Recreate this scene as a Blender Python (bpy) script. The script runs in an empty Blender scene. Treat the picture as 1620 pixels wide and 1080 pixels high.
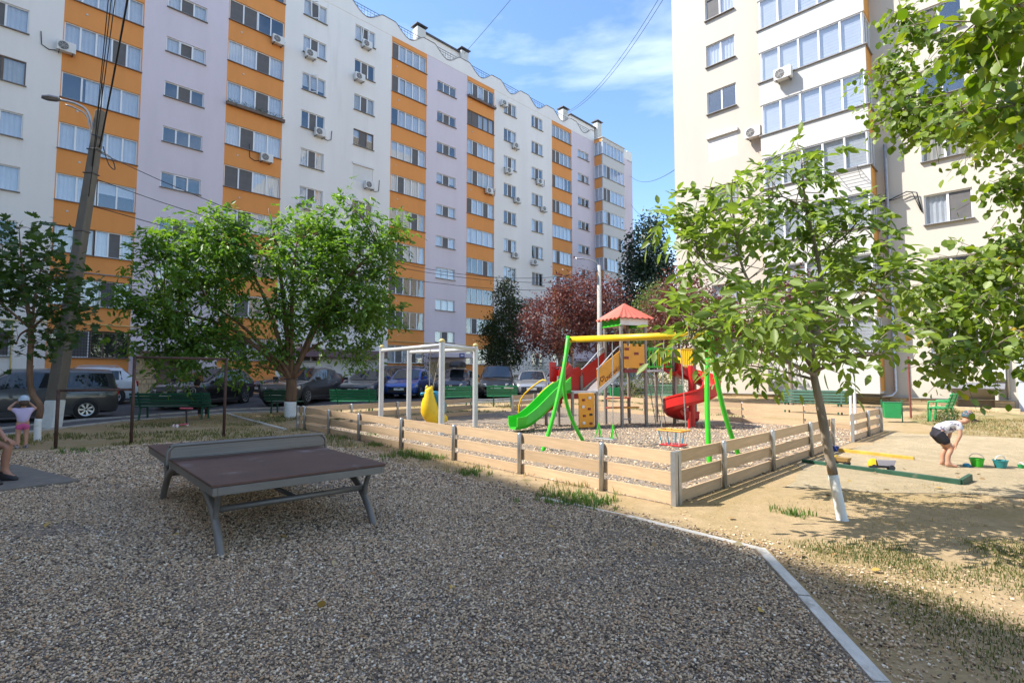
import bpy, math, random
import numpy as np
from mathutils import Vector, Matrix, Quaternion, noise
R = math.radians
random.seed(7); rng = np.random.default_rng(7)
sc = bpy.context.scene
col = sc.collection

# ------------------------------------------------------------------ camera, sky, sun, exposure
EYE = 1.5
cd = bpy.data.cameras.new('camera'); cam = bpy.data.objects.new('camera', cd); col.objects.link(cam)
cd.sensor_width = 36; cd.lens = 18.433; cd.clip_end = 3000; cd.clip_start = 0.05
cam.location = (0, 0, EYE); cam.rotation_euler = (R(90 + 3.58), 0, 0); sc.camera = cam

SUN_EL = R(50); SUN_DIR = Vector((math.cos(SUN_EL) * .998, math.cos(SUN_EL) * .06, -math.sin(SUN_EL)))   # the way the light travels
sd = bpy.data.lights.new('sun', 'SUN'); so = bpy.data.objects.new('sun', sd); col.objects.link(so)
sd.energy = 3.7; sd.angle = R(0.53); sd.color = (1, .945, .86)
so.rotation_euler = SUN_DIR.to_track_quat('-Z', 'Y').to_euler(); so.location = (-60, 0, 80)

w = bpy.data.worlds.new('World'); sc.world = w; w.use_nodes = True
nt = w.node_tree; nt.nodes.clear()
sky = nt.nodes.new('ShaderNodeTexSky'); sky.sky_type = 'NISHITA'; sky.sun_disc = False
sky.sun_elevation = SUN_EL; sky.sun_rotation = R(-93.4); sky.altitude = 80; sky.air_density = 1.0; sky.dust_density = .6; sky.ozone_density = 1.6
tc = nt.nodes.new('ShaderNodeTexCoord'); mp = nt.nodes.new('ShaderNodeMapping'); mp.inputs['Scale'].default_value = (1.0, 1.7, 3.4); mp.inputs['Rotation'].default_value = (0.1, .35, .5); mp.inputs['Location'].default_value = (.4, .1, .3)
n1 = nt.nodes.new('ShaderNodeTexNoise'); n1.inputs['Scale'].default_value = 1.7; n1.inputs['Detail'].default_value = 9; n1.inputs['Roughness'].default_value = .56; n1.inputs['Distortion'].default_value = .35
rp = nt.nodes.new('ShaderNodeValToRGB'); rp.color_ramp.elements[0].position = .49; rp.color_ramp.elements[1].position = 1.0
rp.color_ramp.elements[0].color = (0, 0, 0, 1); rp.color_ramp.elements[1].color = (.8, .8, .8, 1)
mx = nt.nodes.new('ShaderNodeMixRGB'); mx.inputs[2].default_value = (7.6, 7.9, 8.3, 1)
bg = nt.nodes.new('ShaderNodeBackground'); bg.inputs[1].default_value = .15
wo = nt.nodes.new('ShaderNodeOutputWorld'); lk = nt.links.new
lk(tc.outputs['Generated'], mp.inputs[0]); lk(mp.outputs[0], n1.inputs['Vector']); lk(n1.outputs['Fac'], rp.inputs[0])
lk(rp.outputs[0], mx.inputs[0]); lk(sky.outputs[0], mx.inputs[1]); hs_ = nt.nodes.new('ShaderNodeHueSaturation'); hs_.inputs['Saturation'].default_value = 1.1; lk(mx.outputs[0], hs_.inputs['Color']); lk(hs_.outputs[0], bg.inputs[0]); lk(bg.outputs[0], wo.inputs[0])

vs = sc.view_settings; vs.view_transform = 'Standard'; vs.look = 'None'; vs.gamma = 1; vs.use_curve_mapping = False; vs.exposure = 1.2
sc.cycles.max_bounces = 8; sc.cycles.diffuse_bounces = 5; sc.cycles.glossy_bounces = 3; sc.cycles.transmission_bounces = 4; sc.cycles.transparent_max_bounces = 12
sc.cycles.caustics_reflective = False; sc.cycles.caustics_refractive = False; sc.cycles.use_denoising = True

# ------------------------------------------------------------------ mesh helpers
class MB:
    def __init__(s): s.v = []; s.f = []; s.m = []
    def add(s, vs_, fs, mi=0):
        o = len(s.v); s.v.extend([tuple(a) for a in vs_]); s.f.extend([tuple(i + o for i in f) for f in fs]); s.m.extend([mi] * len(fs)); return s
    def box(s, c, d, rz=0, mi=0, M=None):
        x, y, z = d[0] / 2, d[1] / 2, d[2] / 2
        p = [Vector(q) for q in ((-x, -y, -z), (x, -y, -z), (x, y, -z), (-x, y, -z), (-x, -y, z), (x, -y, z), (x, y, z), (-x, y, z))]
        if M is None: M = Matrix.Rotation(rz, 3, 'Z')
        c = Vector(c)
        return s.add([M @ q + c for q in p], [(0, 3, 2, 1), (4, 5, 6, 7), (0, 1, 5, 4), (1, 2, 6, 5), (2, 3, 7, 6), (3, 0, 4, 7)], mi)
    def bar(s, a, b, wd, ht, mi=0, up=(0, 0, 1)):
        a, b = Vector(a), Vector(b); d = b - a; L = d.length; x = d / L; u = Vector(up); y = u.cross(x)
        if y.length < 1e-4: y = Vector((1, 0, 0)).cross(x)
        y.normalize(); z = x.cross(y); M = Matrix((x, y, z)).transposed()
        return s.box((a + b) / 2, (L, wd, ht), M=M, mi=mi)
    def quad(s, a, b, c, d, mi=0): return s.add([a, b, c, d], [(0, 1, 2, 3)], mi)
    def tube(s, pts, r, n=8, cap=True, mi=0, closed=False):
        pts = [Vector(p) for p in pts]; k = len(pts); rs = r if hasattr(r, '__len__') else [r] * k
        vs_, fs = [], []; ref = None
        for i, p in enumerate(pts):
            if closed: t = pts[(i + 1) % k] - pts[i - 1]
            else: t = pts[min(i + 1, k - 1)] - pts[max(i - 1, 0)]
            t.normalize()
            if ref is None: ref = Vector((0, 0, 1)) if abs(t.z) < .9 else Vector((1, 0, 0))
            a = t.cross(ref)
            if a.length < 1e-4: a = t.cross(Vector((0, 1, 0)))
            a.normalize(); b = t.cross(a); ref = -b if False else a.cross(t)
            for j in range(n):
                g = 2 * math.pi * j / n; vs_.append(p + (a * math.cos(g) + b * math.sin(g)) * rs[i])
        for i in range(k if closed else k - 1):
            for j in range(n):
                i2 = (i + 1) % k
                fs.append((i * n + j, i * n + (j + 1) % n, i2 * n + (j + 1) % n, i2 * n + j))
        if cap and not closed: fs.append(tuple(range(n))[::-1]); fs.append(tuple((k - 1) * n + j for j in range(n)))
        return s.add(vs_, [f[::-1] for f in fs], mi)
    def lathe(s, prof, n=16, c=(0, 0, 0), mi=0, M=None, cap=True):
        vs_, fs = [], []; c = Vector(c); k = len(prof)
        for (r, z) in prof:
            for j in range(n):
                g = 2 * math.pi * j / n; q = Vector((r * math.cos(g), r * math.sin(g), z)); vs_.append((M @ q if M else q) + c)
        for i in range(k - 1):
            for j in range(n): fs.append((i * n + j, i * n + (j + 1) % n, (i + 1) * n + (j + 1) % n, (i + 1) * n + j))
        if cap: fs.append(tuple(range(n))[::-1]); fs.append(tuple((k - 1) * n + j for j in range(n)))
        return s.add(vs_, fs, mi)
    def prism(s, poly, z0, z1, M=None, c=(0, 0, 0), mi=0):
        n = len(poly); c = Vector(c); ar = sum(poly[i][0] * poly[(i + 1) % n][1] - poly[(i + 1) % n][0] * poly[i][1] for i in range(n))
        if ar < 0: poly = poly[::-1]
        q = [Vector((x, y, z0)) for x, y in poly] + [Vector((x, y, z1)) for x, y in poly]
        q = [(M @ a if M else a) + c for a in q]
        return s.add(q, [tuple(range(n))[::-1], tuple(range(n, 2 * n))] + [(i, (i + 1) % n, n + (i + 1) % n, n + i) for i in range(n)], mi)
    def loft(s, rings, mi=0, cap=True, closed=True):
        k = len(rings); n = len(rings[0]); vs_ = [p for r in rings for p in r]; fs = []
        for i in range(k - 1):
            for j in range(n if closed else n - 1): fs.append((i * n + j, i * n + (j + 1) % n, (i + 1) * n + (j + 1) % n, (i + 1) * n + j))
        if cap and closed: fs.append(tuple(range(n))[::-1]); fs.append(tuple((k - 1) * n + j for j in range(n)))
        return s.add(vs_, fs, mi)
    def mesh(s, name, mats=None, smooth=False):
        me = bpy.data.meshes.new(name); me.from_pydata(s.v, [], s.f)
        mats = mats if isinstance(mats, (list, tuple)) else [mats]
        for m in mats:
            if m: me.materials.append(m)
        if len(mats) > 1: me.polygons.foreach_set('material_index', s.m)
        if smooth: me.polygons.foreach_set('use_smooth', [True] * len(s.f))
        me.update(); return me
    def build(s, name, mats, parent=None, smooth=False, loc=(0, 0, 0), rot=(0, 0, 0), bevel=0, seg=2):
        o = put(name, s.mesh(name, mats, smooth), parent, loc, rot)
        if bevel: b = o.modifiers.new('bevel', 'BEVEL'); b.width = bevel; b.segments = seg; b.limit_method = 'ANGLE'; b.angle_limit = R(35)
        return o
def put(name, me, parent=None, loc=(0, 0, 0), rot=(0, 0, 0), scale=(1, 1, 1)):
    o = bpy.data.objects.new(name, me); col.objects.link(o); o.parent = parent; o.location = loc; o.rotation_euler = rot; o.scale = scale; return o
def thing(name, label, cat, loc=(0, 0, 0), rz=0, group=None):
    o = bpy.data.objects.new(name, None); col.objects.link(o); o.empty_display_size = .2; o.location = loc; o.rotation_euler = (0, 0, rz); return tag(o, label, cat, group)
def tag(o, label=None, cat=None, group=None, kind=None):
    if label: o['label'] = label
    if cat: o['category'] = cat
    if group: o['group'] = group
    if kind: o['kind'] = kind
    return o
def dup(o, loc=None, rz=None, label=None, parent=None, group=None):
    c = o.copy(); col.objects.link(c)
    if parent is not None: c.parent = parent
    if loc is not None: c.location = loc
    if rz is not None: c.rotation_euler = (0, 0, rz)
    if label: c['label'] = label
    if group: c['group'] = group
    for ch in list(o.children): dup(ch, parent=c)
    return c

# ------------------------------------------------------------------ the lie of the land: 45 degree town grid
AG = R(45.12)
TL = Vector((math.cos(AG), math.sin(AG), 0)); NL = Vector((math.sin(AG), -math.cos(AG), 0)); DL = 36.52      # long block
TR = Vector((math.sin(AG), -math.cos(AG), 0)); NR = Vector((-math.cos(AG), -math.sin(AG), 0)); DR = 28.79    # cream block
def smooth01(t): t = max(0., min(1., t)); return t * t * (3 - 2 * t)
def gz(x, y): return .28 * smooth01((y - 17) / 12.)      # the yard rises a little towards the car park
def onz(x, y, z=0): return Vector((x, y, gz(x, y) + z))

# ------------------------------------------------------------------ materials
def newmat(name):
    m = bpy.data.materials.new(name); m.use_nodes = True; n = m.node_tree; b = n.nodes['Principled BSDF']; return m, n, b
def mat(name, c, rough=.6, metal=0, var=.12, scale=3., bump=0., bscale=80., c2=None, c2pos=(.55, .7), c2scale=2., c2amt=1., coat=0, spec=.5, stretch=(1, 1, 1), rnd=0., sub=0, trans=0, detail=6, bdist=.01):
    m, n, b = newmat(name); N = n.nodes.new; L = n.links.new
    t = N('ShaderNodeTexCoord'); mp = N('ShaderNodeMapping'); mp.inputs['Scale'].default_value = stretch; L(t.outputs['Object'], mp.inputs[0])
    ns = N('ShaderNodeTexNoise'); ns.inputs['Scale'].default_value = scale; ns.inputs['Detail'].default_value = detail; ns.inputs['Roughness'].default_value = .62; L(mp.outputs[0], ns.inputs['Vector'])
    r = N('ShaderNodeValToRGB'); r.color_ramp.elements[0].position = .3; r.color_ramp.elements[1].position = .72
    r.color_ramp.elements[0].color = [max(0, x * (1 - var)) for x in c] + [1]; r.color_ramp.elements[1].color = [min(1, x * (1 + var)) for x in c] + [1]
    L(ns.outputs['Fac'], r.inputs[0]); out = r.outputs[0]
    if c2:
        n2 = N('ShaderNodeTexNoise'); n2.inputs['Scale'].default_value = c2scale; n2.inputs['Detail'].default_value = 8; n2.inputs['Roughness'].default_value = .65; L(mp.outputs[0], n2.inputs['Vector'])
        r2 = N('ShaderNodeValToRGB'); r2.color_ramp.elements[0].position = c2pos[0]; r2.color_ramp.elements[1].position = c2pos[1]
        r2.color_ramp.elements[0].color = (0, 0, 0, 1); r2.color_ramp.elements[1].color = (c2amt, c2amt, c2amt, 1); L(n2.outputs['Fac'], r2.inputs[0])
        x = N('ShaderNodeMixRGB'); L(r2.outputs[0], x.inputs[0]); L(out, x.inputs[1]); x.inputs[2].default_value = list(c2) + [1]; out = x.outputs[0]
    if rnd:
        oi = N('ShaderNodeObjectInfo'); mr = N('ShaderNodeMapRange'); mr.inputs[3].default_value = 1 - rnd; mr.inputs[4].default_value = 1 + rnd; L(oi.outputs['Random'], mr.inputs[0])
        hs = N('ShaderNodeHueSaturation'); L(mr.outputs[0], hs.inputs['Value']); L(out, hs.inputs['Color']); out = hs.outputs[0]
    L(out, b.inputs['Base Color']); b.inputs['Roughness'].default_value = rough; b.inputs['Metallic'].default_value = metal
    b.inputs['Specular IOR Level'].default_value = spec; b.inputs['Coat Weight'].default_value = coat; b.inputs['Coat Roughness'].default_value = .08
    if sub: b.inputs['Subsurface Weight'].default_value = sub; b.inputs['Subsurface Radius'].default_value = (.02, .008, .004)
    if bump:
        nb = N('ShaderNodeTexNoise'); nb.inputs['Scale'].default_value = bscale; nb.inputs['Detail'].default_value = 5; L(mp.outputs[0], nb.inputs['Vector'])
        bp = N('ShaderNodeBump'); bp.inputs['Strength'].default_value = bump; bp.inputs['Distance'].default_value = bdist; L(nb.outputs['Fac'], bp.inputs['Height']); L(bp.outputs[0], b.inputs['Normal'])
    return m
def leafmat(name, c, c2, yel=None, rough=.45, tr=.45, tipscale=1.3, yelpos=(.66, .72)):
    """leaf: diffuse + gloss on top, light coming through; hue differs from leaf to leaf"""
    m, n, b = newmat(name); N = n.nodes.new; L = n.links.new
    g = N('ShaderNodeNewGeometry'); t = N('ShaderNodeTexCoord')
    wn = N('ShaderNodeTexNoise'); wn.inputs['Scale'].default_value = tipscale; wn.inputs['Detail'].default_value = 3; L(t.outputs['Object'], wn.inputs['Vector'])
    ad = N('ShaderNodeMath'); ad.operation = 'MULTIPLY_ADD'; L(g.outputs['Random Per Island'], ad.inputs[0]); ad.inputs[1].default_value = .55; L(wn.outputs['Fac'], ad.inputs[2])
    r = N('ShaderNodeValToRGB'); r.color_ramp.elements[0].position = .4; r.color_ramp.elements[1].position = 1.05; r.color_ramp.elements[0].color = list(c) + [1]; r.color_ramp.elements[1].color = list(c2) + [1]
    L(ad.outputs[0], r.inputs[0]); out = r.outputs[0]
    if yel:
        n2 = N('ShaderNodeTexNoise'); n2.inputs['Scale'].default_value = 1.6; n2.inputs['Detail'].default_value = 2; L(t.outputs['Object'], n2.inputs['Vector'])
        a2 = N('ShaderNodeMath'); a2.operation = 'MULTIPLY_ADD'; L(g.outputs['Random Per Island'], a2.inputs[0]); a2.inputs[1].default_value = .16; L(n2.outputs['Fac'], a2.inputs[2])
        r2 = N('ShaderNodeValToRGB'); r2.color_ramp.elements[0].position = yelpos[0]; r2.color_ramp.elements[1].position = yelpos[1]; r2.color_ramp.elements[0].color = (0, 0, 0, 1); L(a2.outputs[0], r2.inputs[0])
        x = N('ShaderNodeMixRGB'); L(r2.outputs[0], x.inputs[0]); L(out, x.inputs[1]); x.inputs[2].default_value = list(yel) + [1]; out = x.outputs[0]
    L(out, b.inputs['Base Color']); b.inputs['Roughness'].default_value = rough; b.inputs['Specular IOR Level'].default_value = .5
    tl = N('ShaderNodeBsdfTranslucent'); hs = N('ShaderNodeHueSaturation'); hs.inputs['Saturation'].default_value = 1.15; hs.inputs['Value'].default_value = 1.9; hs.inputs['Hue'].default_value = .49
    L(out, hs.inputs['Color']); L(hs.outputs[0], tl.inputs[0]); ms = N('ShaderNodeMixShader'); ms.inputs[0].default_value = tr
    L(b.outputs[0], ms.inputs[1]); L(tl.outputs[0], ms.inputs[2]); L(ms.outputs[0], n.nodes['Material Output'].inputs[0]); return m
def glassmat(name, tint=(.85, .9, .92), refl=.16, rough=.02):
    m, n, b = newmat(name); n.nodes.remove(b); N = n.nodes.new; L = n.links.new
    tr = N('ShaderNodeBsdfTransparent'); tr.inputs[0].default_value = list(tint) + [1]; gl = N('ShaderNodeBsdfGlossy'); gl.inputs['Roughness'].default_value = rough
    t = N('ShaderNodeTexCoord'); ns = N('ShaderNodeTexNoise'); ns.inputs['Scale'].default_value = .9; L(t.outputs['Object'], ns.inputs['Vector']); bp = N('ShaderNodeBump'); bp.inputs['Strength'].default_value = .06; bp.inputs['Distance'].default_value = .1
    L(ns.outputs['Fac'], bp.inputs['Height']); L(bp.outputs[0], gl.inputs['Normal'])
    lw = N('ShaderNodeLayerWeight'); lw.inputs[0].default_value = .5; mr = N('ShaderNodeMapRange'); mr.inputs[3].default_value = refl; mr.inputs[4].default_value = 1; 
    pw = N('ShaderNodeMath'); pw.operation = 'POWER'; pw.inputs[1].default_value = 3; L(lw.outputs['Facing'], pw.inputs[0]); L(pw.outputs[0], mr.inputs[0])
    ms = N('ShaderNodeMixShader'); L(mr.outputs[0], ms.inputs[0]); L(tr.outputs[0], ms.inputs[1]); L(gl.outputs[0], ms.inputs[2]); L(ms.outputs[0], n.nodes['Material Output'].inputs[0]); return m
M = {}
M['plaster'] = mat('white_plaster', (.80, .765, .725), .9, var=.05, scale=.5, bump=.25, bscale=18, c2=(.60, .565, .525), c2pos=(.56, .82), c2scale=.8, c2amt=.75, stretch=(1, 1, .12))
M['lilac'] = mat('lilac_plaster', (.68, .605, .65), .9, var=.06, scale=.6, bump=.25, bscale=18, c2=(.53, .475, .505), c2pos=(.56, .82), c2scale=.6, c2amt=.55, stretch=(1, 1, .22))
M['orange'] = mat('orange_plaster', (.76, .305, .085), .88, var=.07, scale=.7, bump=.25, bscale=18, c2=(.58, .215, .055), c2pos=(.56, .8), c2scale=.7, c2amt=.6, stretch=(1, 1, .25))
M['cream'] = mat('cream_plaster', (.57, .53, .46), .9, var=.04, scale=.5, bump=.2, bscale=18, c2=(.47, .425, .355), c2pos=(.56, .85), c2scale=.5, c2amt=.5, stretch=(1, 1, .22))
M['creamwhite'] = mat('white_paint_panel', (.58, .57, .54), .8, var=.03, scale=.6, bump=.12, bscale=20)
M['orange2'] = mat('light_orange_plaster', (.62, .30, .07), .88, var=.06, scale=.8, bump=.2, bscale=18)
M['pvc'] = mat('white_pvc', (.80, .81, .82), .35, var=.02)
M['brownpvc'] = mat('brown_frame', (.16, .11, .08), .5, var=.1)
M['sill'] = mat('grey_metal_sill', (.22, .21, .21), .5, metal=.3, var=.15)
M['glass'] = glassmat('window_glass', (.93, .95, .97), .13)
M['screen'] = mat('insect_screen', (.125, .12, .12), .75, var=.12)
M['curtain'] = mat('white_curtain', (.82, .82, .83), .9, var=.06, scale=2)
M['curtain2'] = mat('cream_curtain', (.66, .60, .50), .9, var=.08, scale=2)
M['blind'] = mat('roller_blind', (.80, .81, .83), .85, var=.05)
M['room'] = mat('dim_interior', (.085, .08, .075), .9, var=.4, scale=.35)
M['shutter'] = mat('roller_shutter', (.72, .70, .67), .6, var=.03)
M['iron'] = mat('black_iron', (.035, .035, .04), .5, metal=.4, var=.2)
M['flash'] = mat('dark_flashing', (.11, .11, .12), .5, metal=.5, var=.2)
M['roofg'] = mat('grey_roof', (.16, .15, .15), .8, var=.2)
M['acw'] = mat('ac_casing', (.70, .69, .66), .45, var=.05)
M['acd'] = mat('ac_fan_dark', (.06, .06, .065), .6, var=.2)
M['cable'] = mat('black_cable', (.02, .02, .022), .6, var=.1)
M['pipeyel'] = mat('yellow_gas_pipe', (.60, .47, .17), .5, var=.12)
M['stone'] = mat('plinth_stone', (.50, .385, .235), .9, var=.22, scale=5, bump=.6, bscale=25, rnd=.28)
M['mortar'] = mat('mortar', (.30, .26, .20), .95, var=.15)
M['concrete'] = mat('concrete', (.165, .145, .12), .9, var=.16, scale=6, bump=.4, bscale=60, c2=(.11, .10, .09), c2pos=(.55, .8), c2scale=1.2, c2amt=.6, stretch=(1, 1, .3))
M['kerb'] = mat('kerb_concrete', (.47, .455, .43), .92, var=.16, scale=9, bump=.5, bscale=70, c2=(.25, .23, .2), c2pos=(.52, .68), c2scale=3, c2amt=.7)
M['limewash'] = mat('limewash', (.72, .74, .73), .9, var=.08, scale=8, bump=.4, bscale=40, c2=(.4, .37, .33), c2pos=(.6, .72), c2scale=6, c2amt=.7)
M['asphalt'] = mat('asphalt', (.055, .055, .06), .9, var=.22, scale=2, bump=.6, bscale=160, c2=(.09, .085, .08), c2pos=(.5, .75), c2scale=.6)
M['pave'] = mat('pavement_asphalt', (.105, .10, .105), .9, var=.22, scale=3, bump=.5, bscale=120)
M['bark'] = mat('grey_bark', (.27, .225, .175), .95, var=.4, scale=9, bump=.9, bscale=35, stretch=(1, 1, .3))
M['bark2'] = mat('brown_bark', (.17, .10, .06), .9, var=.35, scale=9, bump=.7, bscale=40, stretch=(1, 1, .3))
M['galv'] = mat('galvanised_steel', (.46, .47, .48), .42, metal=.75, var=.14, scale=7)
M['post'] = mat('play_post', (.30, .27, .24), .55, metal=.3, var=.15)
M['plank'] = mat('tan_plank', (.56, .395, .24), .75, var=.16, scale=3, bump=.3, bscale=40, stretch=(1, 1, 9), rnd=.16, c2=(.36, .25, .155), c2pos=(.55, .8), c2scale=1.6, c2amt=.6)
M['rust'] = mat('rusty_brown_pipe', (.085, .045, .035), .7, metal=.2, var=.4, scale=12)
M['bgreen'] = mat('green_bench_paint', (.015, .19, .085), .45, var=.18, scale=5, rnd=.18)
M['dgreen'] = mat('dark_green_bench_paint', (.012, .085, .05), .45, var=.22, scale=5, rnd=.2)
M['lgreen'] = mat('light_green_bench_paint', (.02, .30, .09), .45, var=.12, scale=5)
M['paleg'] = mat('pale_green_bench_paint', (.16, .36, .24), .5, var=.12, scale=5)
M['black'] = mat('black_matt', (.018, .018, .02), .6, var=.2)
def plastic(n, c, r=.38, var=.10): return mat(n, c, r, var=var, scale=5, c2=[x * .72 + .05 for x in c], c2pos=(.56, .78), c2scale=3.5, c2amt=.5, bump=.05, bscale=60)
M['pgreen'] = plastic('green_plastic', (.05, .53, .025)); M['pred'] = plastic('red_plastic', (.56, .022, .02)); M['porange'] = plastic('orange_panel', (.80, .34, .015), .4)
M['pyellow'] = plastic('yellow_plastic', (.83, .53, .015)); M['pblue'] = plastic('blue_plastic', (.03, .28, .45)); M['dblue'] = plastic('dark_blue_paint', (.03, .06, .28)); M['roofred'] = plastic('roof_red', (.62, .14, .09), .5); M['white'] = plastic('white_paint', (.78, .78, .77), .5)
M['brownply'] = mat('brown_ply', (.10, .045, .03), .55, var=.2, scale=9)
M['steelgrey'] = mat('silver_paint_post', (.60, .61, .62), .4, metal=.25, var=.08, scale=8)
M['rope'] = mat('rope', (.30, .27, .24), .9, var=.2, scale=40)
M['darkred'] = mat('dark_red_trim', (.22, .02, .02), .5, var=.1)
# ================================================================== GROUND
def groundmat(name, soil, dry, green, gpos=(.56, .68), scale=.8, bump=.5):
    m, n, b = newmat(name); N = n.nodes.new; L = n.links.new
    t = N('ShaderNodeTexCoord')
    def nz(s, d=8, r=.6, dist=0):
        k = N('ShaderNodeTexNoise'); k.inputs['Scale'].default_value = s; k.inputs['Detail'].default_value = d; k.inputs['Roughness'].default_value = r; k.inputs['Distortion'].default_value = dist; L(t.outputs['Object'], k.inputs['Vector']); return k.outputs['Fac']
    def ramp(f, p0, p1, a, c):
        k = N('ShaderNodeValToRGB'); k.color_ramp.elements[0].position = p0; k.color_ramp.elements[1].position = p1; k.color_ramp.elements[0].color = list(a) + [1]; k.color_ramp.elements[1].color = list(c) + [1]; L(f, k.inputs[0]); return k.outputs[0]
    a = ramp(nz(6, 10, .7), .3, .7, [x * .78 for x in soil], [x * 1.15 for x in soil])
    f1 = ramp(nz(scale, 9, .68, .6), .45, .62, (0, 0, 0), (1, 1, 1)); x1 = N('ShaderNodeMixRGB'); L(f1, x1.inputs[0]); L(a, x1.inputs[1]); L(ramp(nz(30, 4), .3, .7, [x * .75 for x in dry], [x * 1.15 for x in dry]), x1.inputs[2])
    f2 = ramp(nz(scale * 1.5, 9, .7, .4), gpos[0], gpos[1], (0, 0, 0), (1, 1, 1)); x2 = N('ShaderNodeMixRGB'); L(f2, x2.inputs[0]); L(x1.outputs[0], x2.inputs[1]); L(ramp(nz(40, 4), .3, .7, [x * .6 for x in green], [x * 1.3 for x in green]), x2.inputs[2])
    L(x2.outputs[0], b.inputs['Base Color']); b.inputs['Roughness'].default_value = .95; b.inputs['Specular IOR Level'].default_value = .15
    ad = N('ShaderNodeMath'); ad.operation = 'ADD'; L(nz(28, 8, .75), ad.inputs[0]); L(nz(3, 6, .6), ad.inputs[1])
    bp = N('ShaderNodeBump'); bp.inputs['Strength'].default_value = bump; bp.inputs['Distance'].default_value = .09; L(ad.outputs[0], bp.inputs['Height']); L(bp.outputs[0], b.inputs['Normal']); return m
def gravelmat(name, dark=1., vs=70.):
    m, n, b = newmat(name); N = n.nodes.new; L = n.links.new; t = N('ShaderNodeTexCoord')
    v = N('ShaderNodeTexVoronoi'); v.inputs['Scale'].default_value = vs; L(t.outputs['Object'], v.inputs['Vector'])
    sp = N('ShaderNodeSeparateColor'); L(v.outputs['Color'], sp.inputs[0])
    r = N('ShaderNodeValToRGB'); e = r.color_ramp.elements; e[0].position = 0; e[1].position = 1
    for p, c in ((.18, (.12, .10, .08)), (.4, (.22, .18, .14)), (.62, (.31, .25, .19)), (.8, (.24, .165, .11)), (.93, (.46, .40, .33))):
        k = e.new(p); k.color = [x * dark for x in c] + [1]
    e[0].color = [.07 * dark, .065 * dark, .06 * dark, 1]; e[-1].color = [.5 * dark, .48 * dark, .44 * dark, 1]
    L(sp.outputs[0], r.inputs[0])
    n1 = N('ShaderNodeTexNoise'); n1.inputs['Scale'].default_value = .9; n1.inputs['Detail'].default_value = 6; L(t.outputs['Object'], n1.inputs['Vector']); r2 = N('ShaderNodeValToRGB'); r2.color_ramp.elements[0].position = .4; r2.color_ramp.elements[1].position = .75; r2.color_ramp.elements[0].color = (0, 0, 0, 1); r2.color_ramp.elements[1].color = (.55, .55, .55, 1); L(n1.outputs['Fac'], r2.inputs[0])
    x = N('ShaderNodeMixRGB'); L(r2.outputs[0], x.inputs[0]); L(r.outputs[0], x.inputs[1]); x.inputs[2].default_value = (.33 * dark, .24 * dark, .15 * dark, 1); L(x.outputs[0], b.inputs['Base Color'])
    b.inputs['Roughness'].default_value = .85; b.inputs['Specular IOR Level'].default_value = .3
    bp = N('ShaderNodeBump'); bp.inputs['Strength'].default_value = .9; bp.inputs['Distance'].default_value = .012; bp.invert = True; L(v.outputs['Distance'], bp.inputs['Height']); L(bp.outputs[0], b.inputs['Normal']); return m
M['soil'] = groundmat('dry_soil', (.44, .325, .19), (.38, .28, .14), (.15, .14, .055), gpos=(.60, .72), scale=.7)
M['sand'] = groundmat('pale_sand', (.61, .495, .32), (.55, .44, .28), (.40, .32, .21), gpos=(.62, .8), scale=1.2, bump=.9)
M['lawn'] = groundmat('dry_lawn', (.37, .29, .17), (.33, .27, .12), (.15, .16, .05), gpos=(.46, .62), scale=.9)
M['gravel'] = gravelmat('brown_gravel', .95, 95.); M['gravel2'] = gravelmat('pale_playground_gravel', .95, 60.)

def sheet(name, xs, ys, m, dz=0, inside=None):
    mb = MB(); nx, ny = len(xs), len(ys)
    mb.v = [(x, y, gz(x, y) + dz) for y in ys for x in xs]
    mb.f = [(j * nx + i, j * nx + i + 1, (j + 1) * nx + i + 1, (j + 1) * nx + i) for j in range(ny - 1) for i in range(nx - 1)]; mb.m = [0] * len(mb.f)
    return tag(mb.build(name, m, smooth=True), kind='structure')
def wobble(poly, amp=.16, step=.45):
    out = []
    for i in range(len(poly)):
        a, b = Vector(poly[i]), Vector(poly[(i + 1) % len(poly)]); n_ = max(1, int((b - a).length / step)); t = (b - a).normalized(); nn_ = Vector((-t.y, t.x))
        for k in range(n_): p = a.lerp(b, k / n_); p = p + nn_ * amp * (noise.noise(Vector((p.x * .9, p.y * .9, 3))) + .6 * noise.noise(Vector((p.x * 2.7, p.y * 2.7, 7)))); out.append((p.x, p.y))
    return out
def poly_sheet(name, poly, m, dz, step=None):
    """flat-ish sheet from a polygon outline (fan of a bmesh triangulation), following the rise of the ground"""
    import bmesh
    bm = bmesh.new(); vs_ = [bm.verts.new((x, y, 0)) for x, y in poly]; fc = bm.faces.new(vs_)
    if fc.calc_area() and fc.normal.z < 0: fc.normal_flip()
    bmesh.ops.triangulate(bm, faces=bm.faces[:])
    bmesh.ops.subdivide_edges(bm, edges=bm.edges[:], cuts=step or 3, use_grid_fill=True)
    for v in bm.verts: v.co.z = gz(v.co.x, v.co.y) + dz
    bm.normal_update()
    for f in bm.faces:
        if f.normal.z < 0: f.normal_flip()
    me = bpy.data.meshes.new(name); bm.to_mesh(me); bm.free(); me.materials.append(m); o = put(name, me); return tag(o, kind='structure')
ys = list(np.linspace(-60, 16, 20)) + list(np.linspace(17, 30, 14)) + [40, 60, 100, 200, 600, 1500]
sheet('ground', [-1500, -300, -100, -60, -40, -25, -15, -8, 0, 8, 15, 25, 40, 60, 100, 300, 1500], ys, M['soil'])
P1, P2, P4 = Vector((1.86, 6.10, 0)), Vector((9.78, 13.95, 0)), Vector((-5.95, 14.72, 0)); P3 = P4 + (P2 - P1)
poly_sheet('playground_gravel', [tuple(p.xy) for p in (P1, P2, P3, P4)], M['gravel2'], .004, 4)
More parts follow.
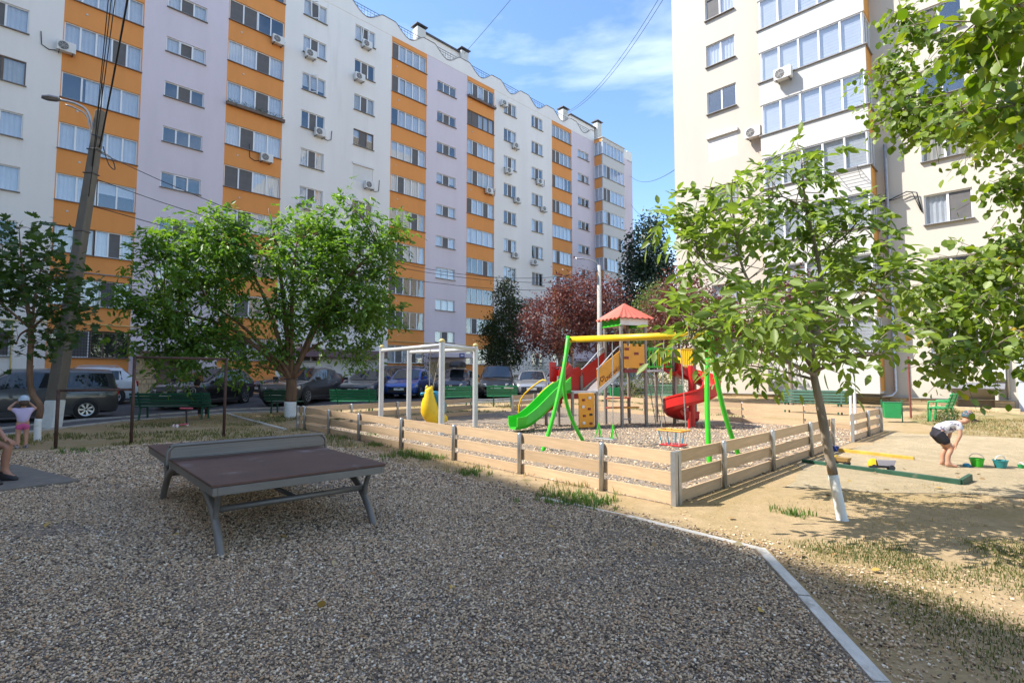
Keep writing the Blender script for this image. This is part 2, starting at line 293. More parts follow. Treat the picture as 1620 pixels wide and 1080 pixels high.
front = [(1.78, -6), (1.80, 2.65), (2.14, 4.62), (1.22, 5.68), (.35, 6.5), (-.6, 7.7), (-1.7, 8.7), (-2.9, 10.2), (-4.3, 11.5), (-5.6, 12.5), (-7.2, 11.9), (-8.8, 10.6), (-10.3, 10.0), (-12.5, 8.0), (-13, -6)]
poly_sheet('gravel_yard', front, M['gravel'], .004, 3)
# sand on the right of the play area, dry lawn under the cream block
sandp = [(3.6, 7.0), (5.2, 6.6), (7.4, 6.5), (10.5, 8.0), (13, 10.2), (12.2, 12.4), (10.6, 13.2), (9.9, 13.6), (8.0, 11.7), (6.2, 10.2), (4.6, 8.4)]
poly_sheet('sand', wobble(sandp, .35), M['sand'], .006, 1)
lawn = [(11.2, 13.2), (14, 10.8), (22, 9), (26, 12), (17.5, 21.5), (13.5, 18.0)]
poly_sheet('lawn', wobble(lawn, .4, .7), M['lawn'], .005, 1)
K1 = [(-15.5, 2), (-13.3, 8), (-12.5, 12.9), (-12.5, 16.9), (-10.7, 19.7), (-6, 21.9), (0, 24.8), (6, 30.2), (20, 44.2), (40, 64)]
def off(pl, d):
    out = []
    for i, p in enumerate(pl):
        a = Vector(pl[max(i - 1, 0)]); b = Vector(pl[min(i + 1, len(pl) - 1)]); t = (b - a).normalized(); n = Vector((-t.y, t.x)); out.append(tuple(Vector(p) + n * d))
    return out
def strip(name, A, B, m, dz, n=6):
    mb = MB(); 
    def dens(P): return [tuple(Vector(P[i]).lerp(Vector(P[i + 1]), k / n)) for i in range(len(P) - 1) for k in range(n)] + [P[-1]]
    A, B = dens(A), dens(B); rows = []
    for j in range(9): rows.append([tuple(Vector(a).lerp(Vector(b), j / 8)) for a, b in zip(A, B)])
    k = len(A); mb.v = [(x, y, gz(x, y) + dz) for r in rows for x, y in r]
    mb.f = [(j * k + i, j * k + i + 1, (j + 1) * k + i + 1, (j + 1) * k + i) for j in range(8) for i in range(k - 1)]; mb.m = [0] * len(mb.f)
    return tag(mb.build(name, m, smooth=True), kind='structure')
strip('pavement', off(K1, .06), off(K1, 1.35), M['pave'], .012)
def Lpt(u, out=0, z=0): p = -DL * NL + TL * u + NL * out; return Vector((p.x, p.y, z))
def Rpt(u, out=0, z=0): p = -DR * NR + TR * u + NR * out; return Vector((p.x, p.y, z))
K2 = off(K1, 1.5)
LF = [tuple(Lpt(u, 1.6).xy) for u in (-14, -8, -3, 1, 5, 13, 22, 30, 50, 78)]
strip('road', K2, LF, M['asphalt'], .004)
# kerbs: each stone a piece of its own
M['edging'] = mat('pale_edging', (.60, .565, .51), .92, var=.14, scale=9, bump=.5, bscale=70, c2=(.30, .26, .21), c2pos=(.54, .68), c2scale=5, c2amt=.8)
kbe = MB().box((0, 0, 0), (.985, .12, .22)).mesh('kerb_stone', M['edging'])
kbm = MB().box((0, 0, 0), (.985, .12, .22)).mesh('kerb_stone', M['kerb'])
def kerb(name, pl, top, width=1., per=1.0, limit=60):
    e = bpy.data.objects.new(name, None); col.objects.link(e); tag(e, kind='structure'); n = 0
    for i in range(len(pl) - 1):
        a, b = Vector(pl[i]), Vector(pl[i + 1]); L = (b - a).length; k = max(1, round(L / per)); d = (b - a) / k
        for j in range(k):
            c = a + d * (j + .5)
            if c.y > 34: continue
            o = put('kerb_stone', kbe if name == 'edging' else kbm, e, onz(c.x, c.y, top - .11 + random.uniform(-.006, .006)), (random.uniform(-.01, .01), random.uniform(-.006, .006), math.atan2(d.y, d.x) + random.uniform(-.008, .008)), (d.length, width, 1)); n += 1
    return e
kerb('kerb', K1, .045, 1.0); kerb('kerb', off(K1, 1.43), .06, 1.1)
kerb('edging', [(1.80, -.4), (1.80, 2.65), (2.14, 4.62)], .016, .66, per=1.05)
kerb('edging', [(2.14, 4.62), (1.22, 5.68), (.35, 6.5)], .008, .62, per=.95)
kerb('edging', [(-10.6, 19.6), (-6.1, 14.2)], .05, .8)
c0 = Vector((-6.02, 7.42)); e1 = Vector((-.62, -.78)); e2 = Vector((-.82, .5))
mb = MB(); q = [c0, c0 + e2 * 2.6, c0 + e2 * 2.6 + e1 * 1.0, c0 + e1 * 1.0]; mb.prism([tuple(p) for p in q], -.05, .035)
tag(mb.build('concrete_slab', M['concrete'], bevel=.01), kind='structure')

# pebbles: real stones, instanced on points (nobody could count them)
def pebble_tree(mt):
    g = bpy.data.node_groups.new('pebbles', 'GeometryNodeTree'); g.interface.new_socket('Geometry', in_out='INPUT', socket_type='NodeSocketGeometry'); g.interface.new_socket('Geometry', in_out='OUTPUT', socket_type='NodeSocketGeometry')
    N = g.nodes.new; L = g.links.new; i, o = N('NodeGroupInput'), N('NodeGroupOutput')
    ico = N('GeometryNodeMeshIcoSphere'); ico.inputs['Radius'].default_value = 1; ico.inputs['Subdivisions'].default_value = 2
    sp = N('GeometryNodeSetPosition'); nz = N('ShaderNodeTexNoise'); nz.inputs['Scale'].default_value = 1.1; sub = N('ShaderNodeVectorMath'); sub.operation = 'SUBTRACT'; sub.inputs[1].default_value = (.5, .5, .5); scl = N('ShaderNodeVectorMath'); scl.operation = 'SCALE'; scl.inputs['Scale'].default_value = 1.1
    L(nz.outputs['Color'], sub.inputs[0]); L(sub.outputs[0], scl.inputs[0]); L(scl.outputs[0], sp.inputs['Offset']); L(ico.outputs[0], sp.inputs['Geometry'])
    sm = N('GeometryNodeSetMaterial'); sm.inputs['Material'].default_value = mt; L(sp.outputs[0], sm.inputs['Geometry'])
    ip = N('GeometryNodeInstanceOnPoints'); L(i.outputs[0], ip.inputs['Points']); L(sm.outputs[0], ip.inputs['Instance'])
    rv = N('FunctionNodeRandomValue'); rv.data_type = 'FLOAT_VECTOR'; rv.inputs['Min'].default_value = (-.5, -.5, 0); rv.inputs['Max'].default_value = (.5, .5, 6.28); L(rv.outputs[0], ip.inputs['Rotation'])
    rs = N('FunctionNodeRandomValue'); rs.data_type = 'FLOAT_VECTOR'; rs.inputs['Min'].default_value = (.6, .5, .4); rs.inputs['Max'].default_value = (1.5, 1.05, .9); rs.inputs['Seed'].default_value = 5
    na = N('GeometryNodeInputNamedAttribute'); na.data_type = 'FLOAT'; na.inputs['Name'].default_value = 'size'; mu = N('ShaderNodeVectorMath'); mu.operation = 'SCALE'; L(rs.outputs[0], mu.inputs[0]); L(na.outputs[0], mu.inputs['Scale']); L(mu.outputs[0], ip.inputs['Scale'])
    L(ip.outputs[0], o.inputs[0]); return g
m, n, b = newmat('pebble'); N = n.nodes.new
oi = N('ShaderNodeObjectInfo'); r = N('ShaderNodeValToRGB'); e = r.color_ramp.elements; e[0].color = (.05, .04, .032, 1); e[1].color = (.80, .73, .61, 1)
for p, c in ((.13, (.16, .115, .076)), (.26, (.37, .268, .165)), (.45, (.58, .43, .27)), (.58, (.47, .28, .145)), (.70, (.65, .505, .34)), (.80, (.51, .385, .27)), (.91, (.76, .59, .39))): k = e.new(p); k.color = list(c) + [1]
n.links.new(oi.outputs['Random'], r.inputs[0]); n.links.new(r.outputs[0], b.inputs['Base Color']); b.inputs['Roughness'].default_value = .7; M['pebble'] = m
ptree = pebble_tree(m)
def point_stuff(name, P, size, tree):
    me = bpy.data.meshes.new(name); me.vertices.add(len(P)); me.vertices.foreach_set('co', np.asarray(P, np.float32).ravel())
    a = me.attributes.new('size', 'FLOAT', 'POINT'); a.data.foreach_set('value', np.asarray(size, np.float32)); me.update()
    o = put(name, me); md = o.modifiers.new('gn', 'NODES'); md.node_group = tree; return tag(o, kind='stuff')
def inpoly(P, poly):
    x, y = P[:, 0], P[:, 1]; c = np.zeros(len(P), bool); n = len(poly)
    for i in range(n):
        (x1, y1), (x2, y2) = poly[i], poly[(i + 1) % n]
        k = ((y1 > y) != (y2 > y)) & (x < (x2 - x1) * (y - y1) / (y2 - y1 + 1e-12) + x1); c ^= k
    return c
def cands(n, x0, x1, y0, y1): return np.column_stack([rng.uniform(x0, x1, n), rng.uniform(y0, y1, n)])
def vnoise(P, s, o=0.): return np.array([noise.noise(Vector((x * s + o, y * s - o, o))) for x, y in P])
Q = []
for (y0, y1, d, s) in ((1.9, 4.2, 7600, .0068), (4.2, 7., 4900, .0084), (7., 10.5, 1900, .0125), (10.5, 13., 600, .018)):
    x0, x1 = -1.12 * y1 - .6, min(1.12 * y1 + .5, 6.); A = cands(int(d * (x1 - x0) * (y1 - y0)), x0, x1, y0, y1); A = A[np.abs(A[:, 0]) < 1.12 * A[:, 1] + .4]
    k = inpoly(A, front)
    # stones kicked over the edging, thinning out
    dx = A[:, 0] - np.interp(A[:, 1], [2.6, 4.62, 5.7, 6.5, 8.7, 10.2, 12.5], [1.8, 2.14, 1.2, .35, -1.7, -2.9, -5.6]); k |= (dx > .05) & (rng.random(len(A)) < np.exp(-np.clip(dx, 0, 9) / np.where(A[:, 1] < 4.2, .45, .16)) * .8)
    k &= ~((np.abs(dx) < .07) & (A[:, 1] < 6.4))
    wp = np.array([noise.noise(Vector((x * .45, y * .9, 4.2))) + .6 * noise.noise(Vector((x * 1.7, y * 2.6, 1.2))) for x, y in A]); k &= rng.random(len(A)) < np.clip(.92 - 1.3 * (wp - .18), .18, 1.)
    A = A[k]; Q.append(np.column_stack([A, rng.uniform(-.001, .014, len(A)), np.full(len(A), s) * rng.choice([.55, .75, .9, 1.1, 1.3], len(A))]))
Q = np.vstack(Q); point_stuff('gravel_stones', Q[:, :3], Q[:, 3], ptree)
A = cands(26000, -6, 10, 6, 16); A = A[inpoly(A, [tuple(p.xy) for p in (P1, P2, P3, P4)])]
point_stuff('playground_stones', np.column_stack([A, np.array([gz(x, y) for x, y in A]) + .004]), rng.uniform(.010, .024, len(A)), ptree)

# grass: blades in tufts
def grassmat(name, a, c):
    m = leafmat(name, a, c, tr=.35, rough=.6, tipscale=.8); return m
M['grass'] = grassmat('green_grass', (.05, .085, .018), (.16, .17, .05)); M['drygrass'] = grassmat('dry_grass', (.24, .19, .085), (.42, .34, .17))
def blades(name, pts, m, hmin, hmax, per=6, spread=.05, wd=.006):
    v, f = [], []
    for (x, y) in pts:
        z0 = gz(x, y)
        for _ in range(per):
            a = random.uniform(0, 6.283); h = random.uniform(hmin, hmax); ox, oy = random.gauss(0, spread), random.gauss(0, spread); l = h * random.uniform(.2, 1.1); w_ = wd * random.uniform(.6, 1.3)
            ca, sa = math.cos(a), math.sin(a); bx, by = x + ox, y + oy; o = len(v)
            v += [(bx - sa * w_, by + ca * w_, z0 - .01), (bx + sa * w_, by - ca * w_, z0 - .01), (bx + ca * l * .4 + sa * w_ * .7, by + sa * l * .4 - ca * w_ * .7, z0 + h * .65), (bx + ca * l * .4 - sa * w_ * .7, by + sa * l * .4 + ca * w_ * .7, z0 + h * .65), (bx + ca * l, by + sa * l, z0 + h)]
            f += [(o, o + 1, o + 2, o + 3), (o + 3, o + 2, o + 4)]
    me = bpy.data.meshes.new(name); me.from_pydata(v, [], f); me.materials.append(m); me.update(); return tag(put(name, me), kind='stuff')
def patch(n, x0, x1, y0, y1, thr, s, o, keep=lambda A: np.ones(len(A), bool)):
    A = cands(n, x0, x1, y0, y1); A = A[keep(A)]; return A[vnoise(A, s, o) > thr]
outside = lambda A: ~inpoly(A, front) & ~inpoly(A, [tuple(p.xy) for p in (P1, P2, P3, P4)])
rightside = lambda A: (A[:, 0] > np.interp(A[:, 1], [2, 4.6, 6], [2.2, 2.5, 2.2])) & outside(A)
blades('shaded_grass', patch(9000, 2.0, 6.5, 2.0, 4.8, -.12, 1.7, 3.1, lambda A: rightside(A) & (A[:, 0] > 2.4)), M['grass'], .008, .034, 5, .07, .0035)
blades('dry_grass', patch(2600, 1.6, 8, 2.4, 7.5, .0, .8, 9.2, rightside), M['drygrass'], .008, .03, 5, .08, .0035)
fa = lambda A: outside(A) & (((A[:, 0] - P1.x) * .745 + (A[:, 1] - P1.y) * .667) > -1.5) & (((A[:, 0] - P1.x) * .745 + (A[:, 1] - P1.y) * .667) < -.02)
blades('fence_grass', patch(1500, -6, 2, 5.8, 14.5, .18, 1.1, 1.7, fa), M['grass'], .03, .11, 8, .06, .006)
blades('fence_straw', patch(2600, -6, 2.4, 5.2, 14.5, -.1, 1.3, 6.3, fa), M['drygrass'], .02, .07, 6, .06, .005)
lw = lambda A: outside(A) & (A[:, 0] > np.interp(A[:, 1], [9, 13, 17, 20], [-12.6, -12.3, -12.2, -10.2]))
blades('yard_grass', patch(2200, -12.5, -5, 10.5, 19.5, .12, .5, 4.4, lw), M['grass'], .03, .09, 7, .09, .008)
blades('yard_straw', patch(2200, -12.5, -5, 10.5, 19.5, -.05, .6, 2.4, lw), M['drygrass'], .02, .06, 6, .09, .008)
blades('lawn_straw', patch(4200, 11, 24, 9.5, 21, -.1, .5, 2.0, lambda A: inpoly(A, lawn)), M['drygrass'], .03, .09, 7, .1, .010)
blades('lawn_grass', patch(2600, 11, 24, 9.5, 21, .12, .6, 5.5, lambda A: inpoly(A, lawn)), M['grass'], .03, .08, 7, .1, .010)
blades('verge_grass', patch(1800, -6, 8, 17, 29, .0, .5, 8.8, lambda A: outside(A) & (A[:, 1] < np.interp(A[:, 0], [-6, 0, 6, 8], [22.8, 26.8, 31, 33]))), M['grass'], .03, .1, 7, .1, .012)
W_ = []
for x, y, r_, n_ in ((-1.95, 9.95, .25, 60), (-1.5, 9.5, .18, 40), (.72, 6.35, .22, 55), (.9, 6.25, .15, 30), (-3.9, 12.7, .3, 50), (-.6, 8.0, .15, 25), (3.0, 5.75, .08, 14), (-2.8, 11.2, .2, 30), (-8.4, 10.4, .25, 30)): W_ += [(random.gauss(x, r_), random.gauss(y, r_)) for _ in range(n_)]
M['weed'] = leafmat('weed_blade', (.05, .11, .02), (.12, .20, .045), tr=.4); blades('weeds', W_, M['weed'], .03, .10, 7, .03, .007)
# ================================================================== APARTMENT BLOCKS
ORD = ['ground', 'second', 'third', 'fourth', 'fifth', 'sixth', 'seventh', 'eighth', 'ninth', 'tenth', 'eleventh']
def SILL(k): return 2.4 + 2.8 * k
def wall_mesh(u0, u1, z0, z1, holes, rev=.16):
    """wall face at y=0 with real openings and reveals that go back to y=rev"""
    us = sorted({u0, u1, *[h[0] for h in holes], *[h[1] for h in holes]}); zs = sorted({z0, z1, *[h[2] for h in holes], *[h[3] for h in holes]})
    mb = MB()
    for i in range(len(us) - 1):
        for j in range(len(zs) - 1):
            cu, cz = (us[i] + us[i + 1]) / 2, (zs[j] + zs[j + 1]) / 2
            if any(h[0] < cu < h[1] and h[2] < cz < h[3] for h in holes): continue
            mb.quad((us[i], 0, zs[j]), (us[i + 1], 0, zs[j]), (us[i + 1], 0, zs[j + 1]), (us[i], 0, zs[j + 1]))
    for a, b, c, d in holes:
        mb.quad((a, 0, c), (a, rev, c), (a, rev, d), (a, 0, d)); mb.quad((b, 0, c), (b, 0, d), (b, rev, d), (b, rev, c))
        mb.quad((a, 0, d), (a, rev, d), (b, rev, d), (b, 0, d)); mb.quad((a, 0, c), (b, 0, c), (b, rev, c), (a, rev, c))
    return mb
_wc = {}
def frame_me(w_, h_, n, mt, fw=.055):
    key = ('f', round(w_, 3), round(h_, 3), n, mt)
    if key not in _wc:
        mb = MB(); d = .07
        mb.box((w_ / 2, 0, fw / 2), (w_, d, fw)); mb.box((w_ / 2, 0, h_ - fw / 2), (w_, d, fw)); mb.box((fw / 2, 0, h_ / 2), (fw, d, h_ - 2 * fw)); mb.box((w_ - fw / 2, 0, h_ / 2), (fw, d, h_ - 2 * fw))
        pw = w_ / n
        for i in range(1, n): mb.box((pw * i, 0, h_ / 2), (fw * 1.5, d, h_ - 2 * fw))
        _wc[key] = mb.mesh('window', M[mt])
    return _wc[key]
def pane_me(pw, h_, mt):
    key = ('p', round(pw, 3), round(h_, 3), mt)
    if key not in _wc: _wc[key] = MB().box((pw / 2, 0, h_ / 2), (pw - .09, .012, h_ - .10)).mesh('pane', M[mt])
    return _wc[key]
def glazing_me(w_, h_, n, pat):
    key = ('g', round(w_, 3), round(h_, 3), n, pat)
    if key not in _wc:
        mb = MB(); pw = w_ / n
        for i in range(n): mb.box((pw * (i + .5), 0, h_ / 2), (pw - .09, .012, h_ - .10), mi=1 if pat[i] == 's' else 0)
        _wc[key] = mb.mesh('glazing', [M['glass'], M['screen']])
    return _wc[key]
def curtain_me(w_, h_, a, b, mt, top=1., bot=0.):
    key = ('c', round(w_, 2), round(h_, 2), a, b, mt, bot)
    if key not in _wc:
        mb = MB(); n = max(4, int((b - a) * w_ / .09)); pr = []
        for i in range(n + 1): pr.append((w_ * (a + (b - a) * i / n), (.022 if i % 2 else -.022) * (0 if mt == 'blind' else 1)))
        if mt == 'blind':
            nb = max(6, int(h_ * (1 - bot) / .075))
            for j in range(nb):
                z0_, z1_ = h_ * bot + .01 + (h_ * (1 - bot) - .02) * j / nb, h_ * bot + .01 + (h_ * (1 - bot) - .02) * (j + 1) / nb; yy_ = .007 * (j % 2); mb.quad((w_ * a, yy_, z0_), (w_ * b, yy_, z0_), (w_ * b, yy_, z1_), (w_ * a, yy_, z1_))
        else:
          for i in range(n): mb.quad((*pr[i], h_ * bot + .01), (*pr[i + 1], h_ * bot + .01), (*pr[i + 1], h_ - .01), (*pr[i], h_ - .01))
        _wc[key] = mb.mesh('curtain', M[mt], smooth=(mt != 'blind'))
    return _wc[key]
def sill_me(w_):
    key = ('s', round(w_, 3))
    if key not in _wc: _wc[key] = MB().box((w_ / 2, -.07, 0), (w_ + .1, .30, .03)).mesh('sill', M['sill'])
    return _wc[key]
WR = random.Random(11)
def window(par, u, z, w_, h_, n, split, frame='pvc', y=.11, rz=0, sill=True, style=None, lvl2=True):
    """one window: frame, panes, sill and curtains; its own part of the block"""
    if frame == 'pvc' and WR.random() < .05 and sill: frame = 'brownpvc'
    o = put('window', frame_me(w_, h_, n, frame), par, (u, y, z), (0, 0, rz))
    r = WR.random(); pat = ['g'] * n
    if n >= 3:
        if WR.random() < .75: pat[WR.choice([1, 1, n - 2])] = 's'
        if n >= 4 and WR.random() < .45: pat[WR.choice([0, n - 2])] = 's'
    elif WR.random() < .3: pat[WR.randrange(n)] = 's'
    if style == 'blind': pat = ['g'] * n
    pat = ''.join(pat); pw = w_ / n
    if split:
        for i in range(n): put('pane', pane_me(pw, h_, 'screen' if pat[i] == 's' else 'glass'), o, (pw * i, 0, 0))
    else: put('glazing', glazing_me(w_, h_, n, pat), o)
    if sill: put('sill', sill_me(w_), o, (0, -.02, -.012))
    if split and sill and n >= 3 and WR.random() < .14:   # a sash left open
        i = WR.choice([1, n - 2]); s_ = put('open_sash', frame_me(pw - .02, h_ - .08, 1, frame), o, (pw * i + .02, -.05, .04), (R(WR.choice([0, 9])), 0, R(-38) if WR.random() < .6 else 0))
    a, b, mt = 0., 1., 'curtain'
    if style == 'blind': mt = 'blind'
    elif style == 'dark' : mt = None
    elif r < .46: pass
    elif r < .56: mt = 'blind'; 
    elif r < .64: mt = 'curtain2'
    elif r < .76: a, b = WR.choice([(0, .4), (.6, 1), (.25, 1), (0, .7)])
    else: mt = None
    if mt:
        bot = WR.choice([0, 0, .3, .55]) if mt == 'blind' and style != 'blind' else 0
        put('curtain' if mt != 'blind' else 'blind', curtain_me(w_, h_, a, b, mt, bot=bot), o, (0, .10, 0))
    return o
def grille(par, u, z, w_, h_, dz=.30):
    mb = MB(); n = int(w_ / .12)
    for i in range(n + 1): mb.box((w_ * i / n, 0, h_ / 2), (.012, .012, h_))
    k = max(2, int(h_ / dz))
    for j in range(k + 1): mb.box((w_ / 2, -.009, h_ * j / k), (w_, .008, .02))
    return mb.build('window_grille', M['iron'], par, loc=(u, -.03, z))

# ------------------------------------------------------------------ the long orange, lilac and white block
LB = thing('apartment_block', 'long ten-storey block striped in orange, lilac and white with a scalloped parapet', 'building', Lpt(0), AG)
TOPZ = 29.45
Lsec = [(-16., -6.3, 'plaster', 'w'), (-6.3, 2.19, 'plaster', 'w'), (2.19, 5.76, 'orange', 'o'), (5.76, 10.3, 'lilac', 'l'), (10.3, 13.91, 'orange', 'o'), (13.91, 22.6, 'plaster', 'w'), (22.6, 26.13, 'orange', 'o'), (26.13, 30.72, 'lilac', 'l'), (30.72, 34.21, 'orange', 'o'), (34.21, 42.88, 'plaster', 'w'), (42.88, 46.33, 'orange', 'o'), (46.33, 50.75, 'lilac', 'l'), (50.75, 55.4, 'plaster', 'b'), (55.4, 59.14, 'lilac', 'e')]
near = lambda u: u < 27
for si, (u0, u1, mt, kd) in enumerate(Lsec):
    holes = []
    for k in range(10):
        z = SILL(k)
        if kd == 'o':
            holes.append((u0 + .04, u1 - .04, z, z + 1.46))
        elif kd == 'w' and u0 > -10:
            for c in (1.3, 5.37): 
                a = u0 + c + .02; holes.append((a, a + 1.74, z, z + 1.3))
        elif kd == 'l' and k > 0: holes.append((u0 + 1.15, u0 + 3.27, z - .93, z + .03))
    wall_mesh(u0, u1, -.3, TOPZ, holes).build('wall', M[mt], LB)
    for j, (a, b, c, d) in enumerate(holes):
        k = int((d - 2.4) // 2.8)
        if kd == 'o':
            if si == 2 and k in (0, 2, 3, 5): # the nearest strip: two windows with a pier between them
                window(LB, a, c, 1.72, d - c, 2, True); window(LB, a + 1.77, c, 1.72, d - c, 3 if k in (0, 2) else 2, True)
            else: window(LB, a, c, b - a, d - c, 4 if si == 4 else 5, near(u0))
        elif kd == 'w':
            if (si, k) in ((5, 5),) and a > 18: # closed roller shutter
                mb = MB()
                for q in range(16): mb.box((.87, .03, .04 + q * .08), (1.72, .03, .074))
                mb.box((.87, 0, 1.36), (1.84, .2, .16)); mb.build('roller_shutter', M['shutter'], LB, loc=(a, 0, c)); continue
            window(LB, a, c, b - a, d - c, 2 if si == 1 else 3, near(u0))
        else: window(LB, a, c, b - a, d - c, 3, near(u0), style='dark' if WR.random() < .5 else None)
vm = MB(); vm.lathe([(.001, -.03), (.05, -.03), (.06, 0), (.001, 0)], 10, M=Matrix.Rotation(R(-90), 3, 'X'), cap=False); vme = vm.mesh('wall_vent', M['creamwhite'])
for u in (2.75, 10.9, 23.1, 31.2):
    for k in range(1, 10):
        if (k * 7 + int(u)) % 4: put('wall_vent', vme, LB, (u + .2 * ((k * 5) % 3), -.005, SILL(k) - .55))
# dim rooms behind the glass, the back, the ends and the roof
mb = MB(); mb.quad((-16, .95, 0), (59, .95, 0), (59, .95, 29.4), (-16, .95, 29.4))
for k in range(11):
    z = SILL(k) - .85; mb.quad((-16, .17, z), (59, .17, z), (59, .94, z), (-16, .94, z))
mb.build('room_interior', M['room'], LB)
mb = MB(); mb.quad((-16, .01, 29.4), (59.1, .01, 29.4), (59.1, 13, 29.4), (-16, 13, 29.4)); mb.build('roof', M['roofg'], LB)
mb = MB(); mb.quad((59.14, 0, -.3), (59.14, 13, -.3), (59.14, 13, 29.45), (59.14, 0, 29.45)); mb.quad((-16, 13, -.3), (-16, 0, -.3), (-16, 0, 29.45), (-16, 13, 29.45)); mb.quad((59.14, 13, -.3), (-16, 13, -.3), (-16, 13, 29.45), (59.14, 13, 29.45)); mb.build('wall', M['lilac'], LB)
# scalloped parapet with dark flashing and iron railings in the dips
def par_z(u):
    du = (u - 16.18 + 2.03) % 4.06 - 2.03
    return 30.78 - (.86 * (.5 + .5 * math.cos(math.pi * du / 1.42)) ** .62 if abs(du) < 1.42 else 0.)
us = np.arange(-16, 50.76, .145); mb = MB(); fl = MB()
for a, b in zip(us[:-1], us[1:]):
    za, zb = par_z(a), par_z(b)
    mb.quad((a, -.02, TOPZ), (b, -.02, TOPZ), (b, -.02, zb), (a, -.02, za)); mb.quad((b, .24, TOPZ), (a, .24, TOPZ), (a, .24, za), (b, .24, zb)); mb.quad((a, -.02, za), (b, -.02, zb), (b, .24, zb), (a, .24, za))
    fl.quad((a, -.05, za + .035), (b, -.05, zb + .035), (b, .27, zb + .035), (a, .27, za + .035)); fl.quad((a, -.05, za - .015), (b, -.05, zb - .015), (b, -.05, zb + .035), (a, -.05, za + .035))
mb.quad((-16, -.02, TOPZ), (-16, .1, TOPZ), (50.7, .1, TOPZ), (50.7, -.02, TOPZ))
mb.build('parapet', M['plaster'], LB); fl.build('flashing', M['flash'], LB)
mb = MB(); 
for a, b in ((55.4, 56.6), (56.6, 58), (58, 59.14)): mb.box(((a + b) / 2, .12, (TOPZ + 30.5) / 2), (b - a, .24, 30.5 - TOPZ + (.3 if a > 57 else 0)))
mb.build('parapet', M['plaster'], LB)
rm = MB(); rm.bar((-1.25, .1, 30.74), (1.25, .1, 30.74), .03, .03); rm.bar((-1.1, .1, 30.52), (1.1, .1, 30.52), .02, .02)
rm.tube([(x, .1, par_z(16.18 + x) + .14) for x in np.linspace(-1.15, 1.15, 15)], .014, 5)
for x in (-.75, -.42, -.14, .14, .42, .75): rm.bar((x, .1, par_z(16.18 + x) + .03), (x, .1, 30.74), .018, .018)
for x in (-.3, .3): rm.bar((x - .12, .1, 30.3), (x + .12, .1, 30.3), .018, .018)
rme = rm.mesh('parapet_railing', M['iron'])
for i in range(-6, 9): put('parapet_railing', rme, LB, (16.18 + 4.06 * i, 0, 0))
cm = MB().box((0, 0, 1.45), (.95, .75, 2.9)).mesh('chimney', M['creamwhite']); cc = MB(); cc.loft([[(-.62, -.55, 0), (.62, -.55, 0), (.62, .55, 0), (-.62, .55, 0)], [(-.62, -.55, .06), (.62, -.55, .06), (.62, .55, .06), (-.62, .55, .06)], [(-.2, -.16, .4), (.2, -.16, .4), (.2, .16, .4), (-.2, .16, .4)]]); 
for x in (-.4, .4):
    for y in (-.3, .3): cc.box((x, y, -.1), (.06, .06, .2))
cme = cc.mesh('chimney_cap', M['flash'])
for u, zt in ((27.5, 33.9), (32.8, 34.0), (48.8, 33.8), (55.9, 34.6)):
    c = put('chimney', cm, LB, (u, 3.2, zt - 2.9)); put('chimney_cap', cme, c, (0, 0, 3.08))
for u0, u1 in ((28.1, 33.2), (50.2, 55.2)):
    mb = MB(); mb.box(((u0 + u1) / 2, 5.2, 31.6), (u1 - u0, 4, 4.4)); p = mb.build('stair_house', M['plaster'], LB); MB().box(((u0 + u1) / 2, 5.2, 33.86), (u1 - u0 + .4, 4.4, .12)).build('roof_slab', M['flash'], p)
    window(LB, u0 + 1.6, 31.2, 1.6, 1.0, 3, False, y=3.16, sill=False, style='dark')

# ---- glazed bays: a stack of boxed loggias standing proud of the wall
def bay(B, u0, u1, pr, floors, side, front, paint, z0, top, split, blinds=False, seenside=1, npan=5, nside=2):
    W = u1 - u0
    pm, sm = {}, {}
    def panel(zb, zt):
        mb = MB(); mb.box((W / 2, .06 - pr, (zb + zt) / 2), (W, .12, zt - zb)); mb.build('balcony_panel', M[front], B, loc=(u0, 0, 0))
        for s in (0, 1):
            mb = MB(); mb.box((.065 if s == 0 else W - .065, -pr / 2 + .058, (zb + zt) / 2), (.124, pr - .124, zt - zb - .004)); mb.build('side_panel', M[paint], B, loc=(u0, 0, 0))
    zs = [SILL(k) + .1 for k in floors]
    panel(z0, zs[0])
    for i, z in enumerate(zs):
        zt = z + 1.58; nx = zs[i + 1] if i + 1 < len(zs) else top
        panel(zt, nx)
        MB().box((W / 2, -pr / 2, z - .02), (W + .14, pr + .16, .045)).build('sill', M['sill'], B, loc=(u0, 0, 0))
        window(B, u0 + .08, z + .004, W - .16, 1.572, npan, split, y=.07 - pr, sill=False, style='blind' if blinds else None)
        d = pr - .12
        window(B, u0 + .065 if seenside < 0 else u1 - .065, z + .004, d, 1.572, nside, split, y=(-.02 if seenside < 0 else .0 - pr + .11), rz=R(-90) if seenside < 0 else R(90), sill=False, style='blind')
    mb = MB(); mb.box((W / 2, -pr / 2 - .01, z0 - .05), (W - .02, pr - .02, .1)); mb.box((W / 2, -pr / 2, top + .03), (W + .2, pr + .2, .06)); mb.build('slab', M['creamwhite'], B, loc=(u0, 0, 0))
bay(LB, 50.75, 55.4, 1.2, range(10), 'l', 'creamwhite', 'orange', 1.0, 29.7, False, seenside=-1, npan=6)
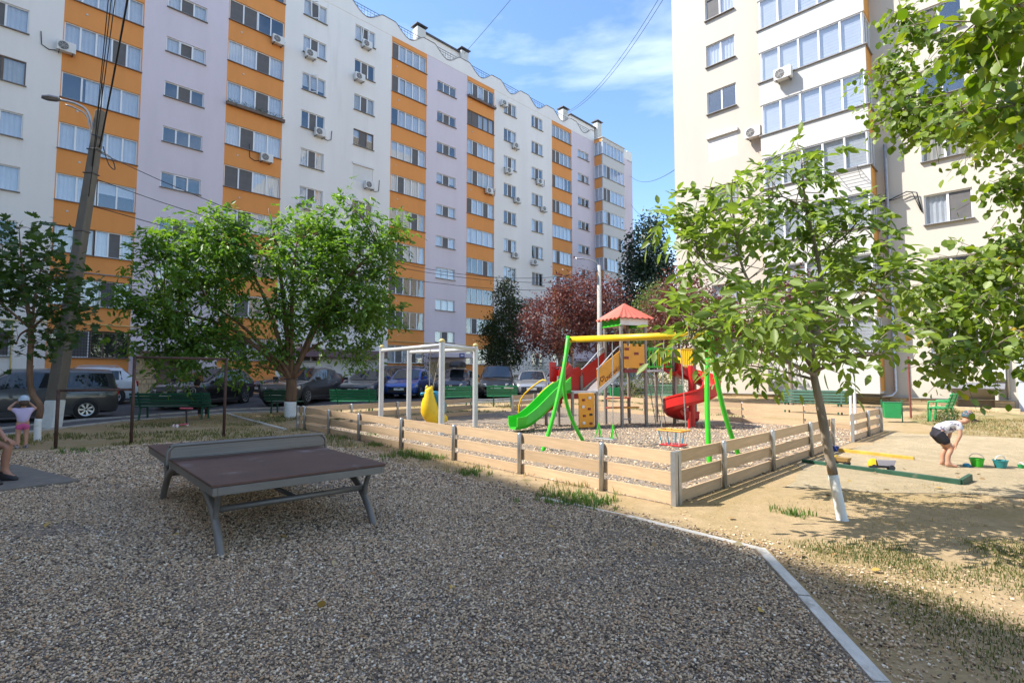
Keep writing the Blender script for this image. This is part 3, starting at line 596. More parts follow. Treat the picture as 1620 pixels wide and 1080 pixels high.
# porches over the entrances
def porch(B, u, w_, zc, plaque=False):
    p = MB().box((u, -.95, zc), (w_, 1.9, .34)).build('porch_canopy', M['lilac'], B, bevel=.01)
    for s in (-1, 1):
        q = MB()
        for r_ in range(9):
            for c_ in range(4):
                x0 = -.5 + (c_ + (.5 if r_ % 2 else 0)) * .26; q.box((u + s * (w_ / 2 - .5) + min(max(x0, -.46), .44) * .9, -.075 - .01 * ((r_ * 7 + c_ * 3) % 4), .28 + r_ * .27), (.22, .15, .25))
        q.build('stone_cladding', M['stone'], B)
    d = MB().box((u, -.03, 1.45), (1.15, .08, 2.1)).build('entrance_door', M['brownpvc'], B, bevel=.01); MB().box((u + .42, -.09, 1.4), (.03, .06, .28)).build('door_handle', M['galv'], d)
    MB().box((u, -.7, .21), (2.2, 1.4, .36)).build('step', M['concrete'], B, bevel=.01)
    if plaque:
        a = MB().box((u + .1, -1.92, zc + .02), (.55, .03, .36)).build('address_plaque', M['dblue'], B); MB().box((u + .1, -1.938, zc + .02), (.3, .006, .1)).build('plaque_lettering', M['white'], a)
porch(LB, 7.6, 3.0, 2.95); porch(LB, 28.6, 4.0, 3.1, True); porch(LB, 48.5, 3.4, 3.1)
MB().box((12.1, -.11, .55), (3.7, .2, 1.7)).build('wall_plinth', M['orange'], LB)
MB().box((18.2, -.5, 3.0), (7.6, 1.0, .55)).build('canopy', mat('brown_canopy', (.17, .10, .12), .6), LB, bevel=.02)
# gas pipe, window bars, rain streaked downpipes
for q in ([(-10, -.09, 4.25), (12.6, -.09, 4.2)], [(2.55, -.09, .4), (2.55, -.09, 1.3), (2.55, -.02, 1.4)], [(.9, -.09, 0), (.9, -.09, 4.2)], [(22.6, -.09, 4.15), (34, -.09, 4.1)]): MB().tube(q, .033, 8).build('gas_pipe', M['pipeyel'], LB, smooth=True)
grille(LB, 2.25, SILL(0), 3.46, 1.46, .16); grille(LB, 4.05, SILL(1), 1.68, 1.46, .4); grille(LB, -.9, SILL(0), 1.76, 1.3, .2); grille(LB, 10.36, SILL(0), 3.5, 1.46, .2)
mb = MB(); mb.box((8.03, -.05, 5.95), (4.4, .1, .07)); mb.box((3.97, -.05, 7.02), (3.5, .1, .05)); mb.build('cornice', M['sill'], LB)

# air conditioners hanging on the blocks: each a thing of its own
acs = thing('air_conditioner', 'x', 'air conditioner', (0, 0, 0), 0, 'air conditioners on the long striped block')
MB().box((0, -.30, 0), (.80, .30, .56)).build('casing', M['acw'], acs, bevel=.02)
g = MB(); Mx = Matrix.Rotation(R(90), 3, 'X'); g.lathe([(.0, 0), (.225, 0), (.225, .012), (0, .012)], 20, (-.12, -.452, 0), M=Mx, cap=False); g.build('fan', M['acd'], acs)
g = MB()
for rr in (.06, .11, .16, .21): g.tube([(-.12 + rr * math.cos(t), -.468, rr * math.sin(t)) for t in np.linspace(0, 6.283, 19)[:-1]], .006, 4, closed=True)
for t in range(6): g.bar((-.12, -.468, 0), (-.12 + .225 * math.cos(t), -.468, .225 * math.sin(t)), .008, .008)
g.build('fan_guard', M['acw'], acs)
g = MB()
for x in (-.28, .28): g.bar((x, 0, -.3), (x, -.48, -.3), .03, .03); g.bar((x, -.01, -.3), (x, -.01, -.02), .03, .03)
g.build('bracket', M['flash'], acs)
def acname(u):
    for nm, a, b in (('left edge of the first orange strip', 2, 5), ('second orange strip', 10, 14), ('left window column after the second orange strip', 14, 18.3), ('right window column before the third orange strip', 18.3, 22.5), ('fourth orange strip', 30, 34.2), ('left window column after the fourth orange strip', 34.2, 38.6), ('right window column before the fifth orange strip', 38.6, 43)):
        if a <= u < b: return nm
    return 'wall'
ACL = [(2.33, 19.11), (13.37, 24.67), (15.69, 24.7), (16.52, 19.15), (12.82, 16.14), (20.16, 27.49), (19.58, 24.59), (20.59, 16.28), (15.87, 13.56), (33.29, 19.02), (35.3, 28.4), (36.99, 24.59), (35.95, 21.73), (37.22, 19.08), (36.9, 13.4), (40.57, 21.83), (41.23, 19.07), (39.73, 13.12), (39.16, 9.08)]
hoses = []
for i, (u, z) in enumerate(ACL):
    k = int(round((z - 2.4) / 2.8)); lab = f'air conditioner, {ORD[k]} floor, {acname(u)}'
    o = acs if i == 0 else dup(acs); p = Lpt(u, .01, z - .05); o.location = p; o.rotation_euler = (0, 0, AG); o['label'] = lab
    hoses.append((i, o))
for i, o in hoses:
    if i in (0, 3, 4, 7, 9, 15):
        s = 1 if i % 2 else -1; x = s * .42
        pts = [(x * .8, -.03, -.2), (x + s * .25, -.04, -.3), (x + s * .55, -.03, -.15), (x + s * .6, -.02, .55 + .2 * (i % 3))]
        MB().tube(pts, .022, 6).build('hose', M['cable'], o, smooth=True)

# flower boxes
def flowerbox(u, k, w_, label, leaf):
    t = thing('flower_box', label, 'flower box', Lpt(u, .02, SILL(k) - .12), AG, 'flower boxes on balconies')
    MB().box((w_ / 2, -.16, 0), (w_, .22, .2)).build('planter', M['brownpvc'], t, bevel=.01)
    v, f = [], []
    for i in range(420):
        c = Vector((random.uniform(.05, w_ - .05), random.gauss(-.18, .08), random.gauss(.14, .12))); d = Vector((random.gauss(0, 1), random.gauss(0, 1), random.gauss(0, 1))).normalized(); e = d.orthogonal().normalized(); s = random.uniform(.03, .07); o = len(v)
        v += [c - d * s, c + e * s * .6, c + d * s, c - e * s * .6]; f += [(o, o + 1, o + 2, o + 3)]
    me = bpy.data.meshes.new('foliage'); me.from_pydata([tuple(x) for x in v], [], f); me.materials.append(leaf); put('foliage', me, t)
M['boxleaf'] = leafmat('box_plant', (.03, .06, .02), (.10, .13, .05)); M['boxred'] = leafmat('box_plant_dark', (.09, .03, .03), (.16, .10, .06))
flowerbox(10.3, 6, 3.7, 'trailing green flower box on the second orange strip, seventh floor', M['boxleaf'])
flowerbox(30.75, 9, 3.5, 'dark trailing flower box on the fourth orange strip, top floor', M['boxred'])

# ------------------------------------------------------------------ the cream block on the right
RZR = math.atan2(TR.y, TR.x)
RB = thing('apartment_block', 'sunlit cream block with glazed white bay and stone plinth on the right', 'building', Rpt(0), RZR)
RZ = 31.
holes = []; wins = []
for k in range(10):
    z = SILL(k)
    for u, w_ in ((-12.74, 1.64), (-3.13, 1.6), (5.2, 1.6), (13, 1.6), (20.2, 1.6)): holes.append((u, u + w_, z, z + 1.32)); wins.append((u, z, w_, k))
    if k: holes.append((8.4, 11.2, z, z + 1.5)); wins.append((8.4, z, 2.8, k))
holes.append((-2.28, -1.27, .06, .46))
wall_mesh(-14.84, -9.3, .45, RZ, [h for h in holes if h[1] < -9]).build('wall', M['cream'], RB)
wall_mesh(-9.3, -4.95, .45, RZ, [(-9.0, -5.2, SILL(k) + .3, SILL(k) + 1.4) for k in range(10)]).build('wall', M['cream'], RB)
wall_mesh(-4.95, 26, .02, RZ, [h for h in holes if h[0] > -4.9], .16).build('wall', M['cream'], RB)
for u, z, w_, k in wins:
    if u < -12 and k == 4:
        mb = MB()
        for q in range(17): mb.box((w_ / 2, .02, .04 + q * .08), (w_, .03, .074))
        mb.box((w_ / 2, -.03, 1.42), (w_ + .14, .22, .17)); mb.build('roller_shutter', M['shutter'], RB, loc=(u, 0, z)); continue
    window(RB, u, z, w_, 1.32 if w_ < 2 else 1.5, 2 if w_ < 2 else 4, u < 0)
window(RB, -2.28, .06, 1.01, .40, 2, True, sill=False, style='dark'); grille(RB, -2.26, .07, .97, .38, .2)
bay(RB, -9.45, -4.82, 1.2, range(10), 'r', 'creamwhite', 'orange2', .75, 31.0, True, blinds=True, seenside=1, npan=5, nside=2)
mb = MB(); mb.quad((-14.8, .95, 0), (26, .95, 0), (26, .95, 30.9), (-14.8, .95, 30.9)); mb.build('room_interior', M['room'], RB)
mb = MB(); mb.quad((-14.84, .01, 31), (26, .01, 31), (26, 12, 31), (-14.84, 12, 31)); mb.build('roof', M['roofg'], RB)
mb = MB(); mb.quad((-14.84, 12, 0), (-14.84, 0, 0), (-14.84, 0, 31), (-14.84, 12, 31)); mb.quad((26, 0, 0), (26, 12, 0), (26, 12, 31), (26, 0, 31)); mb.quad((26, 12, 0), (-14.84, 12, 0), (-14.84, 12, 31), (26, 12, 31)); mb.build('wall', M['cream'], RB)
# stone plinth: courses of long thin stones, each with its own edges
mb = MB(); mb.box((-7.7, -.02, .2), (14.2, .1, .5)); mb.build('plinth', M['mortar'], RB)
sme = {}
def stones(ua, ub, zb, rows, rh):
    for r_ in range(rows):
        u = ua - random.uniform(0, .2)
        while u < ub:
            L_ = random.choice([.35, .5, .65, .8]); a, b = max(u, ua), min(u + L_ - .015, ub); u += L_
            if b - a < .06: continue
            q = ('st', random.randrange(3))
            if q not in sme:
                s_ = MB().box((0, 0, 0), (1, .1, 1)); m_ = s_.mesh('stone', M['stone']); sme[q] = m_
            put('stone', sme[q], RB, ((a + b) / 2, -.085 - random.uniform(0, .025), zb + rh * (r_ + .5)), (0, 0, 0), (b - a, 1, rh - .014))
stones(-14.8, -2.32, -.02, 4, .115); stones(-1.2, -.62, -.02, 4, .115)
MB().box((-7.75, -.1, .47), (14.1, .22, .035)).build('plinth_flashing', M['galv'], RB)
# lean-to roof over the basement window, wall below it, downpipe, utility box and steel door
cp = MB(); cp.loft([[(-2.80, -.98, .90), (-.86, -.98, .90), (-.86, -.98, .95), (-2.80, -.98, .95)], [(-2.80, -.12, 1.12), (-.86, -.12, 1.12), (-.86, -.12, 1.17), (-2.80, -.12, 1.17)]]); c = cp.build('lean_to_roof', mat('grey_shingle', (.19, .19, .21), .9, var=.25, scale=14), RB)
for i in range(3): MB().box((-1.83, -.87 + i * .3, .965 + i * .077), (1.96, .31, .02), M=Matrix.Rotation(R(14.2), 3, 'X')).build('shingle_course', M['sill'], c)
mb = MB(); mb.box((-2.5, -.5, .69), (.09, .85, .40)); mb.box((-1.1, -.5, .69), (.09, .85, .40)); mb.build('lean_to_cheek', M['cream'], RB)
MB().box((-1.75, -1.35, .08), (2.6, .16, .26)).build('light_well_wall', M['stone'], RB, bevel=.01)
mb = MB(); mb.tube([(-4.42, -.16, 12), (-4.42, -.16, .75), (-4.55, -.3, .55), (-4.9, -.55, .5)], .07, 10); mb.build('downpipe', M['galv'], RB, smooth=True)
mb = MB(); mb.tube([(-.78, -.09, .05), (-.78, -.09, 6)], .05, 8); mb.build('downpipe', M['galv'], RB, smooth=True)
d = MB().box((.35, -.05, 1.25), (1.7, .1, 2.4)).build('steel_door', mat('pale_blue_door', (.50, .55, .62), .5, var=.05), RB, bevel=.01); MB().box((.35, -.105, 1.2), (1.6, .012, .02)).build('door_rail', M['galv'], d)
MB().box((-1.1, -.16, 1.62), (.55, .3, .7)).build('utility_box', M['acw'], RB, bevel=.02)
mb = MB(); mb.tube([(-3.2, -.03, 8.6), (-3.35, -.12, 9.5), (-3.7, -.14, 9.62), (-4.3, -.14, 9.4), (-4.62, -.1, 9.42)], .025, 6); mb.tube([(-3.25, -.03, 8.7), (-3.5, -.14, 9.52), (-4.2, -.14, 9.36), (-4.62, -.1, 9.4)], .02, 6); mb.box((-4.68, -.08, 9.4), (.05, .14, .2)); mb.build('wall_cable', M['cable'], RB, smooth=True)
def racks(u, z):   # clothes drying rack on the bay
    mb = MB()
    for i in range(6): mb.bar((u, -1.25 - i * .1, z), (u + .9, -1.25 - i * .1, z), .012, .012)
    for x in (0, .9): mb.bar((u + x, -1.2, z), (u + x, -1.8, z), .02, .02); mb.bar((u + x, -1.21, z - .35), (u + x, -1.8, z), .016, .016)
    o = tag(mb.build('drying_rack', M['sill'], None, loc=Rpt(0), rot=(0, 0, RZR)), 'folding white drying rack under the bay windows of the cream block', 'drying rack')
racks(-6.1, 10.75)
for u, o_, z, lab in ((-8.2, 1.21, 16.35, 'white air conditioner on the sunlit bay front of the cream block'), (-10.12, .01, 14.4, 'white air conditioner beside the closed shutter on the cream block')):
    o = dup(hoses[1][1], Rpt(u, o_, z), RZR, lab, group='air conditioners on the cream block')

# ------------------------------------------------------------------ the block behind and left of the camera (it throws the yard into shade and shows in the glass)
TB = Vector((.574, -.819, 0)).normalized()
BB = thing('apartment_block', 'plain pale block standing behind the camera that shades the near yard', 'building', Vector((-23.9, 3.09, 0)), math.atan2(TB.y, TB.x))
# local x along TB, local -y is away from the yard
mb = MB(); mb.box((12, -6, 15.5), (57, 12, 31)); mb.build('wall', M['cream'], BB)
for k in range(10):
    for i in range(12):
        u = -14 + i * 4.4; f_ = put('window', frame_me(1.8, 1.4, 3, 'pvc'), BB, (u, .03, SILL(k))); put('glazing', glazing_me(1.8, 1.4, 3, 'ggg'), f_)
# ================================================================== TREES
PT = math.radians(3.58); FPX = 829.5
def at(px, py, Y):
    """world point at forward distance Y behind a measured image position (measuring aid; everything has its own depth)"""
    x = (px - 810) / FPX; y = -(py - 540) / FPX; d = Vector((x, math.cos(PT) - y * math.sin(PT), math.sin(PT) + y * math.cos(PT))); return Vector((0, 0, EYE)) + d * (Y / d.y)
OVATE = (np.array([(0, 0, 0), (.22, .36, .05), (.55, .46, .03), (.83, .24, -.02), (1, 0, -.10), (.83, -.24, -.02), (.55, -.46, .03), (.22, -.36, .05), (.3, 0, -.03), (.68, 0, -.05)]), [(0, 8, 1), (1, 8, 9, 2), (2, 9, 3), (3, 9, 4), (0, 7, 8), (7, 6, 9, 8), (6, 5, 9), (5, 4, 9)])
SIMPLE = (np.array([(0, 0, 0), (.45, .5, .06), (1, 0, -.06), (.45, -.5, .06), (.5, 0, -.04)]), [(0, 4, 1), (1, 4, 2), (0, 3, 4), (3, 2, 4)])
_mp = []
for i in range(11): _mp.append(i)
MAPLE = (np.array([(0, 0, 0), (-.02, .42, 0), (.30, .62, .03), (.38, .30, .01), (.72, .45, .02), (.70, .16, 0), (1.0, 0, -.08), (.70, -.16, 0), (.72, -.45, .02), (.38, -.30, .01), (.30, -.62, .03), (-.02, -.42, 0)]), [(0, 3, 2, 1), (0, 5, 4, 3), (0, 7, 6, 5), (0, 9, 8, 7), (0, 11, 10, 9)])
def unit(a): return a / (np.linalg.norm(a, axis=-1, keepdims=True) + 1e-9)
def leaf_mesh(name, pos, d, n, L, W, tmpl, m, smooth=False):
    V_, F_ = tmpl; k = len(V_); N_ = len(pos); d = unit(d); s = unit(np.cross(n, d)); u = np.cross(d, s)
    co = pos[:, None, :] + V_[None, :, 0:1] * (L[:, None, None] * d[:, None, :]) + V_[None, :, 1:2] * (W[:, None, None] * s[:, None, :]) + V_[None, :, 2:3] * (L[:, None, None] * u[:, None, :])
    ln = [len(f) for f in F_]; base = np.concatenate([np.array(f) for f in F_]); nl = len(base)
    idx = (base[None, :] + (np.arange(N_) * k)[:, None]).ravel()
    me = bpy.data.meshes.new(name); me.vertices.add(N_ * k); me.vertices.foreach_set('co', co.astype(np.float32).ravel())
    me.loops.add(len(idx)); me.loops.foreach_set('vertex_index', idx.astype(np.int32)); me.polygons.add(N_ * len(F_))
    st = np.concatenate([[0], np.cumsum(ln)[:-1]]); me.polygons.foreach_set('loop_start', (st[None, :] + (np.arange(N_) * nl)[:, None]).ravel().astype(np.int32))
    me.materials.append(m); me.update(calc_edges=True); me.validate(); return me
def rnd_dirs(n, up=0.): 
    a = rng.normal(size=(n, 3)); a[:, 2] += up; return unit(a)
def compound(bases, dirs, nl=7, rl=.3, ll=.13, droop=.35, ratio=.46):
    """walnut-like leaves: leaflets in pairs along a hanging stalk; returns leaflet frames"""
    P, D, Nn, L = [], [], [], []
    for b, d in zip(bases, dirs):
        d = np.array(d) / np.linalg.norm(d); side = np.cross(d, (0, 0, 1)); side = side / (np.linalg.norm(side) + 1e-6); k = max(3, nl - 2 * rng.integers(0, 2)); r_ = rl * rng.uniform(.75, 1.15); np_ = k // 2
        for i in range(k):
            if i == k - 1: t, sg = 1., 0
            else: t, sg = .35 + .6 * (i // 2) / np_, (1 if i % 2 else -1)
            p = np.array(b) + d * r_ * t + np.array((0, 0, -1)) * droop * r_ * t * t
            dd = d * (.55 if sg else 1) + side * sg * .8 + np.array((0, 0, -1)) * rng.uniform(.1, .75) + rng.normal(size=3) * .12
            P.append(p); D.append(dd); Nn.append(np.array((-.35, -.1, 1)) + rng.normal(size=3) * .4); L.append(ll * rng.uniform(.7, 1.2) * (1.12 if sg == 0 else 1))
    P, D, Nn, L = map(np.array, (P, D, Nn, L)); return P, D, Nn, L, L * ratio
def curve(pts, n=6):
    pts = [Vector(p) for p in pts]; out = []
    for i in range(len(pts) - 1):
        p0, p1, p2, p3 = pts[max(i - 1, 0)], pts[i], pts[i + 1], pts[min(i + 2, len(pts) - 1)]
        for k in range(n):
            t = k / n; out.append(.5 * ((2 * p1) + (p2 - p0) * t + (2 * p0 - 5 * p1 + 4 * p2 - p3) * t * t + (3 * p1 - p0 - 3 * p2 + p3) * t ** 3))
    return out + [pts[-1]]
def limb(mb, pts, r0, r1, n=7, k=5):
    c = curve(pts, k); m_ = len(c); mb.tube(c, [r0 + (r1 - r0) * (i / (m_ - 1)) ** .8 for i in range(m_)], n); return c
def ellip(n, lobes, shell=.55):
    vol = np.array([a[3] * a[4] * a[5] for a in lobes]); pick = rng.choice(len(lobes), n, p=vol / vol.sum()); o = []
    for i in pick:
        c = at(*lobes[i][:3]); v = rng.normal(size=3); v /= np.linalg.norm(v); v *= (shell + (1 - shell) * rng.random()) ** .6; o.append((c.x + v[0] * lobes[i][3], c.y + v[1] * lobes[i][4], c.z + v[2] * lobes[i][5]))
    return np.array(o)
def twig_to(mb, limbs, pts, r=.012, n=4):
    L = np.array([tuple(p) for c in limbs for p in c])
    for p in pts:
        d = np.linalg.norm(L - p, axis=1) + (L[:, 2] > p[2]) * .6; q = Vector(L[np.argmin(d)]); p = Vector(p); md = (p + q) / 2 + Vector((0, 0, .12 * (p - q).length)); mb.tube([q, md, p], [r, r * .7, r * .35], n, cap=False)

# --- young walnut in the sun on the right, in front
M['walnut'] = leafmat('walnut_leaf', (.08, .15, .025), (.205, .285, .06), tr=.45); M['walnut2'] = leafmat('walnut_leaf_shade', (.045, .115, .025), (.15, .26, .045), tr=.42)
T = thing('walnut_tree', 'young walnut tree with limewashed trunk in the sandy yard at right', 'tree', (0, 0, 0))
tr_ = [at(1333, 824, 5.52), at(1326, 790, 5.52), at(1312, 720, 5.52), at(1299, 650, 5.52), at(1294, 625, 5.52), at(1287, 590, 5.52), at(1283, 545, 5.52)]
c = curve(tr_, 5); k0 = 9
mb = MB(); mb.tube([c[0] - Vector((0, 0, .05))] + c[:k0], [.070, .062] + [.052 - .0006 * i for i in range(k0 - 1)], 12); mb.build('limewashed_trunk', M['limewash'], T, smooth=True)
mb = MB(); mb.tube(c[k0 - 1:], [.047 - .0007 * i for i in range(len(c) - k0 + 1)], 12); limbs = []
for pts, r0, r1 in (([(1283, 545, 5.52), (1300, 470, 5.55), (1292, 400, 5.6), (1274, 320, 5.65), (1268, 250, 5.7)], .032, .008), ([(1287, 585, 5.52), (1240, 512, 5.4), (1190, 455, 5.3), (1166, 390, 5.3), (1157, 300, 5.3)], .026, .007), ([(1287, 592, 5.5), (1220, 560, 5.3), (1150, 528, 5.1), (1110, 520, 5.0), (1085, 545, 5.0)], .024, .006),
                    ([(1190, 455, 5.3), (1120, 420, 5.5), (1098, 375, 5.6), (1085, 350, 5.6)], .014, .005), ([(1283, 548, 5.52), (1330, 500, 5.4), (1370, 460, 5.2), (1415, 428, 5.0)], .024, .006), ([(1287, 588, 5.5), (1340, 568, 5.2), (1395, 560, 4.9)], .02, .006), ([(1285, 560, 5.5), (1262, 540, 4.9), (1235, 500, 4.6), (1200, 480, 4.5)], .02, .006),
                    ([(1283, 560, 5.5), (1300, 500, 6.0), (1312, 440, 6.4), (1330, 400, 6.6)], .02, .006), ([(1287, 600, 5.5), (1250, 590, 6.1), (1200, 580, 6.5), (1150, 575, 6.6)], .018, .006), ([(1292, 400, 5.6), (1330, 380, 5.6), (1365, 340, 5.5)], .012, .005), ([(1274, 330, 5.6), (1230, 310, 5.6), (1200, 335, 5.5)], .01, .004)):
    limbs.append(limb(mb, [at(*p) for p in pts], r0, r1))
bs, ds = [], []
for li, c in enumerate(limbs):
    m_ = len(c)
    for i in range(m_):
        t = i / (m_ - 1)
        if t < .16: continue
        for _ in range(3 + (t > .6)):
            dr = rnd_dirs(1, .35)[0]; ln = rng.uniform(.08, .46) * (1.15 - .5 * t); q = Vector(c[i]) + Vector(dr) * ln
            if q.z < 1.48 + .25 * (q.y < 5.2): continue
            if ln > .16: mb.tube([c[i], q], [.006, .003], 4, cap=False)
            for _ in range(2 if ln > .2 else 1): bs.append(q); ds.append(unit(dr * .6 + rnd_dirs(1, .05)[0]))
        if i == m_ - 1:
            for _ in range(5): bs.append(Vector(c[i])); ds.append(rnd_dirs(1, .5)[0])
mb.build('trunk', M['bark'], T, smooth=True)
lv = []
for i in range(7):
    P, D, Nn, L, W = compound([(0, 0, 0)], [(1, 0, .1)], 7 if i % 3 else 5, .27, .12, .4, .47)
    me = leaf_mesh('leaf', P, D, Nn, L, W, OVATE, M['walnut']); lv.append(me)
order = sorted(range(len(bs)), key=lambda i: bs[i].length)
for j in order[:300]:
    d = Vector(ds[j]); az = math.atan2(d.y, d.x); o = put('leaf', lv[j % 7], T, bs[j], (rng.uniform(-.4, .4), -math.asin(max(-.9, min(.9, d.z))), az)); o.scale = [rng.uniform(.8, 1.2)] * 3
rest = order[300:]
if rest: P, D, Nn, L, W = compound([tuple(bs[j]) for j in rest], [ds[j] for j in rest], 7, .27, .12, .4, .47); tag(put('foliage', leaf_mesh('foliage', P, D, Nn, L, W, OVATE, M['walnut']), T), kind='stuff')

# --- lime tree whose trunk stands just outside the picture, its branches hang in from the right
M['lime'] = leafmat('lime_leaf', (.085, .16, .022), (.22, .30, .05), (.58, .36, .045), tr=.42, yelpos=(.76, .84))
T = thing('lime_tree', 'lime tree with yellowing leaves hanging into the top right corner', 'tree', (0, 0, 0))
mb = MB(); tb = Vector((8.4, 6.6, 0)); fk = Vector((8.3, 6.7, 2.1)); limb(mb, [tb - Vector((0, 0, .1)), Vector((8.45, 6.62, 1.)), fk, Vector((8.4, 6.8, 4.5)), Vector((8.2, 6.9, 6.8))], .15, .03, 10)
limbs = []
for pts, r0 in (([(1640, 220, 7.0), (1520, 175, 7.2), (1440, 150, 7.4), (1395, 105, 7.6)], .05), ([(1660, 190, 6.8), (1560, 110, 7.0), (1480, 60, 7.2), (1420, 20, 7.4)], .045), ([(1640, 230, 7.0), (1540, 205, 6.8), (1460, 190, 6.8), (1405, 165, 6.9)], .04), ([(1660, 370, 6.6), (1600, 390, 6.4), (1540, 425, 6.3), (1480, 450, 6.3)], .045), ([(1680, 430, 6.4), (1610, 450, 6.2), (1540, 480, 6.1), (1470, 520, 6.2)], .045), ([(1680, 500, 6.4), (1620, 520, 6.0), (1560, 555, 5.9), (1510, 560, 6.0)], .04),
                ([(1660, 250, 6.8), (1600, 190, 6.2), (1560, 200, 5.8), (1520, 170, 5.5)], .035), ([(1680, 450, 6.3), (1600, 400, 6.8), (1520, 430, 7.2), (1440, 470, 7.3)], .035), ([(1690, 270, 6.7), (1640, 285, 6.5), (1580, 300, 6.4)], .025), ([(1740, 60, 5.6), (1680, 60, 4.6), (1600, 70, 3.9), (1545, 35, 3.6)], .035), ([(1680, 60, 4.6), (1640, 20, 3.8), (1590, 5, 3.4)], .02), ([(1700, 150, 5.4), (1650, 170, 4.2), (1608, 165, 3.7)], .025)):
    p0 = at(*pts[0]); mb.tube([fk + Vector((0, 0, max(0, min(4, p0.z - 2.6)))), p0], [r0 * 1.1, r0], 6, cap=False); limbs.append(limb(mb, [at(*p) for p in pts], r0, .008))
pos, dd = [], []
for c in limbs:
    m_ = len(c)
    for i in range(m_):
        t = i / (m_ - 1)
        for _ in range((6 if t > .25 else 3) if c[0].y > 5.8 else 4):
            dr = rnd_dirs(1, .0)[0]; ln = rng.uniform(.12, .62) * (.75 if c[0].y < 5.5 else 1.); q = Vector(c[i]) + Vector(dr) * ln + Vector((0, 0, -.2 * ln))
            mb.tube([c[i], (Vector(c[i]) + q) / 2 + Vector((0, 0, .04)), q], [.006, .004, .002], 4, cap=False)
            for _ in range(int(7 + 7 * rng.random())): s = rng.random() ** .6; pos.append(np.array(Vector(c[i]).lerp(q, s)) + rng.normal(size=3) * .055); dd.append(unit(dr * .4 + rng.normal(size=3) * .6 + np.array((0, 0, -.55))))
mb.build('trunk', M['bark'], T, smooth=True)
pos, dd = np.array(pos), np.array(dd); nn = np.array((-.5, -.15, .9)) + rng.normal(size=(len(pos), 3)) * .55; L = rng.uniform(.065, .115, len(pos)); W = L * .88
near_ = np.argsort(np.linalg.norm(pos - np.array((0, 0, 1.5)), axis=1)); vis = [i for i in near_ if pos[i][0] < pos[i][1] * .97][:300]; vs_set = set(vis)
rest = np.array([i for i in range(len(pos)) if i not in vs_set])
tag(put('foliage', leaf_mesh('foliage', pos[rest], dd[rest], nn[rest], L[rest], W[rest], OVATE, M['lime']), T), kind='stuff')
lme = [leaf_mesh('leaf', np.zeros((1, 3)), np.array([(1., 0, 0)]), np.array([(0, 0, 1.)]), np.array([.1]), np.array([.088]), OVATE, mm) for mm in (M['lime'], leafmat('lime_leaf_b', (.10, .18, .025), (.10, .18, .025), tr=.42), leafmat('lime_leaf_c', (.19, .25, .04), (.19, .25, .04), tr=.42))]
for j in vis: d = Vector(dd[j]); o = put('leaf', lme[j % 3], T, pos[j], (rng.uniform(-.9, .9), -math.asin(max(-.95, min(.95, d.z))), math.atan2(d.y, d.x))); o.scale = [rng.uniform(.75, 1.2)] * 3

# --- generic leafy tree
def tree(name, label, cat, trunk, lobes, nclu, per, size, m, tmpl=SIMPLE, bark='bark', r0=.12, spread=.35, comp=False, wash=None, limbs_to=None, ratio=.55, flat=.6, group=None, shell=.5):
    t = thing(name, label, cat, (0, 0, 0), 0, group); c = curve(trunk, 4); k = 0
    if wash:
        k = max(2, int(len(c) * wash)); mb = MB(); mb.tube([c[0] - Vector((0, 0, .1))] + c[:k + 1], [r0 * 1.25] + [r0 * (1.1 - .3 * i / len(c)) for i in range(k + 1)], 10); mb.build('limewashed_trunk', M['limewash'], t, smooth=True)
    mb = MB(); mb.tube(c[k:], [r0 * (1.1 - .3 * (k + i) / len(c)) for i in range(len(c) - k)], 10); limbs = [c[len(c) // 2:]]
    for l in (limbs_to or lobes):
        e = at(*l[:3]) if len(l) > 3 else Vector(l); s = c[-1] if e.z > c[-1].z + .3 or True else c[-1]; md = s.lerp(e, .5) + Vector((random.gauss(0, .12), random.gauss(0, .12), .12 * (e - s).length)); limbs.append(limb(mb, [s, md, e], r0 * .5, r0 * .12, 6))
    cl = ellip(nclu, lobes, shell); twig_to(mb, limbs, cl[::max(1, nclu // 160)], r0 * .09)
    mb.build('trunk', M[bark], t, smooth=True)
    if comp:
        n_ = nclu * per; b = np.repeat(cl, per, 0) + rng.normal(size=(n_, 3)) * spread; d = rnd_dirs(n_, .1); P, D, Nn, L, W = compound(b, d, 7, size * 2.1, size, .45, .45)
    else:
        n_ = nclu * per; P = np.repeat(cl, per, 0) + rng.normal(size=(n_, 3)) * spread; D = unit(rng.normal(size=(n_, 3)) + np.array((0, 0, -.25))); Nn = np.array((0, 0, flat)) + rng.normal(size=(n_, 3)) * .6; L = rng.uniform(.65, 1.25, n_) * size; W = L * ratio
    tag(put('crown', leaf_mesh('crown', P, D, Nn, L, W, tmpl, m), t), kind='stuff'); return t
W1 = 18.44
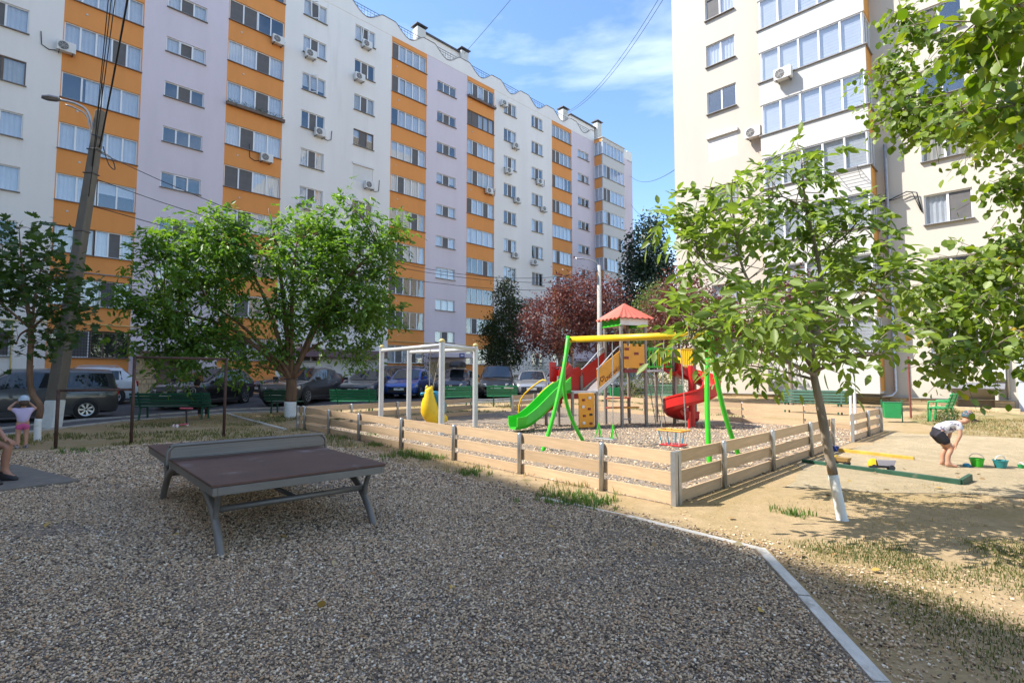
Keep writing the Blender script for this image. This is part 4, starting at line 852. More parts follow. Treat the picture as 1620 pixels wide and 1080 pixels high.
tree('walnut_tree', 'broad walnut tree with limewashed trunk between the parked cars and the fence', 'tree', [at(460, 661, W1), at(459, 640, W1), at(461, 620, W1), at(461, 600, W1)],
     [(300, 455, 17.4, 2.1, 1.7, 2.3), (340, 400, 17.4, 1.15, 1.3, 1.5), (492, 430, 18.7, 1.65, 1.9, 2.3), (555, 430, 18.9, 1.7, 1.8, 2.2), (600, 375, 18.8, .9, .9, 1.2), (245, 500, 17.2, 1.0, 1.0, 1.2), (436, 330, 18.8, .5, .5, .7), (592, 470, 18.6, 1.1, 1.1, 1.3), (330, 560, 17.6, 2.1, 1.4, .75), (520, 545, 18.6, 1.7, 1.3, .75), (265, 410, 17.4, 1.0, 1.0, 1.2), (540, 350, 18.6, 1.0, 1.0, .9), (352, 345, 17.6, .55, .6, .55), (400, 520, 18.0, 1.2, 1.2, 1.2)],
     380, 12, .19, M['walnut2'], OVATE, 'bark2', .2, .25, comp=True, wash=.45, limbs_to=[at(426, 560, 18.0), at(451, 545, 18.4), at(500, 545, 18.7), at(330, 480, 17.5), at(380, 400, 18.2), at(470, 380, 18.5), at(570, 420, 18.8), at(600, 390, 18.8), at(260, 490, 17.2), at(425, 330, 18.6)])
MP = 12.0
M['maple'] = leafmat('maple_leaf', (.022, .06, .014), (.06, .11, .025), tr=.4)
tree('maple_tree', 'slender crooked maple with white trunk base beside the leaning lamp pole', 'tree', [at(59, 697, MP), at(60, 668, MP), at(64, 643, MP), at(51, 622, MP), at(47, 590, MP), at(49, 541, MP), at(49, 520, MP)],
     [(40, 420, 12, .65, .8, .75), (88, 440, 11.8, .6, .7, .8), (15, 480, 12.2, .7, .8, .7), (112, 480, 11.8, .5, .6, .5), (30, 360, 12, .45, .5, .45), (75, 395, 12, .4, .5, .5), (25, 545, 12, .5, .5, .35), (5, 400, 12.2, .6, .6, .7), (70, 530, 11.8, .5, .5, .4), (-40, 450, 12.2, .7, .8, .9)],
     200, 9, .14, M['maple'], MAPLE, 'bark2', .065, .19, wash=.22, ratio=1.0, flat=1.3)
M['plum'] = leafmat('purple_plum_leaf', (.075, .022, .022), (.20, .085, .065), tr=.3); M['hornbeam'] = leafmat('hornbeam_leaf', (.018, .04, .012), (.06, .085, .022), tr=.3); M['spruce'] = leafmat('dark_needle', (.012, .035, .02), (.035, .065, .03), tr=.15); M['bush'] = leafmat('bush_leaf', (.03, .065, .015), (.10, .14, .035), tr=.35); M['paletree'] = leafmat('pale_leaf', (.06, .10, .03), (.17, .21, .07), tr=.4)
tree('plum_tree', 'purple-leaved plum tree behind the parked cars left of the far lamp post', 'tree', [onz(3.0, 32, -.1), onz(3.0, 32, 1.0), onz(2.9, 32, 2.2)],
     [(885, 510, 32, 2.4, 2.2, 1.9), (920, 480, 32, 2.0, 2.0, 1.6), (955, 520, 32, 1.7, 1.8, 1.8), (900, 455, 32, 1.0, 1.2, .9), (855, 535, 32, 1.4, 1.4, 1.2), (960, 470, 32, 1.1, 1.1, 1.1)], 620, 24, .18, M['plum'], r0=.15, spread=.30)
tree('hornbeam_tree', 'narrow dark columnar tree in front of the white strip', 'tree', [onz(-.5, 36, -.1), onz(-.5, 36, 1.5), onz(-.5, 36, 4)],
     [(800, 475, 36, .9, .9, 1.3), (797, 520, 36, 1.3, 1.3, 1.3), (798, 560, 36, 1.4, 1.4, 1.1), (806, 455, 36, .45, .45, .8), (775, 530, 36, .7, .7, .8), (825, 500, 36, .6, .6, 1.0)], 420, 26, .17, M['hornbeam'], r0=.14, spread=.25, flat=.3)
tree('plum_tree', 'purple-leaved plum tree at the left corner of the cream block', 'tree', [onz(7.9, 25.5, -.1), onz(8.0, 25.5, 1.2), onz(8.1, 25.5, 2.2)],
     [(1075, 500, 25.5, 1.7, 1.6, 1.5), (1120, 500, 25, 1.4, 1.4, 1.3), (1080, 455, 25.5, .9, .9, .8), (1150, 530, 24.5, 1.2, 1.2, 1.0)], 420, 22, .16, M['plum'], r0=.12, spread=.28)
tree('plum_tree', 'small purple-leaved plum tree close under the cream block bay', 'tree', [onz(11.4, 21.5, -.1), onz(11.4, 21.5, 1.2), onz(11.4, 21.5, 2.0)],
     [(1255, 480, 21.5, 1.1, 1.0, 1.2), (1215, 500, 21.5, .9, .9, .9), (1290, 500, 21.5, .8, .8, .8)], 200, 20, .14, M['plum'], r0=.09, spread=.25)
tree('spruce_tree', 'tall dark evergreen tree in the gap between the two blocks', 'tree', [onz(13.6, 54, -.1), onz(13.6, 54, 4), onz(13.6, 54, 9)],
     [(1022, 400, 54, 2.0, 2.0, 3.0), (1018, 455, 54, 2.6, 2.6, 3.0), (1030, 370, 54, 1.2, 1.2, 1.6), (1035, 500, 54, 2.8, 2.6, 2.6), (1040, 430, 54, 1.8, 1.8, 2.2)], 560, 24, .36, M['spruce'], r0=.25, spread=.5, flat=.3)
tree('ash_tree', 'pale green tree behind the play tower roof', 'tree', [onz(9.8, 38, -.1), onz(9.8, 38, 1.5), onz(9.8, 38, 2.5)],
     [(1040, 480, 38, 1.5, 1.5, 1.5), (1025, 530, 38, 2.0, 2.0, 1.7), (1060, 520, 38, 1.6, 1.6, 1.6), (1005, 545, 38, 1.4, 1.4, 1.2)], 420, 22, .19, M['paletree'], r0=.14, spread=.32)
# trees that show in the gap further back and low shrubs
tree('poplar_tree', 'green tree far behind the end of the long block', 'tree', [onz(16.5, 62, -.1), onz(16.5, 62, 3), onz(16.5, 62, 5)],
     [(1040, 545, 62, 3.0, 3, 3), (1060, 500, 62, 2.6, 2.6, 3), (1010, 560, 62, 3, 3, 2.4)], 360, 22, .36, M['bush'], r0=.22, spread=.5)
def shrub(label, x, y, rx, rz_, m, n=70, s=.1, grp=None):
    t = thing('shrub', label, 'shrub', onz(x, y), 0, grp); mb = MB()
    for _ in range(6): a = random.uniform(0, 6.28); mb.tube([(0, 0, -.05), (math.cos(a) * rx * .3, math.sin(a) * rx * .3, rz_ * .8), (math.cos(a) * rx * .6, math.sin(a) * rx * .6, rz_ * 1.4)], [.02, .014, .005], 5)
    mb.build('stem', M['bark'], t)
    v = rng.normal(size=(n, 3)); v = unit(v) * (rng.random((n, 1)) ** .4); cl = v * np.array((rx, rx, rz_)) + np.array((0, 0, rz_ * 1.0)); P = np.repeat(cl, 14, 0) + rng.normal(size=(n * 14, 3)) * .16 * rx; P[:, 2] = np.abs(P[:, 2]); k = len(P)
    L = rng.uniform(.7, 1.2, k) * s; tag(put('foliage', leaf_mesh('foliage', P, rnd_dirs(k), np.array((0, 0, .6)) + rng.normal(size=(k, 3)) * .6, L, L * .55, SIMPLE, m), t), kind='stuff')
def Ls(u, o): p = Lpt(u, o); return p.x, p.y
for i, (u, o, rx, rz_, lab) in enumerate(((-.3, 1.0, .9, .95, 'dark shrub against the white wall behind the grey minivan'), (1.5, .9, .7, .75, 'low leafy shrub beside the gas pipe behind the grey minivan'), (24.5, 1.4, 1.5, 1.6, 'tall leafy shrub under the third orange strip behind the swing frame'), (33.5, 1.6, 1.3, 1.3, 'green shrub by the porch with the blue plaque'), (38.5, 2.0, 1.5, 1.5, 'bushy shrub at the foot of the white strip behind the silver car'), (43.5, 2.2, 1.6, 1.6, 'broad shrub behind the plum tree at the wall foot'), (21, 1.4, 1.1, 1.0, 'shrub behind the dark sedan at the white wall'))):
    shrub(lab, *Ls(u, o), rx, rz_, M['bush'] if i % 2 else M['hornbeam'], 90, .11)
shrub('round green shrub behind the pale green bench by the spiral slide', 6.2, 27.5, 1.3, .9, M['bush'], 90, .1)
shrub('green shrub at the left corner of the cream block', 8.6, 28.8, 1.1, .9, M['bush'], 70, .1)
shrub('grass-like tuft under the bright green bench on the lawn', 12.55, 15.2, .32, .26, M['bush'], 40, .06)
# ================================================================== PARKED CARS
def paint(n, c, metal=.35): 
    m, nd, b = newmat(n); b.inputs['Base Color'].default_value = (*c, 1); b.inputs['Metallic'].default_value = metal; b.inputs['Roughness'].default_value = .38; b.inputs['Coat Weight'].default_value = 1; b.inputs['Coat Roughness'].default_value = .04
    t = nd.nodes.new('ShaderNodeTexNoise'); t.inputs['Scale'].default_value = 5; t.inputs['Detail'].default_value = 6; mr = nd.nodes.new('ShaderNodeMapRange'); mr.inputs[3].default_value = .3; mr.inputs[4].default_value = .5; nd.links.new(t.outputs['Fac'], mr.inputs[0]); nd.links.new(mr.outputs[0], b.inputs['Roughness']); return m
m, nd, b = newmat('car_glass'); b.inputs['Base Color'].default_value = (.018, .022, .026, 1); b.inputs['Roughness'].default_value = .03; b.inputs['Specular IOR Level'].default_value = .9; M['carglass'] = m
M['tyre'] = mat('tyre_rubber', (.02, .02, .02), .85, var=.2); M['rim'] = mat('alloy_rim', (.55, .56, .57), .3, metal=.85, var=.05)
m, nd, b = newmat('headlamp'); b.inputs['Base Color'].default_value = (.62, .65, .68, 1); b.inputs['Roughness'].default_value = .12; b.inputs['Coat Weight'].default_value = 1; b.inputs['Metallic'].default_value = .5; M['lamp'] = m
M['tail'] = plastic('tail_lamp', (.45, .012, .015), .15); M['plate'] = mat('number_plate', (.70, .70, .68), .4, var=.05); M['trim'] = mat('black_trim', (.022, .022, .024), .5, var=.1); M['chrome'] = mat('chrome_trim', (.62, .62, .63), .18, metal=.95, var=.03)
_wheel = {}
def wheel_meshes(r, wd):
    k = (r, wd)
    if k not in _wheel:
        Mx = Matrix.Rotation(R(90), 3, 'X'); t = MB(); t.lathe([(r * .62, -wd / 2), (r * .93, -wd / 2), (r, -wd / 2 + .03), (r, wd / 2 - .03), (r * .93, wd / 2), (r * .62, wd / 2)], 28, M=Mx); rm = MB()
        rm.lathe([(r * .56, -wd * .5 - .004), (r * .65, -wd * .5 - .012), (r * .66, -wd * .42), (r * .56, -wd * .38)], 28, M=Mx, cap=False); rm.lathe([(0.001, -wd * .47), (r * .14, -wd * .47), (r * .14, -wd * .3), (.001, -wd * .3)], 14, M=Mx, cap=False)
        for i in range(7):
            a = i * 2 * math.pi / 7
            for s in (-.10, .10): p = Vector((math.cos(a + s * .4), 0, math.sin(a + s * .4))) * r * .1; q = Vector((math.cos(a + s), 0, math.sin(a + s))) * r * .6; rm.bar((p.x, wd * .44, p.z), (q.x, wd * .46, q.z), .028, .03, up=(0, 1, 0))
        bk = MB(); bk.lathe([(0.001, 0), (r * .6, 0), (r * .6, .01), (.001, .01)], 20, M=Mx, cap=False)
        # outer face is +y after flip
        _wheel[k] = (t.mesh('tyre', M['tyre'], True), rm.mesh('rim', M['rim']), bk.mesh('brake_disc', M['trim']))
    return _wheel[k]
def car(label, loc, heading, pm, L=4.5, W=1.82, H=1.65, kind='suv', r=.34, box=False, plate=True, group='cars parked beside the long block', rails=False):
    x, y = loc; T_ = thing('parked_car', label, 'car', onz(x, y, .005), math.atan2(heading[1], heading[0]), group); hw = W / 2; h2 = L / 2
    P = {'suv': dict(hood=.98, belt=1.06, xw=.20, xr=-.03, xe=-.37, xb=-.472, top=1., hf=.86), 'sedan': dict(hood=.86, belt=.95, xw=.18, xr=.0, xe=-.27, xb=-.40, top=1., hf=.72), 'hatch': dict(hood=.90, belt=.98, xw=.24, xr=.04, xe=-.40, xb=-.475, top=1., hf=.76), 'van': dict(hood=.98, belt=1.03, xw=.30, xr=.09, xe=-.45, xb=-.485, top=1., hf=.82), 'coupe': dict(hood=.98, belt=1.08, xw=.20, xr=-.02, xe=-.24, xb=-.46, top=1., hf=.86)}[kind]
    B = P['belt']; xw, xr, xe, xb = [P[k] * L for k in ('xw', 'xr', 'xe', 'xb')]
    # stations: x, half width, sill z, belt z, top z, roof half width
    S = [(h2, .62 * hw, .36, .52, .56, .55 * hw), (h2 - .05, .80 * hw, .27, .62, .66, .72 * hw), (h2 - .17, .93 * hw, .21, P['hf'] - .08, P['hf'], .80 * hw), (h2 - .45, .985 * hw, .20, P['hf'], P['hf'] + .06, .82 * hw), (xw + .35, hw, .20, B - .10, P['hood'], .84 * hw), (xw, hw, .2, B - .05, P['hood'] + .05, .86 * hw), (xr, hw, .2, B, H - .04, .74 * hw), ((xr + xe) / 2, hw, .2, B + .01, H, .76 * hw), (xe, .985 * hw, .2, B + .04, H - .05, .72 * hw)]
    if kind == 'sedan': S += [(xb, .97 * hw, .22, B + .04, B + .10, .80 * hw), (-h2 + .14, .93 * hw, .24, B, B + .06, .78 * hw), (-h2 + .03, .84 * hw, .30, .70, .78, .7 * hw), (-h2, .74 * hw, .38, .60, .66, .6 * hw)]
    elif kind == 'coupe': S += [(xb, .96 * hw, .24, B + .08, B + .16, .74 * hw), (-h2 + .05, .90 * hw, .28, .82, .90, .7 * hw), (-h2, .78 * hw, .38, .62, .70, .6 * hw)]
    else: S += [(xb, .95 * hw, .24, B + .05, B + .12, .78 * hw), (-h2 + .03, .90 * hw, .26, .84, .90, .74 * hw), (-h2, .80 * hw, .38, .62, .68, .66 * hw)]
    A = np.array(S); xs = A[:, 0]
    def prm(xq): return [float(np.interp(-xq, -xs, A[:, j])) for j in range(1, 6)]
    def ring(xq):
        w_, zb, bl, tp, wr = prm(xq); hgt = tp - bl; g = min(1., max(0., (hgt - .08) / .25)); wr2 = w_ * (.97 - .0) * (1 - g) * .88 + wr * g if g < 1 else wr
        pts = [(0, zb), (w_ * .80, zb), (w_ * .955, zb + .07), (w_ * .985, zb + .22), (w_, zb + .40 * (bl - zb) / .8 + .1), (w_ * .985, bl - .12), (w_ * .955, bl), (wr2 * 1.02 + (w_ * .955 - wr2) * .12 * g, bl + hgt * .80), (wr2 * .9, tp - .03 * g - .006), (wr2 * .6, tp), (0, tp + .015)]
        return pts
    dense = []
    for i in range(len(xs) - 1):
        for k in range(3): dense.append(xs[i] + (xs[i + 1] - xs[i]) * k / 3)
    dense.append(xs[-1]); rings = []
    for xq in dense:
        p = ring(xq); full = [(xq, a, b_) for a, b_ in p] + [(xq, -a, b_) for a, b_ in p[-2:0:-1]]; rings.append(full)
    mb = MB(); mb.loft(rings); me = mb.mesh('body', pm, True); me.set_sharp_from_angle(angle=R(32)); put('body', me, T_)
    def sidept(xq, t, s, o=.006):   # point on the flank between belt (t=0) and roof edge (t=1)
        p = ring(xq); a, b_ = Vector(p[6]), Vector(p[7]); q = a.lerp(b_, t); return (xq, s * (q[0] + o), q[1])
    wins = {'suv': [(xw - .20, xr - .62, 1), (xr - .70, xr - 1.42, 0), (xr - 1.50, xe + .02, -1)], 'sedan': [(xw - .18, xr - .62, 1), (xr - .70, xe - .12, -1)], 'hatch': [(xw - .2, xr - .62, 1), (xr - .7, xe + .10, -1)], 'van': [(xw - .12, xr + .04, 1), (xr - .02, xr - .90, 0), (xr - .98, xr - 1.78, 0), (xr - 1.86, xe + .06, -1)], 'coupe': [(xw - .2, xr - .62, 1), (xr - .70, xe - .25, -1)]}[kind]
    for s in (1, -1):
        for a, b_, sl in wins:
            mb = MB(); n_ = 6; lo, hi = [], []
            for i in range(n_ + 1):
                f = i / n_; lo.append(sidept(a + (b_ - a) * f, .05, s))
                a2 = a - (.42 * (xw - xr) if sl == 1 else 0); b2 = b_ + (.12 if sl == -1 else 0); hi.append(sidept(a2 + (b2 - a2) * f, .93, s))
            mb.loft([lo, hi], closed=False); mb.build('side_window', M['carglass'], T_)
    def top_patch(name, x0, x1, f0, f1, rear=False):
        mb = MB(); rows = []
        for i in range(6):
            xq = x0 + (x1 - x0) * i / 5; p = ring(xq); hw_ = p[8][0] * (f0 + (f1 - f0) * i / 5); off_ = .012
            nx = (1 if not rear else -1) * off_
            rows.append([(xq + nx, hw_ * q, float(np.interp(abs(hw_ * q), [0, p[9][0], p[8][0], p[7][0]], [p[10][1], p[9][1], p[8][1], p[7][1]])) + off_) for q in np.linspace(-1, 1, 9)])
        mb.loft(rows, closed=False); return mb.build(name, M['carglass'], T_, smooth=True)
    top_patch('windscreen', xw - .04, xr + .06, 1.0, .98)
    if kind in ('sedan', 'coupe'): top_patch('rear_window', xe - .06, xb + .12, .95, .95, True)
    else: top_patch('rear_window', xe - .035, xe + (xb - xe) * .8, .95, .98, True)
    hb = P['hf']
    fx = h2 - .055
    for s in (1, -1):
        mb = MB(); mb.loft([[(h2 - .02, s * .50 * hw, hb - .26), (h2 - .02, s * .52 * hw, hb - .13), (h2 - .20, s * .92 * hw, hb - .10), (h2 - .20, s * .90 * hw, hb - .24)], [(h2 - .12, s * .50 * hw, hb - .26), (h2 - .14, s * .52 * hw, hb - .10), (h2 - .38, s * .985 * hw, hb - .05), (h2 - .38, s * .985 * hw, hb - .20)]]); mb.build('headlight', M['lamp'], T_, bevel=.01)
        tz = B - .12; mb = MB(); mb.box((-h2 + .11, s * .80 * hw, tz), (.20, .22 * hw, .24 if kind != 'sedan' else .16)); mb.build('tail_light', M['tail'], T_, bevel=.02)
        mb = MB(); mb.box((xw - .32, s * (hw + .10), B + .06), (.12, .22, .15)); mb.bar((xw - .32, s * (hw - .04), B + .02), (xw - .32, s * (hw + .04), B + .03), .04, .04); mb.build('mirror', pm, T_, bevel=.03)
        for q in (xr - .50, xr - 1.3):
            if kind != 'hatch' or q > xr - 1: MB().box((q, s * (hw * .985 + .012), B - .15), (.2, .03, .03)).build('door_handle', M['chrome'] if rails else pm, T_, bevel=.01)
        MB().box((0, s * hw * .985, .25), (L * .50, .05, .16)).build('sill_trim', M['trim'], T_, bevel=.02)
    mb = MB(); mb.box((h2 - .045, 0, hb - .26), (.10, .92 * hw, .17)); g = mb.build('grille', M['trim'], T_, bevel=.02); MB().box((h2 + .008, 0, hb - .235), (.012, .16, .09)).build('badge', M['chrome'], g, bevel=.01)
    MB().box((h2 - .05, 0, .36), (.12, 1.25 * hw, .14)).build('lower_grille', M['trim'], T_, bevel=.02)
    for sx in (1, -1):
        if plate: MB().box((sx * (h2 + .006), 0, .47 if sx > 0 else .62), (.014, .52, .112)).build('number_plate', M['plate'], T_)
    ty, rm, bk = wheel_meshes(r, .22)
    wb = L * .305
    for sx in (1, -1):
        for s in (1, -1):
            a = MB(); a.lathe([(.001, -.02), (r + .055, -.02), (r + .055, .0), (.001, .0)], 24, M=Matrix.Rotation(R(90), 3, 'X')); a.build('wheel_arch', M['trim'], T_, loc=(sx * wb, s * (hw * .985), r + .02))
            we = put('wheel', bk, T_, (sx * wb, s * (hw - .055), r), (0, 0, 0 if s > 0 else math.pi)); put('tyre', ty, we); put('rim', rm, we)
    if rails:
        for s in (1, -1): MB().tube([(xr - .1, s * .64 * hw, H + .0), (xr - .2, s * .64 * hw, H + .045), (xe + .2, s * .64 * hw, H + .04), (xe + .1, s * .64 * hw, H - .02)], .018, 6).build('roof_rail', M['galv'], T_)
    if box:
        rb = MB(); rb.loft([[(x_, .40 * sc_ * c_, H + .10 + z_ * sc2) for c_, z_ in ((-1, 0), (-1.02, .12), (-.8, .30), (0, .34), (.8, .30), (1.02, .12), (1, 0))] for x_, sc_, sc2 in ((.75, .55, .35), (.55, .9, .8), (.2, 1, 1), (-1.0, 1, 1.05), (-1.25, .85, .85), (-1.32, .7, .6))]); rb.build('roof_box', M['trim'], T_, smooth=True, bevel=.01)
    return T_
hL = (-.706, -.708)
car('dark grey minivan parked beside the leaning concrete lamp pole', (-15.85, 17.25), hL, paint('grey_van_paint', (.055, .055, .056)), 4.6, 1.84, 1.70, 'van', .33)
car('white crossover with black roof trim behind the grey minivan', (-19.2, 22.9), hL, paint('white_car_paint', (.62, .66, .72), .05), 4.6, 1.86, 1.70, 'suv', .36, rails=True)
car('black crossover seen through the green bench with the sitting person', (-13.4, 23.0), (-.12, -.99), paint('black_car_paint', (.012, .012, .014)), 4.5, 1.84, 1.66, 'suv', .35)
car('dark grey crossover facing the walnut trunk with a number plate', (-9.75, 24.6), (-.12, -.99), paint('graphite_paint', (.06, .058, .06)), 4.6, 1.86, 1.66, 'suv', .36, rails=True)
car('dark purple coupe crossover side-on behind the grey crossover', (-12.2, 30.2), hL, paint('purple_black_paint', (.03, .022, .032)), 4.7, 1.88, 1.62, 'coupe', .36)
car('dark sedan half hidden by the green bench right of the walnut trunk', (-7.55, 27.6), (-.05, -1), paint('dark_sedan_paint', (.055, .06, .066)), 4.5, 1.82, 1.46, 'sedan', .32)
car('dark brown people carrier behind the blue hatchback', (-7.6, 32.5), hL, paint('brown_car_paint', (.045, .028, .022)), 4.7, 1.86, 1.78, 'van', .34)
car('bright blue hatchback behind the swing frame', (-5.55, 28.6), (-.08, -1), paint('blue_car_paint', (.02, .075, .33)), 4.1, 1.80, 1.54, 'hatch', .33)
car('grey estate car with a black roof box', (-3.1, 29.4), (-.03, -1), paint('slate_paint', (.08, .08, .095)), 4.6, 1.82, 1.52, 'suv', .33, box=True)
car('old black off-roader left of the silver saloon', (-.82, 29.0), (0, -1), paint('old_black_paint', (.012, .012, .013), .1), 4.6, 1.88, 1.72, 'suv', .36)
car('silver saloon between the black off-roader and the white car', (1.12, 29.2), (-.05, -1), paint('silver_paint', (.42, .43, .45), .6), 4.4, 1.74, 1.44, 'sedan', .31)
car('white car behind the red castle panel of the play set', (2.95, 31.2), (-.35, -.94), paint('white_paint_b', (.66, .67, .68), .05), 4.4, 1.80, 1.62, 'suv', .34)
car('white car glimpsed under the play tower', (7.6, 33.5), (-.7, -.71), paint('white_paint_c', (.55, .58, .64), .05), 4.4, 1.80, 1.50, 'sedan', .32)
# ================================================================== FENCES, PLAYGROUND, BENCHES
pk = MB().box((.5, 0, 0), (1, .028, .15)).mesh('plank', M['plank'])
pst = MB().box((0, 0, .30), (.06, .06, .64)).mesh('post', M['galv']); 
for_b = MB(); for_b.lathe([(.034, -.05), (.034, .60), (.026, .62), (.001, .625)], 12); prd = for_b.mesh('post', M['galv'], True)
def fence(label, a, b, stops, side=1, group='tan plank fences round the play area'):
    a, b = Vector(a[:2]), Vector(b[:2]); d = (b - a).normalized(); n = Vector((-d.y, d.x)) * side; t = thing('fence', label, 'fence', (0, 0, 0), 0, group); ang = math.atan2(d.y, d.x)
    for i, s in enumerate(stops):
        p = a + d * s; put('post', pst if i in (0, len(stops) - 1) else prd, t, onz(p.x, p.y, random.uniform(-.01, .01)), (random.uniform(-.015, .015), random.uniform(-.015, .015), ang))
    for i in range(len(stops) - 1):
        for z in (.065, .295, .525):
            p = a + d * (stops[i] + .012) + n * .05; q = a + d * (stops[i + 1] - .012) + n * .05; zp, zq = gz(*p) + z + random.uniform(-.008, .008), gz(*q) + z + random.uniform(-.008, .008)
            put('plank', pk, t, (p.x, p.y, zp), (0, -math.atan2(zq - zp, (q - p).length), ang), ((q - p).length, 1, 1))
    return t
fence('long sunlit plank fence between the play area and the gravel in front', P1, P4, [0, 1.05, 2.6, 4.3, 6.1, 7.95, 9.6, 11.2, 11.7], -1)
fence('shaded plank fence running from the near corner towards the young walnut trunk', P1, P2, [.09, 1.35, 3.15, 5.1, 6.5], 1)
fence('short return of plank fence right of the gateway by the sand', P1, P2, [8.05, 9.6, 11.05], 1)
fence('dappled plank fence in front of the cream block at the back', P2, P3, [.1, 1.9, 3.7, 5.5, 7.3, 9.1, 11.6], 1)
fence('plank fence along the benches behind the silver swing frame', P4, P3, [.12, 1.6, 3.2, 4.8, 6.4], 1)
fence('stub of plank fence beside the green slide', P4, P3, [8.4, 9.9, 11.1], 1)

# ---- table tennis table on the gravel
ex, ey = Vector((.741, .672, 0)), Vector((-.672, .741, 0)); F0 = Vector((-2.45, 4.34, 0)); WX, LY = 1.58, 3.28
TT = thing('table_tennis_table', 'brown outdoor table tennis table with steel net on the gravel', 'table', F0, math.atan2(ex.y, ex.x))
top = mat('scuffed_brown_board', (.105, .05, .036), .55, var=.25, scale=2, c2=(.30, .27, .26), c2pos=(.58, .74), c2scale=2.6, c2amt=.75, bump=.05)
mb = MB()
for s in (0, 1):
    mb = MB(); mb.box((WX / 2, LY * (.25 + .5 * s), .585), (WX, LY / 2 - .008, .026)); mb.build('table_top', top, TT, bevel=.006)
fr = mat('grey_table_frame', (.19, .18, .165), .45, metal=.35, var=.12)
mb = MB()
for x in (.03, WX - .03): mb.box((x, LY / 2, .535), (.04, LY - .02, .07))
for y in (.03, LY / 2, LY - .03): mb.box((WX / 2, y, .535), (WX - .10, .04, .07))
mb.build('frame', fr, TT, bevel=.004)
for x in (.10, WX - .10):
    for s, y0 in ((1, .06), (-1, LY - .55)):
        yy = lambda q: y0 + s * q
        mb = MB(); c = curve([(x, yy(-.02), -.03), (x, yy(.10), .14), (x, yy(.32), .33), (x, yy(.66), .46), (x, yy(1.05), .50)], 5); mb.tube(c, [.036] * len(c), 10); c = curve([(x, yy(.20), .25), (x, yy(.18), .36), (x, yy(.10), .50)], 3); mb.tube(c, .026, 8); mb.build('leg', fr, TT, smooth=True)
mb = MB()
for y in (.28, LY - .8): mb.tube([(.10, y, .33), (WX - .10, y, .33)], .028, 8)
mb.tube([(WX / 2, .28, .33), (WX / 2, LY - .8, .33)], .022, 8); mb.build('stretcher', fr, TT, smooth=True)
mb = MB(); c = curve([(-.05, LY / 2, .54), (-.05, LY / 2, .68), (.0, LY / 2, .742), (.1, LY / 2, .755), (WX - .1, LY / 2, .755), (WX, LY / 2, .742), (WX + .05, LY / 2, .68), (WX + .05, LY / 2, .54)], 4); mb.tube(c, .017, 8); mb.tube([(-.05, LY / 2, .618), (WX + .05, LY / 2, .618)], .012, 6); mb.build('net_frame', fr, TT, smooth=True)
mb = MB(); mb.box((WX / 2, LY / 2, .685), (WX + .04, .006, .125)); nm = mb.build('net_plate', mat('perforated_steel', (.21, .195, .18), .5, metal=.3, var=.3, scale=3, stretch=(.3, 1, 30)), TT)

# ---- brown exercise bars
t = thing('exercise_bars', 'rusty brown pipe exercise bars, low and high, left of the table', 'exercise bars'); bp = [(-9.27, 10.76), (-8.23, 11.44), (-6.92, 12.7)]
for (x, y), h in zip(bp, (1.19, 1.89, 1.89)): MB().tube([(x, y, -.1), (x, y, h)], .033, 10).build('post', M['rust'], t, smooth=True)
for i, h in ((0, 1.17), (1, 1.87)): MB().tube([(*bp[i], h), (*bp[i + 1], h)], .028, 10).build('crossbar', M['rust'], t, smooth=True)

# ---- silver swing frame with the yellow rocker
SF = thing('playground_swing', 'silver post swing frame with yellow caps behind the plank fence', 'swing'); sp = [(-3.95, 15.9), (-3.25, 16.6), (-1.75, 13.1), (-1.05, 15.05)]
for x, y in sp:
    p = MB().lathe([(.075, -.1), (.075, 2.30)], 14).build('post', M['steelgrey'], SF, smooth=False, loc=(x, y, gz(x, y))); MB().lathe([(.08, 2.30), (.078, 2.34), (.05, 2.38), (.001, 2.395)], 14).build('cap', M['pipeyel'], p, smooth=True)
for i, j, z in ((0, 2, 2.22), (2, 3, 2.22), (1, 3, 2.20)): MB().tube([(*sp[i], z), (*sp[j], z)], .055, 10).build('top_beam', M['steelgrey'], SF, smooth=True)
RK = thing('rocker_seat', 'yellow and blue bean-shaped plastic rocker hanging from the silver frame', 'swing seat', (-2.12, 14.0, 0), R(25)); RK.scale = (.86, .86, 1)
def blob(rings_, n=14):
    out = []
    for (cx, cy, z, rx, ry) in rings_: out.append([(cx + rx * math.cos(2 * math.pi * k / n), cy + ry * math.sin(2 * math.pi * k / n), z) for k in range(n)])
    return out
mb = MB(); mb.loft(blob([(.14, 0, .18, .10, .10), (.10, 0, .21, .22, .18), (.04, 0, .32, .30, .22), (-.06, 0, .50, .30, .23), (-.10, 0, .72, .25, .21), (-.10, 0, .92, .17, .16), (-.10, 0, 1.02, .13, .13), (-.10, 0, 1.10, .13, .12), (-.10, 0, 1.16, .06, .06)])); rb = mb.build('body', M['pyellow'], RK, smooth=True)
for s in (-1, 1): MB().lathe([(.05, 0), (.055, .05), (.03, .10), (.001, .11)], 10, (-.10 + s * .07, 0, 1.10)).build('ear', M['pyellow'], RK, smooth=True)
mb = MB(); mb.loft(blob([(.36, 0, .22, .06, .08), (.38, 0, .26, .12, .12), (.38, 0, .36, .12, .12), (.36, 0, .44, .05, .06)])); mb.build('foot', M['pyellow'], RK, smooth=True)
mb = MB(); mb.loft(blob([(.14, .10, 1.05, .05, .06), (.16, .10, 1.02, .16, .10), (.22, .12, .88, .17, .15), (.30, .12, .70, .18, .17), (.32, .12, .52, .16, .15), (.30, .10, .40, .08, .08)])); mb.build('blue_saddle', M['pblue'], RK, smooth=True); MB().tube([(-.35, .02, .98), (0, .14, 1.0), (.3, .14, .96)], .04, 8).build('handle', M['pblue'], RK, smooth=True)
